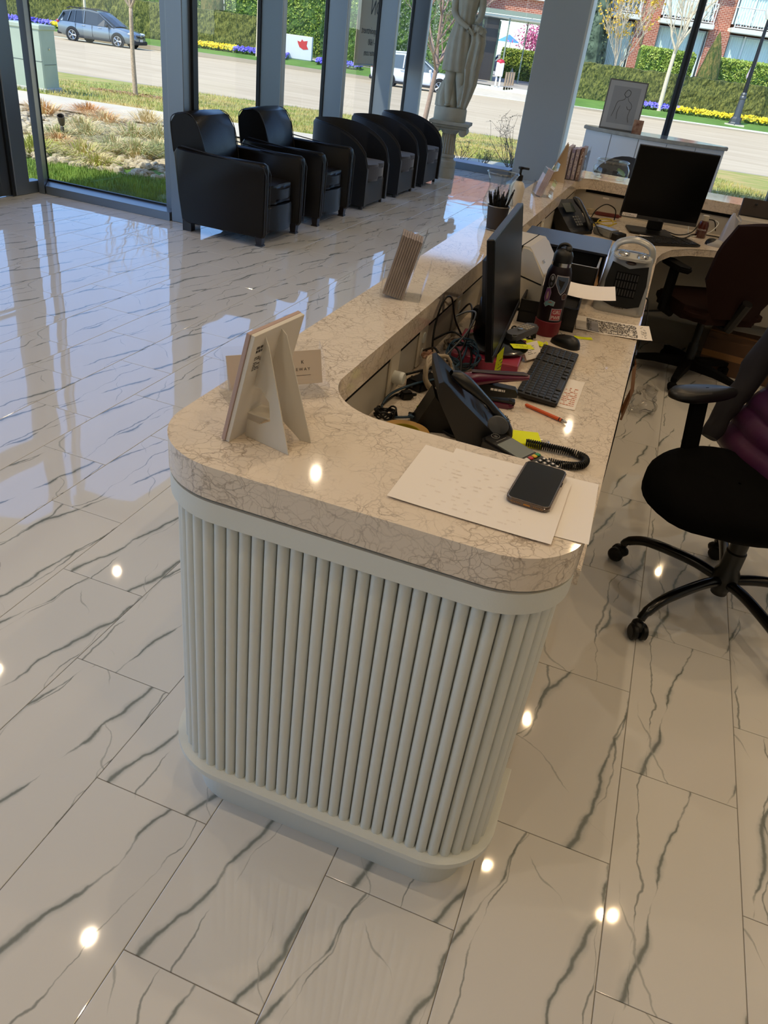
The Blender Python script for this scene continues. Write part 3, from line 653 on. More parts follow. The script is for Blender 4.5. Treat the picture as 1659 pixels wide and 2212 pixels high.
def laurel(label, t0, t1, s0, s1, z0, z1, seed, n, cols=('#7f9f38', '#b5c258')):
    rnd = random.Random(seed); o = hedge('laurel_hedge', label, t0, t1, s0, s1, z0, z1, HG2, .35, .15, seed); bm = B()
    def f():
        q = rnd.random(); tt = rnd.uniform(t0, t1)
        if q < .75: return st(tt, s0-rnd.uniform(-.02, .12), rnd.uniform(z0+.2, z1+.05))
        return st(tt, rnd.uniform(s0, s1), z1+rnd.uniform(-.02, .14))
    leaves(bm, n, f, .085, rnd); l = obj('leaves', bm, mat('laurel_leaf_'+cols[0][1:], cols[0], .45, col2=cols[1], vs_=2.5), o); l['kind'] = 'stuff'
laurel('glossy bright green laurel hedge under the first balcony', 7.55, 10.9, 57, 58.2, -.4, 2.6, 1, 5200)
laurel('glossy bright green laurel hedge right of the cone shaped evergreen', 12.55, 19, 57, 58.2, -.4, 2.55, 2, 8000)
laurel('tall leafy hedge behind the clipped hedge on the left', -45, -21.3, 57.5, 59, -.4, 2.6, 3, 9000)
laurel('tall leafy hedge between the window fins', -19.7, -9.0, 57.5, 59, -.5, 3.3, 4, 11000)
laurel('dark dense hedge beside the driveway', -12.6, -8.4, 55.6, 57, -.6, 2.4, 5, 4500, ('#3e5c22', '#71913a'))
t = thing('cone_evergreen', 'dark cone shaped clipped evergreen in front of a brick pillar', 'shrub', at(11.75, 56.2, -.45)); rnd = random.Random(2)
bm = B(); lathe(bm, [(.62, 0), (.72, .5), (.7, 1.4), (.58, 2.4), (.4, 3.3), (.15, 4.1), (0, 4.35)], 28)
for v in bm.verts: v.co += noise.noise_vector(v.co*3)*.12
obj('crown', bm, mat('cone_green', '#4e6228', .9, col2='#8a7c42', vs_=3, ani=(3, 3, 1), bump=.1, bs=8), t)
bm = B(); tube(bm, [(0, 0, -.1), (0, 0, .3)], .09, 8); obj('stem', bm, BARK, t)
t = thing('cone_evergreen', 'cone shaped evergreen rising behind the left hedge', 'shrub', at(-20.5, 57.5, -.5))
bm = B(); lathe(bm, [(.7, 0), (.78, .9), (.75, 2.4), (.6, 4), (.3, 5.4), (0, 6)], 28)
for v in bm.verts: v.co += noise.noise_vector(v.co*3)*.12
obj('crown', bm, MATS['cone_green'], t); bm = B(); tube(bm, [(0, 0, -.1), (0, 0, .3)], .09, 8); obj('stem', bm, BARK, t)
t = thing('conifer', 'tall dark blue green conifer left of the brick pillar', 'tree', at(4.7, 62.6, -.4)); bm = B(); rnd = random.Random(21)
lathe(bm, [(1.3, .3), (1.2, 2), (1.0, 4), (.8, 6), (.3, 8), (0, 8.6)], 20)
for v in bm.verts: v.co += noise.noise_vector(v.co*1.4)*.3
leaves(bm, 7000, lambda: V((lambda a, z: (cos(a)*(1.35-.12*z)*rnd.uniform(.85, 1.12), sin(a)*(1.35-.12*z)*rnd.uniform(.85, 1.12), z))(rnd.uniform(0, 6.28), rnd.uniform(.3, 8))), .13, rnd)
o = obj('foliage', bm, mat('conifer_green', '#26382a', .9, col2='#6b7f66', vs_=2.2), t); o['kind'] = 'stuff'
bm = B(); tube(bm, [(0, 0, -.1), (0, 0, 2)], .15, 8); obj('trunk', bm, BARK, t)
# flower beds
def flowers(name, label, t0, t1, s0, s1, cols, n, seed):
    rnd = random.Random(seed); bm = B(); bg_ = B()
    for _ in range(n):
        p = at(rnd.uniform(t0, t1), rnd.uniform(s0, s1)); p.z += rnd.uniform(.12, .30); k = rnd.uniform(.05, .085)
        ball(bm, p, (k, k, k*.7), seg=5, rings=3)
    for _ in range(n): p = at(rnd.uniform(t0, t1), rnd.uniform(s0, s1)); leaves(bg_, 1, lambda: p+V((0, 0, rnd.uniform(.03, .15))), .1, rnd)
    o = obj(name, bm, mat(name+'_petals', cols[0], .7, col2=cols[1], vs_=1.1), kind='stuff'); tag(o, label, 'flowers')
    l = obj('leaves', bg_, mat('flower_leaf', '#54702e', .8), o); l['kind'] = 'stuff'
flowers('yellow_flowers', 'bed of yellow flowers at the foot of the right hedge', 9.6, 24, 53.0, 54.0, ('#f2cf12', '#f7e24a'), 1500, 1)
flowers('purple_flowers', 'bed of purple flowers at the foot of the right hedge', 6.6, 10.2, 53.2, 54.0, ('#6a5fd0', '#9a90ea'), 520, 2)
flowers('yellow_flowers', 'yellow flowers along the hedge between post and armchair', -21.0, -17.6, 53.0, 54.0, ('#f2cf12', '#f7e24a'), 500, 3)
flowers('purple_flowers', 'purple flowers along the hedge behind the second fin', -17.6, -14.2, 53.0, 54.0, ('#6a5fd0', '#9a90ea'), 420, 4)
flowers('yellow_flowers', 'yellow flowers to the left of the parked grey car', -29.6, -26.2, 53.0, 54.0, ('#f2cf12', '#f7d23a'), 560, 5)
flowers('purple_flowers', 'purple flowers at the far left of the hedge', -34, -29.6, 53.0, 54.0, ('#6a5fd0', '#9a90ea'), 420, 6)
flowers('purple_flowers', 'purple flowers behind the hanging banner', -12.3, -9.4, 52.8, 53.8, ('#6a5fd0', '#9a90ea'), 300, 7)
# trees on the far verge
tree('street_tree', 'pale slim bare tree in the purple flowers before the right hedge', at(8.95, 53.3), .13, 3.1, 5.5, 21, 4, .5, mat('pale_bark', '#d8c9ab', .9, var=.1, vs_=20), lean=(.0, 0), depth=4, twigr=.02)
tree('street_tree', 'thick pale trunk beside the second fin', at(-15.9, 53), .2, 5, 4, 22, 3, .5, MATS['pale_bark'], depth=2, twigr=.02)
tree('street_tree', 'thin pale tree in front of the hedge at far left', at(-27.2, 53), .09, 3.2, 3, 23, 3, .5, MATS['pale_bark'], depth=2, twigr=.02)
tree('street_tree', 'slender bare tree rising behind the bonnet of the grey car', at(-22.2, 53.2), .08, 3.2, 3, 24, 3, .5, MATS['pale_bark'], depth=2, twigr=.02)
tree('magnolia_tree', 'pale multi stemmed tree with sparse yellow blossom beside the brick pillar', at(6.6, 60, -.4), .08, 1.2, 7, 25, 4, .35, MATS['pale_bark'], depth=4, buds=(mat('yellow_bud', '#e0b93a', .7), .7, .1), twigr=.025)
# lamp post
t = thing('street_lamp', 'dark fluted cast iron street lamp post standing among yellow flowers', 'lamp post', at(13.2, 52))
LP = mat('lamp_iron', '#54585a', .45, .5)
bm = B(); prism(bm, [(-.55, -.35), (.55, -.35), (.55, .35), (-.55, .35)], -.05, .03); obj('footing', bm, SIDE, t)
bm = B(); lathe(bm, [(.36, 0), (.36, .08), (.33, .14), (.33, .30), (.27, .36), (.22, .42)], 8); lathe(bm, [(.22, .4), (.17, 1.3), (.19, 1.34), (.19, 1.42), (.15, 1.5), (.17, 1.56), (.12, 1.66)], 16); obj('base', bm, LP, t)
bm = B(); lathe(bm, [(.12, 1.6), (.10, 3), (.085, 5.2)], 12); obj('shaft', bm, mat('lamp_shaft', '#1d1f22', .4, .5), t, True)
bm = B(); lathe(bm, [(.0, 5.15), (.16, 5.2), (.3, 5.5), (.3, 5.9), (.1, 6.1), (0, 6.25)], 16); obj('lantern', bm, mat('opal', '#dcdcd4', .4), t, True)
bm = B(); quad(bm, (.12, 0, 3.0), (-.16, .02, 2.3), (-.2, .02, 2.5), (.10, 0, 3.9)); o = obj('flag', bm, mat('flag', '#d8a08a', .8, col2='#9db4c9', vs_=2), t)
# ================================================================ outdoors: buildings, cars, signs
def brickmat():
    m = bpy.data.materials.new('red_brick'); m.use_nodes = True; n = m.node_tree.nodes; l = m.node_tree.links; p = n['Principled BSDF']; p.inputs['Roughness'].default_value = .9
    tc = n.new('ShaderNodeTexCoord'); mp = n.new('ShaderNodeMapping'); mp.inputs['Rotation'].default_value = (R(90), 0, 0); l.new(tc.outputs['Object'], mp.inputs[0])
    b = n.new('ShaderNodeTexBrick'); b.inputs['Color1'].default_value = lin('#b4654c'); b.inputs['Color2'].default_value = lin('#96503c'); b.inputs['Mortar'].default_value = lin('#d2b8a0')
    b.inputs['Scale'].default_value = 1; b.inputs['Mortar Size'].default_value = .012; b.inputs['Brick Width'].default_value = .3; b.inputs['Row Height'].default_value = .10; l.new(mp.outputs[0], b.inputs['Vector']); l.new(b.outputs['Color'], p.inputs['Base Color']); return m
BRICK = brickmat(); SLAB = mat('pale_slab', '#dfe6dc', .7); GLZ = mat('dark_window', '#40525a', .06, coat=1); CURT = mat('curtain', '#d2e6da', .85)
RAIL = mat('white_railing', '#e6e4dc', .6)
bt = thing('apartment_building', 'red brick apartment building with white lattice balconies across the street', 'building', at(0, 64, -.45), AL)
def bx(bm, t0, t1, s0, s1, z0, z1, bev=0): box(bm, t0, t1, s0-64, s1-64, z0+.45, z1+.45, bev)
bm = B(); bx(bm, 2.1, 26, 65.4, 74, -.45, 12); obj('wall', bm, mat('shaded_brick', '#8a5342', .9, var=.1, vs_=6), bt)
for a, b in ((7.7, 9.25), (12.65, 14.05), (17.5, 18.9)):
    bm = B(); bx(bm, a, b, 64, 65.5, -.45, 4.35); bx(bm, a, b, 64.7, 65.5, 4.35, 12); obj('brick_pillar', bm, BRICK, bt)
pil = [5.9, 7.7, 9.25, 12.65, 14.05, 17.5, 18.9, 22.3]
for a, b in ((5.3, 7.7), (9.25, 12.65), (14.05, 17.5), (18.9, 22.3)):
    for z0, z1, fl in ((-.2, 4.2, 0), (4.8, 7.9, 1), (8.4, 11.5, 2)):
        bm = B(); bx(bm, a, b, 64.5, 64.6, z0, z1); wn = obj('window', bm, GLZ, bt)
        bm = B(); rows = [[], []]
        for k in range(61):
            x = a+.15+(b-a-.3)*k/60; y = 64.42-64+.05*sin(k*1.9); rows[0].append(V((x, y, z0+.45+.05))); rows[1].append(V((x, y, z1+.45-.1)))
        if fl == 0 or a > 9: sheet(bm, rows); obj('curtain', bm, CURT, wn, 'all')
        bm = B()
        for k in range(4): x = a+(b-a)*k/3; bx(bm, x-.05, x+.05, 64.33, 64.38, z0, z1)
        obj('window_bar', bm, SLAB, wn)
    for z in (4.3, 8.0):
        bm = B(); bx(bm, a-.1, b+.1, 63.4, 65.3, z, z+.28, .02); sl_ = obj('balcony_slab', bm, SLAB, bt)
        bm = B(); w_ = b-a; zz = z+.28+.45
        for y in (63.45-64,):
            tube(bm, [(a, y, zz+1.15), (b, y, zz+1.15)], .03, 4); tube(bm, [(a, y, zz+.08), (b, y, zz+.08)], .03, 4); n = 9
            for k in range(n):
                x0 = a+w_*k/n; x1 = a+w_*(k+1)/n
                for o0, o1 in ((x0, x1), (x1, x0)): tube(bm, [(o0, y, zz+.08), (o1, y, zz+1.15)], .022, 4)
                tube(bm, [((x0+x1)/2, y, zz+.08), ((x0+x1)/2, y, zz+1.15)], .018, 4)
            for x in (a, b): tube(bm, [(x, y, zz), (x, y, zz+1.2)], .035, 4); tube(bm, [(x, y, zz+1.15), (x, y+1.3, zz+1.15)], .03, 4)
        obj('railing', bm, RAIL, sl_)
bm = B(); bx(bm, 8.2, 8.34, 63.9, 64.0, 2.9, 3.6, .02); obj('wall_light', bm, mat('brass', '#9a8c66', .4, .6), bt)
# gatehouse / covered driveway
g = thing('covered_entrance', 'dark brick covered driveway entrance with a white slatted canopy', 'building', at(0, 60, -.75), AL)
def gx(bm, t0, t1, s0, s1, z0, z1): box(bm, t0, t1, s0-60, s1-60, z0+.75, z1+.75)
bm = B(); gx(bm, -9.0, -3.6, 60.3, 65, -.75, 8); obj('brick_wing', bm, BRICK, g)
bm = B(); gx(bm, -3.6, -1.6, 61.2, 61.4, -.75, 3.2); obj('dark_opening', bm, mat('shaded_interior', '#3f3b3a', .25), g)  # dark panel stands for the shade inside the covered entrance
bm = B(); gx(bm, -2.75, -2.65, 61.1, 61.2, -.75, 3.1); gx(bm, -3.62, -3.5, 61.0, 61.2, -.75, 3.1); gx(bm, -1.62, -1.5, 60.9, 61.1, -.75, 3.1); obj('door_frame', bm, mat('green_frame', '#5a6e5c', .6), g)
for k in range(7):
    bm = B(); gx(bm, -3.9+.12*k, 2.0, 60.1+.42*k, 60.32+.42*k, 3.30, 3.42); obj('canopy_slat', bm, SLAB, g)
bm = B(); gx(bm, -4.0, 2.0, 59.9, 60.0, 3.45, 3.7); gx(bm, -4.0, 2.0, 63.0, 63.1, 3.2, 3.5); obj('canopy_beam', bm, mat('grey_green_beam', '#8b9785', .7), g)
bm = B(); gx(bm, -9, 1.9, 63.2, 65, 3.6, 9); obj('upper_wall', bm, BRICK, g)
bm = B(); gx(bm, -3.0, 1.95, 62.9, 63.2, 4.6, 4.95); obj('sill_band', bm, SLAB, g)
for t_, s_ in ((-.95, 60.2), (.3, 63)):
    bm = B(); gx(bm, t_-.05, t_+.05, s_, s_+.1, -.75, 3.35); obj('post', bm, MATS['grey_green_beam'], g)
# dark neighbouring facade seen between fins 4 and 5
laurel('grey green leafy hedge behind the white car', -9.4, -3.9, 56.5, 57.5, -.7, 3.6, 8, 3500, ('#6f7f62', '#97a38a'))
laurel('bright hedge beyond the covered driveway', -1.3, 1.9, 70, 71, -.6, 1.5, 9, 3000)
t = thing('blossom_tree', 'pink blossom tree beyond the covered driveway', 'tree', at(1.3, 79, -.4)); rnd = random.Random(3)
bm = B(); tube(bm, [(0, 0, 0), (0, 0, 2.2)], .1, 8); obj('trunk', bm, BARK, t)
bm = B(); leaves(bm, 1500, lambda: V((rnd.gauss(0, .7), rnd.gauss(0, .5), 2.9+rnd.gauss(0, .6))), .12, rnd); o = obj('blossom', bm, mat('pink_blossom', '#d0709a', .8, var=.2, vs_=3), t); o['kind'] = 'stuff'
t = thing('tent', 'small pale blue canopy tent beyond the driveway', 'tent', at(-1.1, 82, -.4)); bm = B(); lathe(bm, [(1.1, 2.5), (0, 3.1)], 4); obj('roof', bm, mat('tent_blue', '#5f9ed0', .7), t)
bm = B(); [tube(bm, [(x, y, 0), (x, y, 2.5)], .03, 6) for x, y in ((1, 0), (-1, 0), (0, 1), (0, -1))]; obj('poles', bm, RAIL, t)
t = thing('pay_station', 'white post box with a domed red top beside the driveway', 'pay station', at(-.97, 54.7, -.68), AL)
bm = B(); box(bm, -.24, .24, -.15, .15, .75, 1.5, .03); obj('cabinet', bm, mat('bright_white', '#efeae4', .5), t)
bm = B(); ball(bm, (0, 0, 1.5), (.25, .16, .18)); obj('dome', bm, mat('signal_red', '#c2283a', .4), t, True)
for x in (-.16, .08): bm = B(); box(bm, x, x+.1, -.06, .06, 0, .76); obj('leg', bm, MATS['bright_white'], t)
t = thing('folding_sign', 'white folding sign frame on the driveway', 'sign', at(-.25, 66, -.7)); bm = B(); tube(bm, [(-.3, 0, 0), (0, 0, 1.1), (.3, 0, 0)], .04, 6); tube(bm, [(-.25, .4, 0), (0, .05, 1.1), (.35, .4, 0)], .04, 6); obj('frame', bm, RAIL, t)
bm = B(); box(bm, -.2, .2, .05, .1, .3, .7); obj('board', bm, SLAB, t)
for i in range(4):
    t = thing('bollard', 'brown wooden bollard, number %s from the pay station' % ('one two three four'.split()[i]), 'bollard', at(-.5+.16*i, 56.2+.8*i, -.68)); bm = B(); box(bm, -.06, .06, -.06, .06, 0, .95, .01); obj('post', bm, mat('weathered_wood', '#a08a70', .8), t)
    bm = B(); box(bm, -.07, .07, -.07, .07, .95, 1.0, .01); obj('cap', bm, MATS['weathered_wood'], t)
# white sign box with red emblem
t = thing('monument_sign', 'low white sign box with a red emblem in front of the dark hedge', 'sign', at(-13.6, 54.0, -.62), AL)
bm = B(); box(bm, -.85, .85, -.15, .15, .1, 1.38, .02); obj('box', bm, mat('sign_white', '#d9dbd8', .5), t); bm = B(); box(bm, -.8, .8, -.12, .12, -.1, .1); obj('foot', bm, CONC, t)
bm = B(); EM = [(-.1, .95), (.1, .9), (.2, 1.05), (.3, .95), (.55, 1.0), (.5, .75), (.62, .55), (.3, .5), (.05, .62), (-.05, .8)]; prism(bm, EM, 0, .01, 0, T(0, -.152, .15, rx=R(90))); obj('emblem', bm, mat('sign_red', '#c83a36', .6), t)
# banner outside, lettering seen from behind
t = thing('banner', 'beige hanging banner outside with mirrored black lettering', 'banner', (-4.3, 11.3, 1.19), R(90))
bm = B(); box(bm, -.66, .6, 0, .004, 0, 2.0); obj('cloth', bm, mat('banner_cloth', '#dccab0', .8), t)
bm = B(); tube(bm, [(-.64, .002, 0), (.64, .002, 0)], .012, 6); tube(bm, [(-.64, .002, 2.0), (.64, .002, 2.0)], .012, 6); obj('rod', bm, ALU, t)
INK = mat('dark_ink', '#2c2622', .7); TB = lambda x, z: T(x, -.002, z) @ Matrix.Rotation(R(90), 4, 'X') @ Matrix.Diagonal((-1, 1, 1, 1))
for s_, x, z, h in (('ON', -.02, .58, .24), ('By Appointment', -.10, .36, .115), ('5-1600', -.06, .23, .11), ('center.com', -.10, .11, .105)): text('lettering', s_, h, INK, t, TB(x, z), .0005, sx=1)
# ---- cars
def car(label, loc, rz, paint, glass, scale=1.0, dark_trim=True):
    c = thing('car', label, 'car', loc, rz); DT = mat('car_trim', '#26282a', .6); TI = mat('tyre', '#1c1c1c', .85); AL_ = mat('alloy', '#c9ccce', .25, .9)
    S = [(-2.38, .72, .92, .60), (-2.3, .84, 1.02, .34), (-2.0, .89, 1.04, .27), (-1.4, .91, 1.02, .25), (-.5, .915, .99, .25), (.4, .915, .97, .25), (.95, .91, .98, .25), (1.5, .895, .95, .25), (1.95, .86, .86, .27), (2.28, .76, .74, .32), (2.40, .60, .60, .42)]
    bm = B(); rows = []
    for x, w_, zb, z0 in S:
        half = [(0, z0), (w_*.85, z0), (w_*.965, z0+.1), (w_, z0+(zb-z0)*.45), (w_*.985, z0+(zb-z0)*.75), (w_*.93, zb-.03), (w_*.8, zb), (0, zb+.025)]
        rows.append([V((x, -y, z)) for y, z in half]+[V((x, y, z)) for y, z in half[::-1][1:-1]])
    sheet(bm, rows, closed=True); bm.faces.new([bm.verts.new(p) for p in rows[0]]); bm.faces.new([bm.verts.new(p) for p in rows[-1]]); bmesh.ops.remove_doubles(bm, verts=bm.verts, dist=.001); obj('body', bm, paint, c, True)
    G = [(-2.27, .80, 1.0, 1.06), (-1.95, .79, 1.0, 1.46), (-1.3, .80, 1.0, 1.60), (-.4, .80, .98, 1.65), (.2, .80, .97, 1.60), (.62, .79, .97, 1.40), (1.22, .76, .97, 1.02)]
    bmg = B(); bmr = B(); gl = [[V((x, y*k, z)) for y, z, k in ((w_+.08, zb-.02, 1), (w_-.10, zr-.05, 1), (w_-.18, zr, 1), (0, zr+.03, 1))] for x, w_, zb, zr in G]
    for sgn in (1, -1):
        for i in range(len(G)-1):
            a = [V((p.x, p.y*sgn, p.z)) for p in gl[i]]; b = [V((p.x, p.y*sgn, p.z)) for p in gl[i+1]]
            for j in range(3):
                tgt = bmg if (j == 0 or i in (0, 4, 5)) else bmr
                if i in (0,) and j == 0: tgt = bmr
                tgt.faces.new([tgt.verts.new(q) for q in (a[j], a[j+1], b[j+1], b[j])])
    obj('windows', bmg, glass, c); obj('roof', bmr, paint, c)
    for sgn in (1, -1):
        bm = B()
        for (x0, z0), (x1, z1), k in (((-1.62, 1.02), (-1.45, 1.50), .045), ((-.62, .99), (-.60, 1.58), .05), ((1.18, 1.0), (.25, 1.57), .05), ((-2.2, 1.0), (-1.9, 1.42), .07), ((-1.2, 1.0), (-1.15, 1.55), .025)):
            tube(bm, [(x0, sgn*.885, z0), (x1, sgn*(.885-.17*(z1-1.0)/.58), z1)], k, 4, flat=.4)
        tube(bm, [(-2.0, sgn*.66, 1.42), (-1.3, sgn*.66, 1.585), (-.4, sgn*.66, 1.63), (.25, sgn*.66, 1.575)], .035, 5); obj('pillar_trim', bm, paint, c)
        bm = B(); tube(bm, [(-1.75, sgn*.62, 1.6), (-1.55, sgn*.62, 1.69), (-1.2, sgn*.62, 1.68), (-.5, sgn*.62, 1.72), (.1, sgn*.62, 1.65)], .03, 5); obj('roof_rail', bm, DT if dark_trim else paint, c)
        bm = B(); box(bm, -1.05, 1.0, sgn*.86, sgn*.925, .24, .36, .02); obj('sill_trim', bm, DT, c)
        bm = B(); ball(bm, (.86, sgn*1.0, 1.02), (.09, .12, .085), seg=10, rings=6); obj('mirror', bm, DT if dark_trim else paint, c, True)
        for x in (-.45, .55): bm = B(); box(bm, x-.3, x-.1, sgn*.905, sgn*.935, .86, .89, .008); obj('door_handle', bm, AL_, c)
        bm = B(); [box(bm, x-.006, x+.006, sgn*.90, sgn*.919, .36, .97) for x in (-1.15, -.12, .93)]; obj('door_gap', bm, DT, c)
        for x in (-1.38, 1.42):
            bm = B(); lathe(bm, [(.40, -.02), (.40, .03), (0, .035)], 24, T(x, sgn*.895, .36, rx=-sgn*R(90))); obj('wheel_arch', bm, DT if dark_trim else MATS['tyre'], c, True)
            bm = B(); lathe(bm, [(0, -.10), (.30, -.10), (.345, -.07), (.35, .0), (.345, .05), (.31, .075), (.245, .07), (.235, .04), (0, .03)], 28, T(x, sgn*.875, .345, rx=-sgn*R(90))); wh = obj('wheel', bm, TI, c, True)
            bm = B()
            for k in range(5):
                for dd in (-.13, .13): tube(bm, [(.05*cos(2*pi*k/5), .05*sin(2*pi*k/5), .055), (.235*cos(2*pi*k/5+dd), .235*sin(2*pi*k/5+dd), .062)], .018, 5, M=T(x, sgn*.875, .345, rx=-sgn*R(90)))
            lathe(bm, [(.24, .045), (.24, .068), (.22, .068), (.22, .045)], 28, T(x, sgn*.875, .345, rx=-sgn*R(90))); lathe(bm, [(.055, .04), (.05, .075), (0, .08)], 12, T(x, sgn*.875, .345, rx=-sgn*R(90))); obj('rim', bm, AL_, wh)
        bm = B(); ball(bm, (2.12, sgn*.66, .76), (.22, .17, .075), seg=12, rings=8); obj('headlight', bm, mat('lamp_glass', '#c8d0d4', .1, coat=1), c, True)
        bm = B(); ball(bm, (-2.28, sgn*.74, .93), (.12, .16, .10), seg=12, rings=8); obj('tail_light', bm, mat('tail_red', '#c01822', .2, coat=1), c, True)
        bm = B(); lathe(bm, [(.10, 0), (.09, .02), (0, .02)], 14, T(2.28, sgn*.6, .42, ry=R(90))); obj('fog_light', bm, DT, c)
    bm = B(); box(bm, 2.30, 2.42, -.42, .42, .58, .74, .03); obj('grille', bm, DT, c)
    bm = B(); tube(bm, [(2.425, -.4, .72), (2.44, 0, .67), (2.425, .4, .72)], .015, 6); lathe(bm, [(.07, 0), (.06, .02), (0, .02)], 16, T(2.41, 0, .69, ry=R(90))); obj('badge', bm, AL_, c)
    bm = B(); box(bm, 2.2, 2.43, -.78, .78, .25, .45, .05); obj('front_bumper', bm, DT, c)
    bm = B(); box(bm, 2.42, 2.44, -.17, .17, .42, .54, .005); obj('number_plate', bm, mat('plate', '#d6d2cc', .5), c)
    bm = B(); box(bm, -2.42, -2.1, -.8, .8, .3, .5, .05); obj('rear_bumper', bm, DT, c)
    return c
car('grey estate car parked along the far kerb, its tail light red', at(-24.1, 48.9), AL+R(-3), mat('grey_paint', '#7f8a8f', .3, .5, coat=.8), mat('car_glass', '#2a343a', .22, spec=.6))
car('white estate car driving past, half hidden by the window fins and statue', at(-5.3, 46.9), AL+R(2), mat('white_car_paint', '#e8ecee', .3, coat=.8), mat('car_glass2', '#5d6a70', .2), dark_trim=False)
car('dark blue car parked far beyond the covered driveway', at(.3, 75.2, -.42), AL+R(-8), mat('blue_paint', '#3c4c66', .3, .4, coat=.8), MATS['car_glass'])
# ================================================================ waiting area: chairs, statue, console
LEA = mat('dark_leather', '#0b0706', .36, spec=.28, coat=.04, bump=.0006, bs=120); LEGW = mat('dark_wood_leg', '#1a0f0c', .4)
PIPE = mat('leather_piping', '#0c0a0b', .4)
def club(loc, label):
    t = thing('club_chair', label, 'armchair', loc, 0, 'leather club chairs')      # local: faces +X, back at x=0, front at x=.80, y 0..W
    W = .75
    for s in (0, 1):
        y0, y1 = (0, .09) if s == 0 else (W-.09, W); bm = B()
        prof = [(.03, .09), (.10, .07), (.78, .07), (.80, .10), (.805, .58), (.79, .62), (.76, .635), (.4, .63), (.10, .63), (.0, .64), (-.03, .60), (.0, .3)]
        rows = []
        for yy, k in ((y0, .02), (y0+.012, .006), (y0+.05, 0), (y1-.05, 0), (y1-.012, .006), (y1, .02)):
            cx_, cz_ = .39, .34; rows.append([V((x+(cx_-x)*k*2.2, yy, z+(cz_-z)*k*2.2)) for x, z in prof])
        sheet(bm, rows, closed=True); bm.faces.new([bm.verts.new(p) for p in rows[0]]); bm.faces.new([bm.verts.new(p) for p in rows[-1]]); bmesh.ops.remove_doubles(bm, verts=bm.verts, dist=1e-4)
        a = obj('arm', bm, LEA, t, True)
        bm = B(); yo = y0+.004 if s == 0 else y1-.004
        tube(bm, [(.80, yo, .10), (.806, yo, .55), (.785, yo, .605), (.4, yo, .628), (.05, yo, .655)], .005, 5); yi = y1-.004 if s == 0 else y0+.004
        obj('piping', bm, PIPE, a); bm = B(); tube(bm, [(.80, yi, .10), (.806, yi, .55), (.785, yi, .605), (.4, yi, .628)], .0035, 5); obj('piping', bm, PIPE, a)
    bm = B(); rows = []   # backrest, slightly raked, rounded top
    for x, z, w_ in ((.16, .30, .46), (.22, .34, .47), (.215, .55, .50), (.16, .77, .55), (.10, .865, .54), (.03, .89, .53), (-.07, .87, .53), (-.105, .81, .56), (-.07, .6, .60), (-.01, .3, .6), (.03, .12, .6)):
        rows.append([V((x, W/2-w_/2+.0, z-.012)), V((x, W/2-w_/2+.03, z)), V((x+(.02 if x > .09 else 0), W/2, z+.006)), V((x, W/2+w_/2-.03, z)), V((x, W/2+w_/2, z-.012))])
    sheet(bm, rows); 
    for k in (0, 4): bm.faces.new([bm.verts.new(r[k]) for r in rows])
    bmesh.ops.remove_doubles(bm, verts=bm.verts, dist=1e-4); bk = obj('backrest', bm, LEA, t, True)
    for k in (0, 4): bm = B(); tube(bm, cr([r[k]+V((0, 0, .004)) for r in rows[1:9]], 3), .0035, 5); obj('piping', bm, PIPE, bk)
    bm = B(); pts = [(.18, .12), (.70, .12)]+[(.70+.085*sin(pi*k/8), .155+(W-.24)*k/8) for k in range(1, 8)]+[(.70, W-.12), (.18, W-.12)]
    prism(bm, pts, .30, .445, .035, seg=3); obj('seat_cushion', bm, LEA, t, True)
    bm = B(); pts = [(.1, .117), (.73, .117)]+[(.73+.06*sin(pi*k/8), .152+(W-.234)*k/8) for k in range(1, 8)]+[(.73, W-.117), (.1, W-.117)]
    prism(bm, pts, .085, .292, .02, seg=2); obj('seat_frame', bm, LEA, t, True)
    for x, y in ((.74, .06), (.74, W-.06)):
        bm = B(); lathe(bm, [(.033, 0), (.045, .09)], 4, T(x, y, 0, rz=pi/4)); prism(bm, [(x-.03, y-.03), (x+.03, y-.03), (x+.03, y+.03), (x-.03, y+.03)], 0, .012); obj('leg', bm, LEGW, t)
    for y in (.07, W-.07): bm = B(); prism(bm, [(.02, y-.03), (.10, y-.03), (.10, y+.03), (.02, y+.03)], 0, .1, 0); obj('leg', bm, LEGW, t)
    return t
club((-3.745, 5.65, 0), 'dark leather club chair nearest the camera, beside the corner post')
club((-3.725, 6.70, 0), 'second dark leather club chair, between its twin and the round backed tub chairs')
TUBM = mat('charcoal_fabric', '#131315', .6, spec=.3, bump=.0005, bs=400, sheen=.2); TSEAT = mat('grey_velvet', '#3c3b40', .85, bump=.0004, bs=300, sheen=.4)
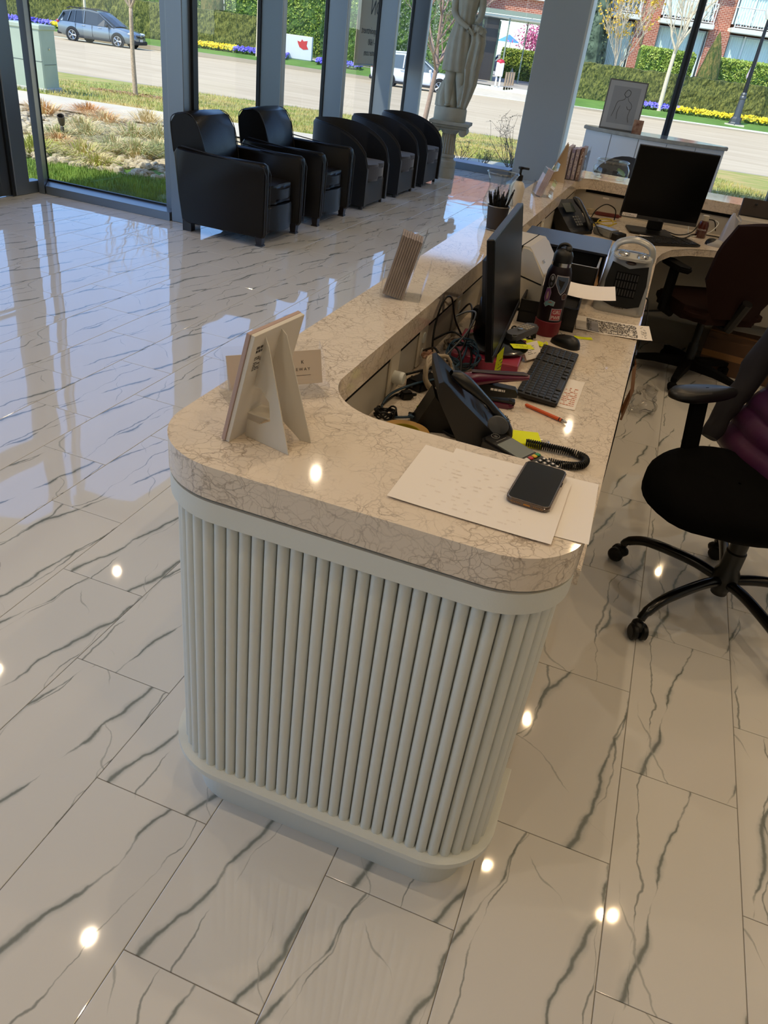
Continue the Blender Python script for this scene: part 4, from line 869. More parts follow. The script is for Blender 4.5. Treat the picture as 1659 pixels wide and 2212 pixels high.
def tub(loc, label):
    t = thing('tub_chair', label, 'armchair', loc, 0, 'round backed tub chairs')   # faces +X; footprint x 0..0.75, y 0..0.68
    W = .68; bm = B(); n = 40; rows = []
    for i in range(n+1):
        u = -1+2*i/n; a = u*pi*.5   # U path: straight arms and a round back
        s = abs(u)
        if s > .5: x = .33+(s-.5)/.5*.42; yy = math.copysign(W/2, u)
        else: aa = u/.5*pi/2; x = .33-.33*cos(aa); yy = W/2*sin(aa)
        inn = V((.33-x, -yy, 0)) if s <= .5 else V((0, -math.copysign(1, yy), 0)); inn = inn.normalized() if inn.length > 0 else V((1, 0, 0))
        h = .42+.35*sqrt(max(0, 1-(max(0, s-.22)/.78)**2.3))
        p = V((x, W/2+yy, 0)); th = .045; lo = .04; rows.append([p+V((0, 0, lo)), p+V((0, 0, h*.5)), p+V((0, 0, h-.03))+inn*.002, p+inn*.02+V((0, 0, h-.008)), p+inn*th*.5+V((0, 0, h)), p+inn*(th-.02)+V((0, 0, h-.01)), p+inn*th+V((0, 0, h-.035)), p+inn*th+V((0, 0, .3)), p+inn*th+V((0, 0, lo))])
    sheet(bm, rows, closed=True); bm.faces.new([bm.verts.new(p) for p in rows[0]]); bm.faces.new([bm.verts.new(p) for p in rows[-1]]); bmesh.ops.remove_doubles(bm, verts=bm.verts, dist=1e-4)
    sh = obj('shell', bm, TUBM, t, True)
    bm = B(); tube(bm, [r[3]+V((0, 0, .004)) for r in rows], .004, 5); obj('piping', bm, PIPE, sh)
    bm = B(); pts = [(.12, .05), (.69, .05)]+[(.69+.09*sin(pi*k/8), .05+(W-.10)*k/8) for k in range(1, 8)]+[(.69, W-.05), (.12, W-.05)]; prism(bm, pts, .27, .43, .04, seg=3); obj('seat_cushion', bm, TSEAT, t, True)
    bm = B(); box(bm, .1, .72, .048, W-.048, .03, .27, .01); obj('base', bm, TUBM, t)
    for x, y in ((.70, .05), (.70, W-.05), (.1, .1), (.1, W-.1)): bm = B(); lathe(bm, [(0, 0), (.018, 0), (.018, .04), (0, .04)], 12, T(x, y, 0)); obj('foot', bm, LEGW, t)
    return t
tub((-3.66, 7.80, 0), 'dark grey tub chair with lighter seat, next to the leather chairs'); tub((-3.64, 8.80, 0), 'dark grey tub chair in the middle of the three'); tub((-3.64, 9.80, 0), 'dark grey tub chair farthest back, next to the statue')
# ---- pedestal and statue
STONE = mat('cast_stone', '#b3af9c', .8, var=.07, vs_=9, bump=.001, bs=80)
px_, py_ = -2.97, 11.0
t = thing('pedestal', 'white stone ionic column pedestal standing in the far corner', 'pedestal', (px_, py_, 0), R(8))
bm = B(); lathe(bm, [(0, 0), (.15, 0), (.15, .13), (.14, .135), (.15, .17), (.145, .21), (.115, .225), (.105, .25), (.125, .265), (.125, .285), (.10, .30), (0, .30)], 32); obj('base', bm, STONE, t, True)
bm = B(); n = 18; rows = []
for z, r in ((.30, .105), (.56, .095)):
    rows.append([V(((r-(.012 if k % 4 in (2, 3) else 0))*cos(2*pi*k/(4*n)), (r-(.012 if k % 4 in (2, 3) else 0))*sin(2*pi*k/(4*n)), z)) for k in range(4*n)])
sheet(bm, rows, closed=True); obj('fluted_shaft', bm, STONE, t)
cap = B(); prism(cap, [(-.27, -.2), (.27, -.2), (.27, .2), (-.27, .2)], .66, .70, .004); prism(cap, [(-.24, -.17), (.24, -.17), (.24, .17), (-.24, .17)], .63, .66); prism(cap, [(-.2, -.14), (.2, -.14), (.2, .14), (-.2, .14)], .60, .63); lathe(cap, [(.10, .55), (.14, .6), (.15, .61)], 24); cap = obj('capital', cap, STONE, t)
for sx_ in (-1, 1):
    bm = B(); lathe(bm, [(0, -.15), (.035, -.15), (.055, -.14), (.05, 0), (.055, .14), (.035, .15), (0, .15)], 20, T(sx_*.19, 0, .59, rx=R(90))); obj('volute', bm, STONE, cap, True)
st_ = thing('statue', 'white stone classical female statue holding a draped basket, on the pedestal', 'statue', (-3.0, 11.0, .70), R(5)); st_.scale = (1.12, 1.12, 1)
bm = B(); lathe(bm, [(0, 0), (.19, 0), (.195, .01), (.195, .14), (.185, .16), (0, .16)], 36, sy=.85); obj('plinth', bm, STONE, st_, True)
bm = B()   # body: one continuous surface of stacked rings with drapery folds
def ring(cx, cy, z, rx, ry, fold=0, nf=11, ph=0, n=56): return [V((cx+(rx+fold*sin(nf*2*pi*k/n+ph+z*5))*cos(2*pi*k/n), cy+(ry+fold*sin(nf*2*pi*k/n+ph+z*5))*sin(2*pi*k/n), z)) for k in range(n)]
secs = [(0, 0, .57, .155, .12, .0), (0, 0, .58, .168, .13, .010), (0, 0, .78, .158, .125, .010), (.005, 0, .92, .145, .115, .009), (.01, 0, 1.02, .128, .105, .007), (.015, 0, 1.10, .108, .09, .006), (.02, 0, 1.13, .118, .095, .007), (.025, 0, 1.2, .104, .085, .004), (.03, 0, 1.3, .115, .088, .004), (.035, -.005, 1.38, .128, .09, .003), (.04, 0, 1.44, .13, .078, .002), (.045, 0, 1.485, .105, .06, 0), (.05, 0, 1.51, .055, .045, 0), (.052, -.005, 1.57, .042, .042, 0), (.055, -.012, 1.60, .052, .058, 0), (.055, -.015, 1.66, .066, .078, 0), (.055, -.012, 1.73, .068, .082, 0), (.055, -.005, 1.79, .052, .064, 0), (.055, 0, 1.815, .015, .02, 0)]
rows = [ring(cx, cy, z, rx, ry, f) for cx, cy, z, rx, ry, f in secs]; sheet(bm, rows, closed=True); bm.faces.new([bm.verts.new(p) for p in rows[0]]); bm.faces.new([bm.verts.new(p) for p in rows[-1]])
# legs, arms grow from the same mesh
def limb(pts, rad): tube(bm, cr(pts, 5), [rad[min(len(rad)-1, int(i/5))]*(1-(i % 5)/5)+rad[min(len(rad)-1, int(i/5)+1)]*((i % 5)/5) for i in range((len(pts)-1)*5+1)], 14)
limb([(-.05, 0, .75), (-.055, -.02, .52), (-.06, -.015, .42), (-.05, .0, .26), (-.045, 0, .175)], [.075, .068, .052, .05, .034])
limb([(.07, 0, .75), (.075, -.035, .52), (.08, -.03, .42), (.10, .01, .26), (.105, .02, .175)], [.075, .068, .052, .05, .034])
for x, y in ((-.045, -.04), (.105, -.02)): ball(bm, (x, y, .18), (.034, .075, .022), seg=12, rings=6)
limb([(-.085, 0, 1.43), (-.115, -.01, 1.33), (-.105, -.04, 1.2), (-.02, -.10, 1.12), (.09, -.12, 1.06)], [.045, .042, .036, .032, .026])
limb([(.165, 0, 1.43), (.19, -.01, 1.33), (.195, -.04, 1.2), (.17, -.10, 1.12)], [.045, .042, .036, .03])
for k in range(4): limb([(.09, -.12+.0*k, 1.06-.01*k), (.13, -.125+.012*k, 1.035-.014*k), (.155, -.115+.012*k, 1.0-.016*k)], [.012, .010, .008])
limb([(.08, -.11, 1.07), (.105, -.14, 1.06), (.13, -.145, 1.04)], [.011, .010, .008])
nose = [(.055, -.098, 1.70), (.055, -.112, 1.675), (.055, -.098, 1.66)]; tube(bm, nose, [.006, .013, .009], 6)
for sx_ in (-1, 1): ball(bm, (.055+sx_*.026, -.078, 1.70), (.012, .01, .007), seg=8, rings=5)
ball(bm, (.055, -.08, 1.635), (.02, .012, .007), seg=8, rings=5)
obj('body', bm, STONE, st_, True)
bm = B(); ball(bm, (.055, .015, 1.745), (.075, .085, .075)); ball(bm, (.055, .10, 1.74), (.04, .045, .04))
for v in bm.verts: v.co += noise.noise_vector(v.co*40)*.008
obj('hair', bm, STONE, st_, True)
bm = B(); rows = []   # falling drapery and basket at her right-hand side (viewer's right)
for z, x0, r, f in ((.16, .13, .05, .01), (.3, .15, .07, .014), (.45, .17, .085, .016), (.62, .17, .10, .018), (.78, .19, .095, .018), (.92, .205, .09, .016), (1.03, .19, .085, .012), (1.10, .16, .06, .006)): rows.append(ring(x0, -.04, z, r, r*.8, f, 7))
sheet(bm, rows, closed=True); bm.faces.new([bm.verts.new(p) for p in rows[0]]); bm.faces.new([bm.verts.new(p) for p in rows[-1]])
for k in range(14): a = 2*pi*k/14; ball(bm, (.19+.07*cos(a), -.05+.06*sin(a), 1.04+.02*sin(3*a)), .03, seg=8, rings=6)
for v in bm.verts: v.co += noise.noise_vector(v.co*18)*.010
obj('drapery', bm, STONE, st_, True)
bm = B(); rows = []   # trunk support and cloth behind the legs (viewer's left)
for z, x0, r in ((.155, -.06, .14), (.3, -.07, .13), (.42, -.06, .10), (.52, -.04, .07), (.66, -.02, .05)): rows.append(ring(x0, .05, z, r, r*.6, .012, 6))
sheet(bm, rows, closed=True); bm.faces.new([bm.verts.new(p) for p in rows[0]]); bm.faces.new([bm.verts.new(p) for p in rows[-1]]); obj('rock_support', bm, STONE, st_, True)
# ---- console behind the desk, art frame, small photo
t = thing('console_cabinet', 'white curved cabinet with a stone top standing before the far window', 'cabinet', (-.33, 11.1, 0))
def lens(o, n=20):
    f = [(-.89+o+(1.78-2*o)*k/n, -.06-.28*sin(pi*k/n)+o) for k in range(n+1)]; b = [(.89-o-(1.78-2*o)*k/n, .06+.26*sin(pi*k/n)-o) for k in range(n+1)]; return f+b
bm = B(); prism(bm, lens(.03), 0, .855); cb = obj('body', bm, mat('satin_white', '#dfe3e6', .35), t, True)
bm = B(); prism(bm, lens(0), .86, .90, .006); obj('top', bm, mat('pale_marble_top', '#a7a7a0', .12, var=.12, vs_=14), t, True)
bm = B(); prism(bm, lens(.045), .85, .862); obj('shadow_gap', bm, BLACKM, t)
for k in (4, 8, 12, 16):
    x, y = lens(.03)[k]; bm = B(); box(bm, x-.003, x+.003, y-.004, y+.01, .02, .85); obj('door_gap', bm, mat('gap_grey', '#6d7073', .7), t)
t = thing('art_frame', 'grey framed line drawing of a figure leaning on the console', 'picture', (-.80, 11.02, .90), R(-3), rot=(R(-7), 0, R(4)))
bm = B(); box(bm, -.235, .235, -.012, .012, 0, .55, .003); obj('frame', bm, mat('pewter_frame', '#6d6b68', .4, .3), t)
bm = B(); box(bm, -.22, .22, -.0135, -.012, .015, .535); obj('mount', bm, mat('grey_mount', '#b4b2ae', .8), t); bm = B(); box(bm, -.165, .165, -.0145, -.0135, .07, .48); obj('sheet', bm, mat('grey_sheet', '#9c9b99', .7), t)
bm = B(); M_ = T(0, -.016, 0)
for L in ([(.02, 0, .45), (.05, 0, .43), (.045, 0, .39), (.01, 0, .37), (-.02, 0, .40), (0, 0, .44), (.02, 0, .45)], [(.0, 0, .37), (-.01, 0, .34), (-.08, 0, .31), (-.10, 0, .22), (-.12, 0, .14)], [(.03, 0, .37), (.05, 0, .33), (.09, 0, .30), (.10, 0, .25), (.06, 0, .24), (.04, 0, .27)], [(-.04, 0, .27), (-.06, 0, .2), (-.05, 0, .12)], [(.09, 0, .24), (.08, 0, .16), (.10, 0, .10)]): tube(bm, cr(L, 5), .0022, 4, M=M_)
obj('drawing', bm, INK, t)
t = thing('photo_card', 'small brown photo card standing beside the framed drawing', 'picture', (-.56, 10.93, .90), R(5)); bm = B(); box(bm, -.06, .06, -.01, .01, 0, .15, .002); obj('card', bm, mat('brown_photo', '#7a4a34', .5, col2='#c49a7c', vs_=14), t)
bm = B(); box(bm, -.045, .045, .01, .05, 0, .004); obj('stand', bm, BLACK, t)
# grey shell chair and green plant behind the desk
t = thing('shell_chair', 'dark grey rounded chair behind the far end of the desk', 'chair', (-.38, 7.3, 0), R(180)); SC = mat('grey_leather', '#4b4a4d', .45)
bm = B(); rows = []
for i in range(13):
    a = R(-75+150*i/12); k = cos(a); rows.append([V((.27*sin(a), .25-.25*k*0-.27*cos(a)+.0, .45)), V((.29*sin(a), -.02-.29*cos(a)+.25, .6)), V((.28*sin(a), -.04-.29*cos(a)+.25, .45+.50*(.35+.65*k**.7)))])
sheet(bm, rows); solid(bm, .04); obj('back_shell', bm, SC, t, True)
bm = B(); prism(bm, rrect(-.25, .25, -.05, .42, .12), .38, .47, .03, seg=3); obj('seat', bm, SC, t, True)
for x, y in ((-.2, 0), (.2, 0), (-.2, .38), (.2, .38)): bm = B(); tube(bm, [(x, y, .39), (x*1.2, y*1.05, 0)], [.018, .012], 8); obj('leg', bm, LEGW, t)
t = thing('potted_plant', 'small green leafy plant half hidden behind the far monitor', 'plant', (-.27, 6.35, 0)); bm = B(); lathe(bm, [(0, 0), (.12, 0), (.15, .3), (.14, .3), (.12, .27), (0, .27)], 20); obj('pot', bm, mat('pot_grey', '#77756f', .6), t, True)
bm = B(); tube(bm, [(0, 0, .25), (.01, 0, .8)], .012, 6); obj('stem', bm, BARK, t)
rnd = random.Random(6)
for k in range(16):
    a = rnd.uniform(0, 6.28); z = rnd.uniform(.55, .92); r = rnd.uniform(.03, .1); M_ = T(r*cos(a), r*sin(a), z, rz=a, ry=R(rnd.uniform(-60, 10))); bm = B()
    sheet(bm, [[(x, -w_, 0), (x, 0, -.01), (x, w_, 0)] for x, w_ in ((0, .003), (.03, .025), (.07, .03), (.11, .004))], M=M_); obj('leaf', bm, mat('plant_leaf', '#4f7d2c', .5), t, True)
# ---- office chairs
def caster(name, parent, x, y, a, M0=BLACK):
    bm = B()
    for s in (-1, 1): lathe(bm, [(0, -.012), (.022, -.012), (.029, -.006), (.029, .006), (.022, .012), (0, .012)], 18, T(x, y, .03, rz=a) @ T(.012, s*.016, 0, rx=R(90)))
    ball(bm, (0, 0, 0), (.03, .022, .022), T(x, y, .045, rz=a), 12, 8); tube(bm, [(x, y, .05), (x, y, .085)], .008, 8); return obj(name, bm, M0, parent, True)
MESHF = mat('black_mesh_fabric', '#020202', .95, spec=.1, bump=.0004, bs=600)
t = thing('office_chair', 'black swivel office chair on five curved legs with a purple coat on its back', 'office chair', (.575, 2.46, 0), 0)
hub = V((0, 0, .13))
for k, a in enumerate((162, 231, 300, 14, 90)):
    rad = (.36, .40, .385, .37, .33)[k]; a = R(a); d = V((cos(a), sin(a), 0)); bm = B()
    tube(bm, cr([hub+d*.03+V((0, 0, -.01)), hub+d*rad*.35+V((0, 0, .005)), hub+d*rad*.78+V((0, 0, .0)), hub+d*rad*.98+V((0, 0, -.03)), d*rad*1.03+V((0, 0, .075))], 5), [.019]*10+[.018]*6+[.015]*5, 10); lg = obj('leg', bm, mat('black_gloss', '#060606', .22), t, 'all')
    caster('caster', lg, d.x*rad*1.03, d.y*rad*1.03, a+1.1*k)
bm = B(); lathe(bm, [(0, .06), (.028, .06), (.03, .08), (.045, .10), (.045, .15), (.035, .17), (.035, .24), (.030, .245), (.030, .30), (.025, .305), (.025, .40), (0, .40)], 24, T(0, 0, 0)); obj('gas_lift', bm, mat('lift_black', '#15140f', .4), t, True)
ca, sa = -.78, -.62   # facing direction of the seat
def cm(f, s, z): return V((f*ca+s*-sa*-1, f*sa+s*ca*-1, z))
def cmM(): return Matrix(((ca, sa, 0, -.075), (sa, -ca, 0, 0.02), (0, 0, 1, 0), (0, 0, 0, 1)))
CM = cmM()
bm = B(); rows = []
ol = [(.285*cos(a)*(1 if cos(a) > 0 else .95)+.02, .28*(abs(sin(a))**.8)*(1 if sin(a) > 0 else -1)*(1-.10*cos(a))) for a in [2*pi*k/40 for k in range(40)]]
for z, k in ((.385, .6), (.40, .92), (.43, 1.0), (.46, 1.0), (.48, .95), (.492, .8), (.485, .4), (.482, .02)): rows.append([V((x*k, y*k, z-(.03*max(0, x*k-.18)/.1 if z > .42 else 0))) for x, y in ol])
sheet(bm, rows, CM, closed=True); obj('seat', bm, MESHF, t, 'all')
bm = B(); box(bm, -.12, .12, -.1, .1, .36, .395, .01, CM); obj('seat_plate', bm, BLACK, t)
ARMM = mat('arm_pad', '#161616', .38)
for s in (1,):
    bm = B(); sheet(bm, [[(x, s*(.232+.055*k)+o, .39+.275*k) for x, o in ((-.016, -.011), (.046, -.011), (.046, .011), (-.016, .011))] for k in (0, 1)], CM, closed=True); box(bm, -.03, .06, min(s*.2, s*.29), max(s*.2, s*.29), .38, .41, .005, CM); ar = obj('arm_post', bm, BLACKM, t)
    bm = B(); ol2 = [(-.13, -.012), (-.06, -.035), (.04, -.047), (.11, -.042), (.145, -.015), (.145, .015), (.11, .042), (.04, .047), (-.06, .035), (-.13, .012)]; c_ = cr([(x, y, 0) for x, y in ol2], 4, True)
    rows = [[V((p.x*k, s*.285+p.y*k, z)) for p in c_] for z, k in ((.66, .85), (.668, 1), (.682, 1.02), (.694, .94), (.70, .7), (.70, .05))]; sheet(bm, rows, CM, closed=True); obj('arm_pad', bm, ARMM, ar, 'all')
bm = B(); rows = []
for i in range(9):
    u = -1+2*i/8; rows.append([V((-.30-.05*(1-u*u)-.12*k/5, u*(.235-.02*k/5)*(1-.25*max(0, k/5-.8)), .56+.5*k/5)) for k in range(6)])
sheet(bm, rows, CM); solid(bm, .04); obj('backrest', bm, MESHF, t, True)
bm = B(); tube(bm, [(-.1, 0, .39), (-.30, 0, .40), (-.37, 0, .6)], .025, 8, M=CM, flat=1.6); obj('back_bar', bm, BLACK, t)
# purple padded coat draped over the back of the near chair
coat = thing('padded_coat', 'purple quilted padded coat with grey lining hung over the near chair back', 'coat', (.575, 2.46, 0))
PUR = mat('purple_nylon', '#360f45', .45, col2='#480a2c', vs_=1.6, sheen=.1, bump=.002, bs=14); bm = B(); rows = []
for i in range(33):
    u = -1+2*i/32; r = []
    for k in range(41):
        v = k/40; z = 1.12-.66*v; bul = .022*abs(sin(v*pi*9))+.008*noise.noise(V((u*3, v*6, 1))); r.append(V((-.265+.02*v+bul-.06*u*u+.10*v*v*(1 if True else 0)-.09*(1-v), u*(.25+.07*v)+.015*sin(v*9), z)))
    rows.append(r)
sheet(bm, rows, CM); solid(bm, .02); obj('front_panel', bm, PUR, coat, 'all')
bm = B(); rows = []
for i in range(17):
    u = -1+2*i/16; rows.append([V((-.46-.02*sin(v*20)+.02*noise.noise(V((u*3, v*6, 5))), u*(.27+.05*v), 1.12-.75*v)) for v in [k/24 for k in range(25)]])
sheet(bm, rows, CM); solid(bm, .02); obj('back_panel', bm, PUR, coat, 'all')
bm = B(); tube(bm, cr([(-.30, .27, .98), (-.26, .33, .84), (-.22, .34, .68), (-.16, .33, .56), (-.12, .31, .49)], 5), [.05, .052, .055, .055, .055, .05, .05, .048, .048, .045, .045, .045, .042, .042, .04, .04, .038, .036, .034, .03, .028], 14, M=CM)
for v in bm.verts: v.co += noise.noise_vector(v.co*14)*.012
obj('sleeve', bm, mat('grey_lining', '#1d191e', .8, bump=.001, bs=60), coat, True)
# far office chair seen from behind
t = thing('office_chair', 'dark maroon office chair seen from behind at the far work place', 'office chair', (.42, 4.88, 0), 0)
MAR = mat('maroon_fabric', '#221310', .9, spec=.1, bump=.0004, bs=300)
f_ = V((-.5, .86)).normalized(); CM2 = Matrix(((f_.x, -f_.y, 0, 0), (f_.y, f_.x, 0, 0), (0, 0, 1, 0), (0, 0, 0, 1)))
for k, a in enumerate((258, 330, 42, 114, 186)):
    d = V((cos(R(a)), sin(R(a)), 0)); bm = B(); q = d.cross(V((0, 0, 1)))
    rows = [[p+q*w_*s+V((0, 0, z)) for s, z in ((-1, z0), (1, z0), (1, z1), (-1, z1))] for p, w_, z0, z1 in ((d*.03, .03, .07, .13), (d*.2, .024, .075, .115), (d*.33, .018, .065, .09))]
    sheet(bm, rows, closed=True); bm.faces.new([bm.verts.new(p) for p in rows[-1]]); lg = obj('leg', bm, BLACKM, t); caster('caster', lg, d.x*.33, d.y*.33, a, BLACKM)
bm = B(); lathe(bm, [(0, .06), (.03, .06), (.03, .22), (.022, .23), (.022, .4), (0, .4)], 20); obj('gas_lift', bm, BLACK, t, True)
bm = B(); prism(bm, rrect(-.25, .25, -.25, .25, .1), .42, .50, .03, M=CM2, seg=3); obj('seat', bm, MAR, t, True)
bm = B(); rows = []
for i in range(13):
    u = -1+2*i/12; r = []
    for k in range(11):
        v = k/10; w_ = .235*min(1, (.55+1.1*v) if v < .4 else 1)*(1-.35*max(0, v-.75)/.25*.6); r.append(V((-.29-.07*v+.05*u*u, u*w_*1.05, .45+.52*v+.02*(1-u*u))))
    rows.append(r)
sheet(bm, rows, CM2); solid(bm, .05); obj('backrest', bm, MAR, t, True)
bm = B(); tube(bm, [(-.02, 0, .4), (-.26, 0, .41), (-.34, 0, .58)], .03, 8, M=CM2); box(bm, -.15, .15, -.1, .1, .385, .42, .005, CM2); obj('mechanism', bm, BLACK, t)
for s in (1, -1):
    bm = B(); tube(bm, [(.0, s*.22, .41), (.0, s*.29, .43), (.0, s*.29, .66)], .024, 8, M=CM2, flat=1.4); ar = obj('arm_post', bm, BLACKM, t)
    bm = B(); prism(bm, [(x, y+s*.29) for x, y in rrect(-.14, .13, -.035, .035, .034)], .665, .695, .008, M=CM2); obj('arm_pad', bm, BLACKM, ar, True)
bm = B(); tube(bm, [(.05, .2, .4), (.05, .34, .39), (.06, .37, .385)], .006, 6, M=CM2); obj('lever', bm, BLACK, t)
# cardboard box and flap under the desk
CARD = mat('cardboard', '#533a27', .85, var=.05, vs_=5)
t = thing('cardboard_box', 'brown cardboard box on the floor behind the far office chair', 'box', (.72, 5.62, 0), R(-8)); t.location = (.78, 5.25, 0)
bm = B(); box(bm, -.26, .26, -.17, .17, 0, .22, .002); obj('body', bm, CARD, t); bm = B(); box(bm, -.26, .26, -.171, -.17, .10, .14); box(bm, -.26, .26, -.02, .02, .22, .2205); obj('tape', bm, mat('parcel_tape', '#8a6238', .4), t)
t = thing('paper_bag', 'brown paper bag hanging below the worktop edge', 'bag', (.062, 2.72, .52)); bm = B(); rows = [[(0, -.07, .2), (.01, .0, .2), (0, .07, .2)], [(.02, -.075, .1), (.03, 0, .1), (.02, .07, .1)], [(.01, -.05, 0), (.02, 0, -.02), (.005, .06, .0)]]; sheet(bm, rows); solid(bm, .004); obj('panel', bm, mat('kraft_paper', '#b98d66', .85), t)
bm = B(); box(bm, -.004, .0, -.03, .03, .18, .24); obj('clip', bm, BLACK, t)
t = thing('plastic_bag', 'crumpled clear plastic bag under the desk edge', 'bag', (.20, 4.12, 0)); bm = B(); ball(bm, (0, 0, .07), (.07, .08, .07), seg=24, rings=16)
for v in bm.verts: v.co += noise.noise_vector(v.co*22)*.05; v.co.z = max(.003, v.co.z)
obj('film', bm, thin_glass('plastic_film', (.9, .9, .9, 1), 1.5, .12, .06), t, True); bm = B(); tube(bm, [(0, 0, .12), (.01, .01, .16)], [.005, .018], 8); obj('knot', bm, MATS['plastic_film'], t)
# ================================================================ on the raised ledge
ZL = ZT+.0005; ZW = .7575
LET = mat('print_grey', '#4a4644', .8); PAPW = mat('paper_warm', '#efe7de', .8, bump=.0002, bs=30)
def strokes(bm, x0, x1, y0, y1, rows, z, seed=0, h=.45, dens=.8):
    "unreadably small lines of print as little flat dashes"
    rnd = random.Random(seed); dy = (y1-y0)/rows
    for i in range(rows):
        x = x0; y = y0+dy*(i+.25)
        while x < x1-.002:
            w_ = rnd.uniform(.003, .011); 
            if rnd.random() < dens: quad(bm, (x, y, z), (min(x+w_, x1), y, z), (min(x+w_, x1), y+dy*h, z), (x, y+dy*h, z))
            x += w_+.0018
# easel backed sign card
t = thing('easel_sign', 'white sign card on a folding card easel, seen from behind, nearest the desk corner', 'sign', (-.612, 1.058, ZL), R(-6))
tilt = math.atan(.05/.21); MB = Matrix.Rotation(tilt, 4, 'Y')
bm = B(); box(bm, -.004, .004, 0, .155, 0, .217, .0006, MB); obj('back_board', bm, mat('foam_board', '#d9d3c9', .75), t)
bm = B(); box(bm, -.012, -.0042, -.002, .157, 0, .217, .0008, MB); obj('face_card', bm, mat('pinkish_card', '#b8a19a', .7), t)
bm = B(); strokes(bm, -.03, .0, .0, .028, 8, .0, 3, .5); strokes(bm, -.03, -.005, .034, .048, 2, 0, 4, .7)
for v in bm.verts: v.co = V((v.co.z, v.co.x, v.co.y))
bmesh.ops.transform(bm, matrix=MB @ T(.0045, .045, .145), verts=bm.verts); obj('small_print', bm, LET, t)
WB = mat('easel_card', '#d6d0c4', .75)
for k, (y0, yr) in enumerate(((.042, 0), (.078, .0))):
    # wing: outline in the plane running away from the board
    H = .205; o0 = math.tan(tilt); pts = [(o0*H+.003, H-.004), (o0*H+.012, H-.02), (.115, .0), (.012, .0), (.016, .035), (.045, .035), (.07, .05), (.066, .085), (.045, .105), (o0*.105+.006, .105)] if k == 0 else [(o0*H+.003, H-.002), (o0*H+.014, H-.012), (.122, .0), (.10, 0), (.035, .05), (o0*.105+.006, .12)]
    bm = B(); M_ = Matrix(((1, 0, 0, 0), (0, 0, 1, y0), (0, 1, 0, 0), (0, 0, 0, 1))) @ T(0, 0, 0, ry=0); ang = R(-8 if k == 0 else 6)
    prism(bm, pts, -.001, .001, 0, Matrix.Translation((0, y0, 0)) @ Matrix.Rotation(ang, 4, 'Z') @ Matrix(((1, 0, 0, 0), (0, 0, -1, 0), (0, 1, 0, 0), (0, 0, 0, 1)))); obj('easel_wing', bm, WB, t)
bm = B(); box(bm, .003, .06, .04, .085, .046, .048, .0004); obj('easel_tab', bm, WB, t)
# business card holder
t = thing('card_holder', 'clear acrylic card holder with a beige card, behind the easel sign', 'card holder', (-.63, 1.283, ZL), R(47.5))
bm = B(); box(bm, -.105, .105, -.03, .045, 0, .003); sheet(bm, [[(-.105, -.028, 0), (.105, -.028, 0)], [(-.105, -.033, .045), (.105, -.033, .045)]]); sheet(bm, [[(-.105, .0, .02), (.105, .0, .02)], [(-.105, .03, .10), (.105, .03, .10)]])
for x in (-.105, .105): sheet(bm, [[(x, -.03, 0), (x, .045, 0)], [(x, -.034, .045), (x, .035, .10)]])
obj('stand', bm, ACR, t)
bm = B(); MC = T(0, -.004, .022, rx=R(-18)); box(bm, -.10, .10, -.002, .002, 0, .068, 0, MC); cdd = obj('card', bm, mat('beige_card', '#cdbfb0', .7), t)
text('lettering', 'E E W A Y', .0085, LET, cdd, MC @ T(.055, -.0022, .028, rx=R(90))); text('lettering', 'K', .010, LET, cdd, MC @ T(.058, -.0022, .042, rx=R(90)))
bm = B(); box(bm, .035, .075, -.0023, -.0021, .018, .0188, 0, MC); obj('rule', bm, LET, cdd)
# brochure holders
def brochure(loc, rz, w_, h, dpt, label, nm='brochure_holder', nb=9, lean=.2, colr='#8d7f74'):
    t = thing(nm, label, 'brochure holder', loc, rz); Ml = T(0, 0, .004, rx=R(-math.degrees(math.atan(lean))))
    bm = B()
    for x in (-w_/2-.004, w_/2+.004): sheet(bm, [[(x, -dpt/2-.006, 0), (x, dpt/2+.004, 0)], [(x, -dpt/2+.0, h*.55), (x, dpt/2+lean*h*.55, h*.55)]])
    sheet(bm, [[(-w_/2-.004, -dpt/2-.006, 0), (w_/2+.004, -dpt/2-.006, 0)], [(-w_/2-.004, -dpt/2+.0, h*.5), (w_/2+.004, -dpt/2+.0, h*.5)]])
    sheet(bm, [[(-w_/2-.004, dpt/2+.004, 0), (w_/2+.004, dpt/2+.004, 0)], [(-w_/2-.004, dpt/2+.004+lean*h*1.1, h*1.1), (w_/2+.004, dpt/2+.004+lean*h*1.1, h*1.1)]])
    sheet(bm, [[(-w_/2-.004, dpt/2+.004, 0), (w_/2+.004, dpt/2+.004, 0)], [(-w_/2-.004, dpt/2+.05, 0), (w_/2+.004, dpt/2+.05, 0)], [(-w_/2-.004, dpt/2+.07, h*.6), (w_/2+.004, dpt/2+.07, h*.6)]])
    obj('acrylic_stand', bm, ACR, t); pm = mat('brochure_'+colr[1:], colr, .5, var=.1, vs_=30); cm_ = mat('brochure_cover', '#4d4540', .4)
    for i in range(nb):
        bm = B(); y = -dpt/2+dpt*(i+.5)/nb; box(bm, -w_/2, w_/2, y-dpt/nb*.42, y+dpt/nb*.42, .002, h-.001*(i % 3), 0, Ml); o = obj('brochure', bm, [pm, PAPW], t)
        if i == 0: bm = B(); box(bm, -w_/2, w_/2, y-dpt/nb*.45, y-dpt/nb*.43, h-.03, h-.002, 0, Ml); obj('title_band', bm, cm_, o)
    return t
brochure((-.672, 2.118, ZL), R(-74), .085, .175, .062, 'acrylic holder with a thick stack of brochures on the ledge, halfway to the pen cup', lean=.22)
brochure((-.655, 4.42, ZL), R(-72), .10, .14, .034, 'low acrylic holder with pale leaflets between the glass vase and the card easel', nb=5, lean=.3, colr='#b9aab0')
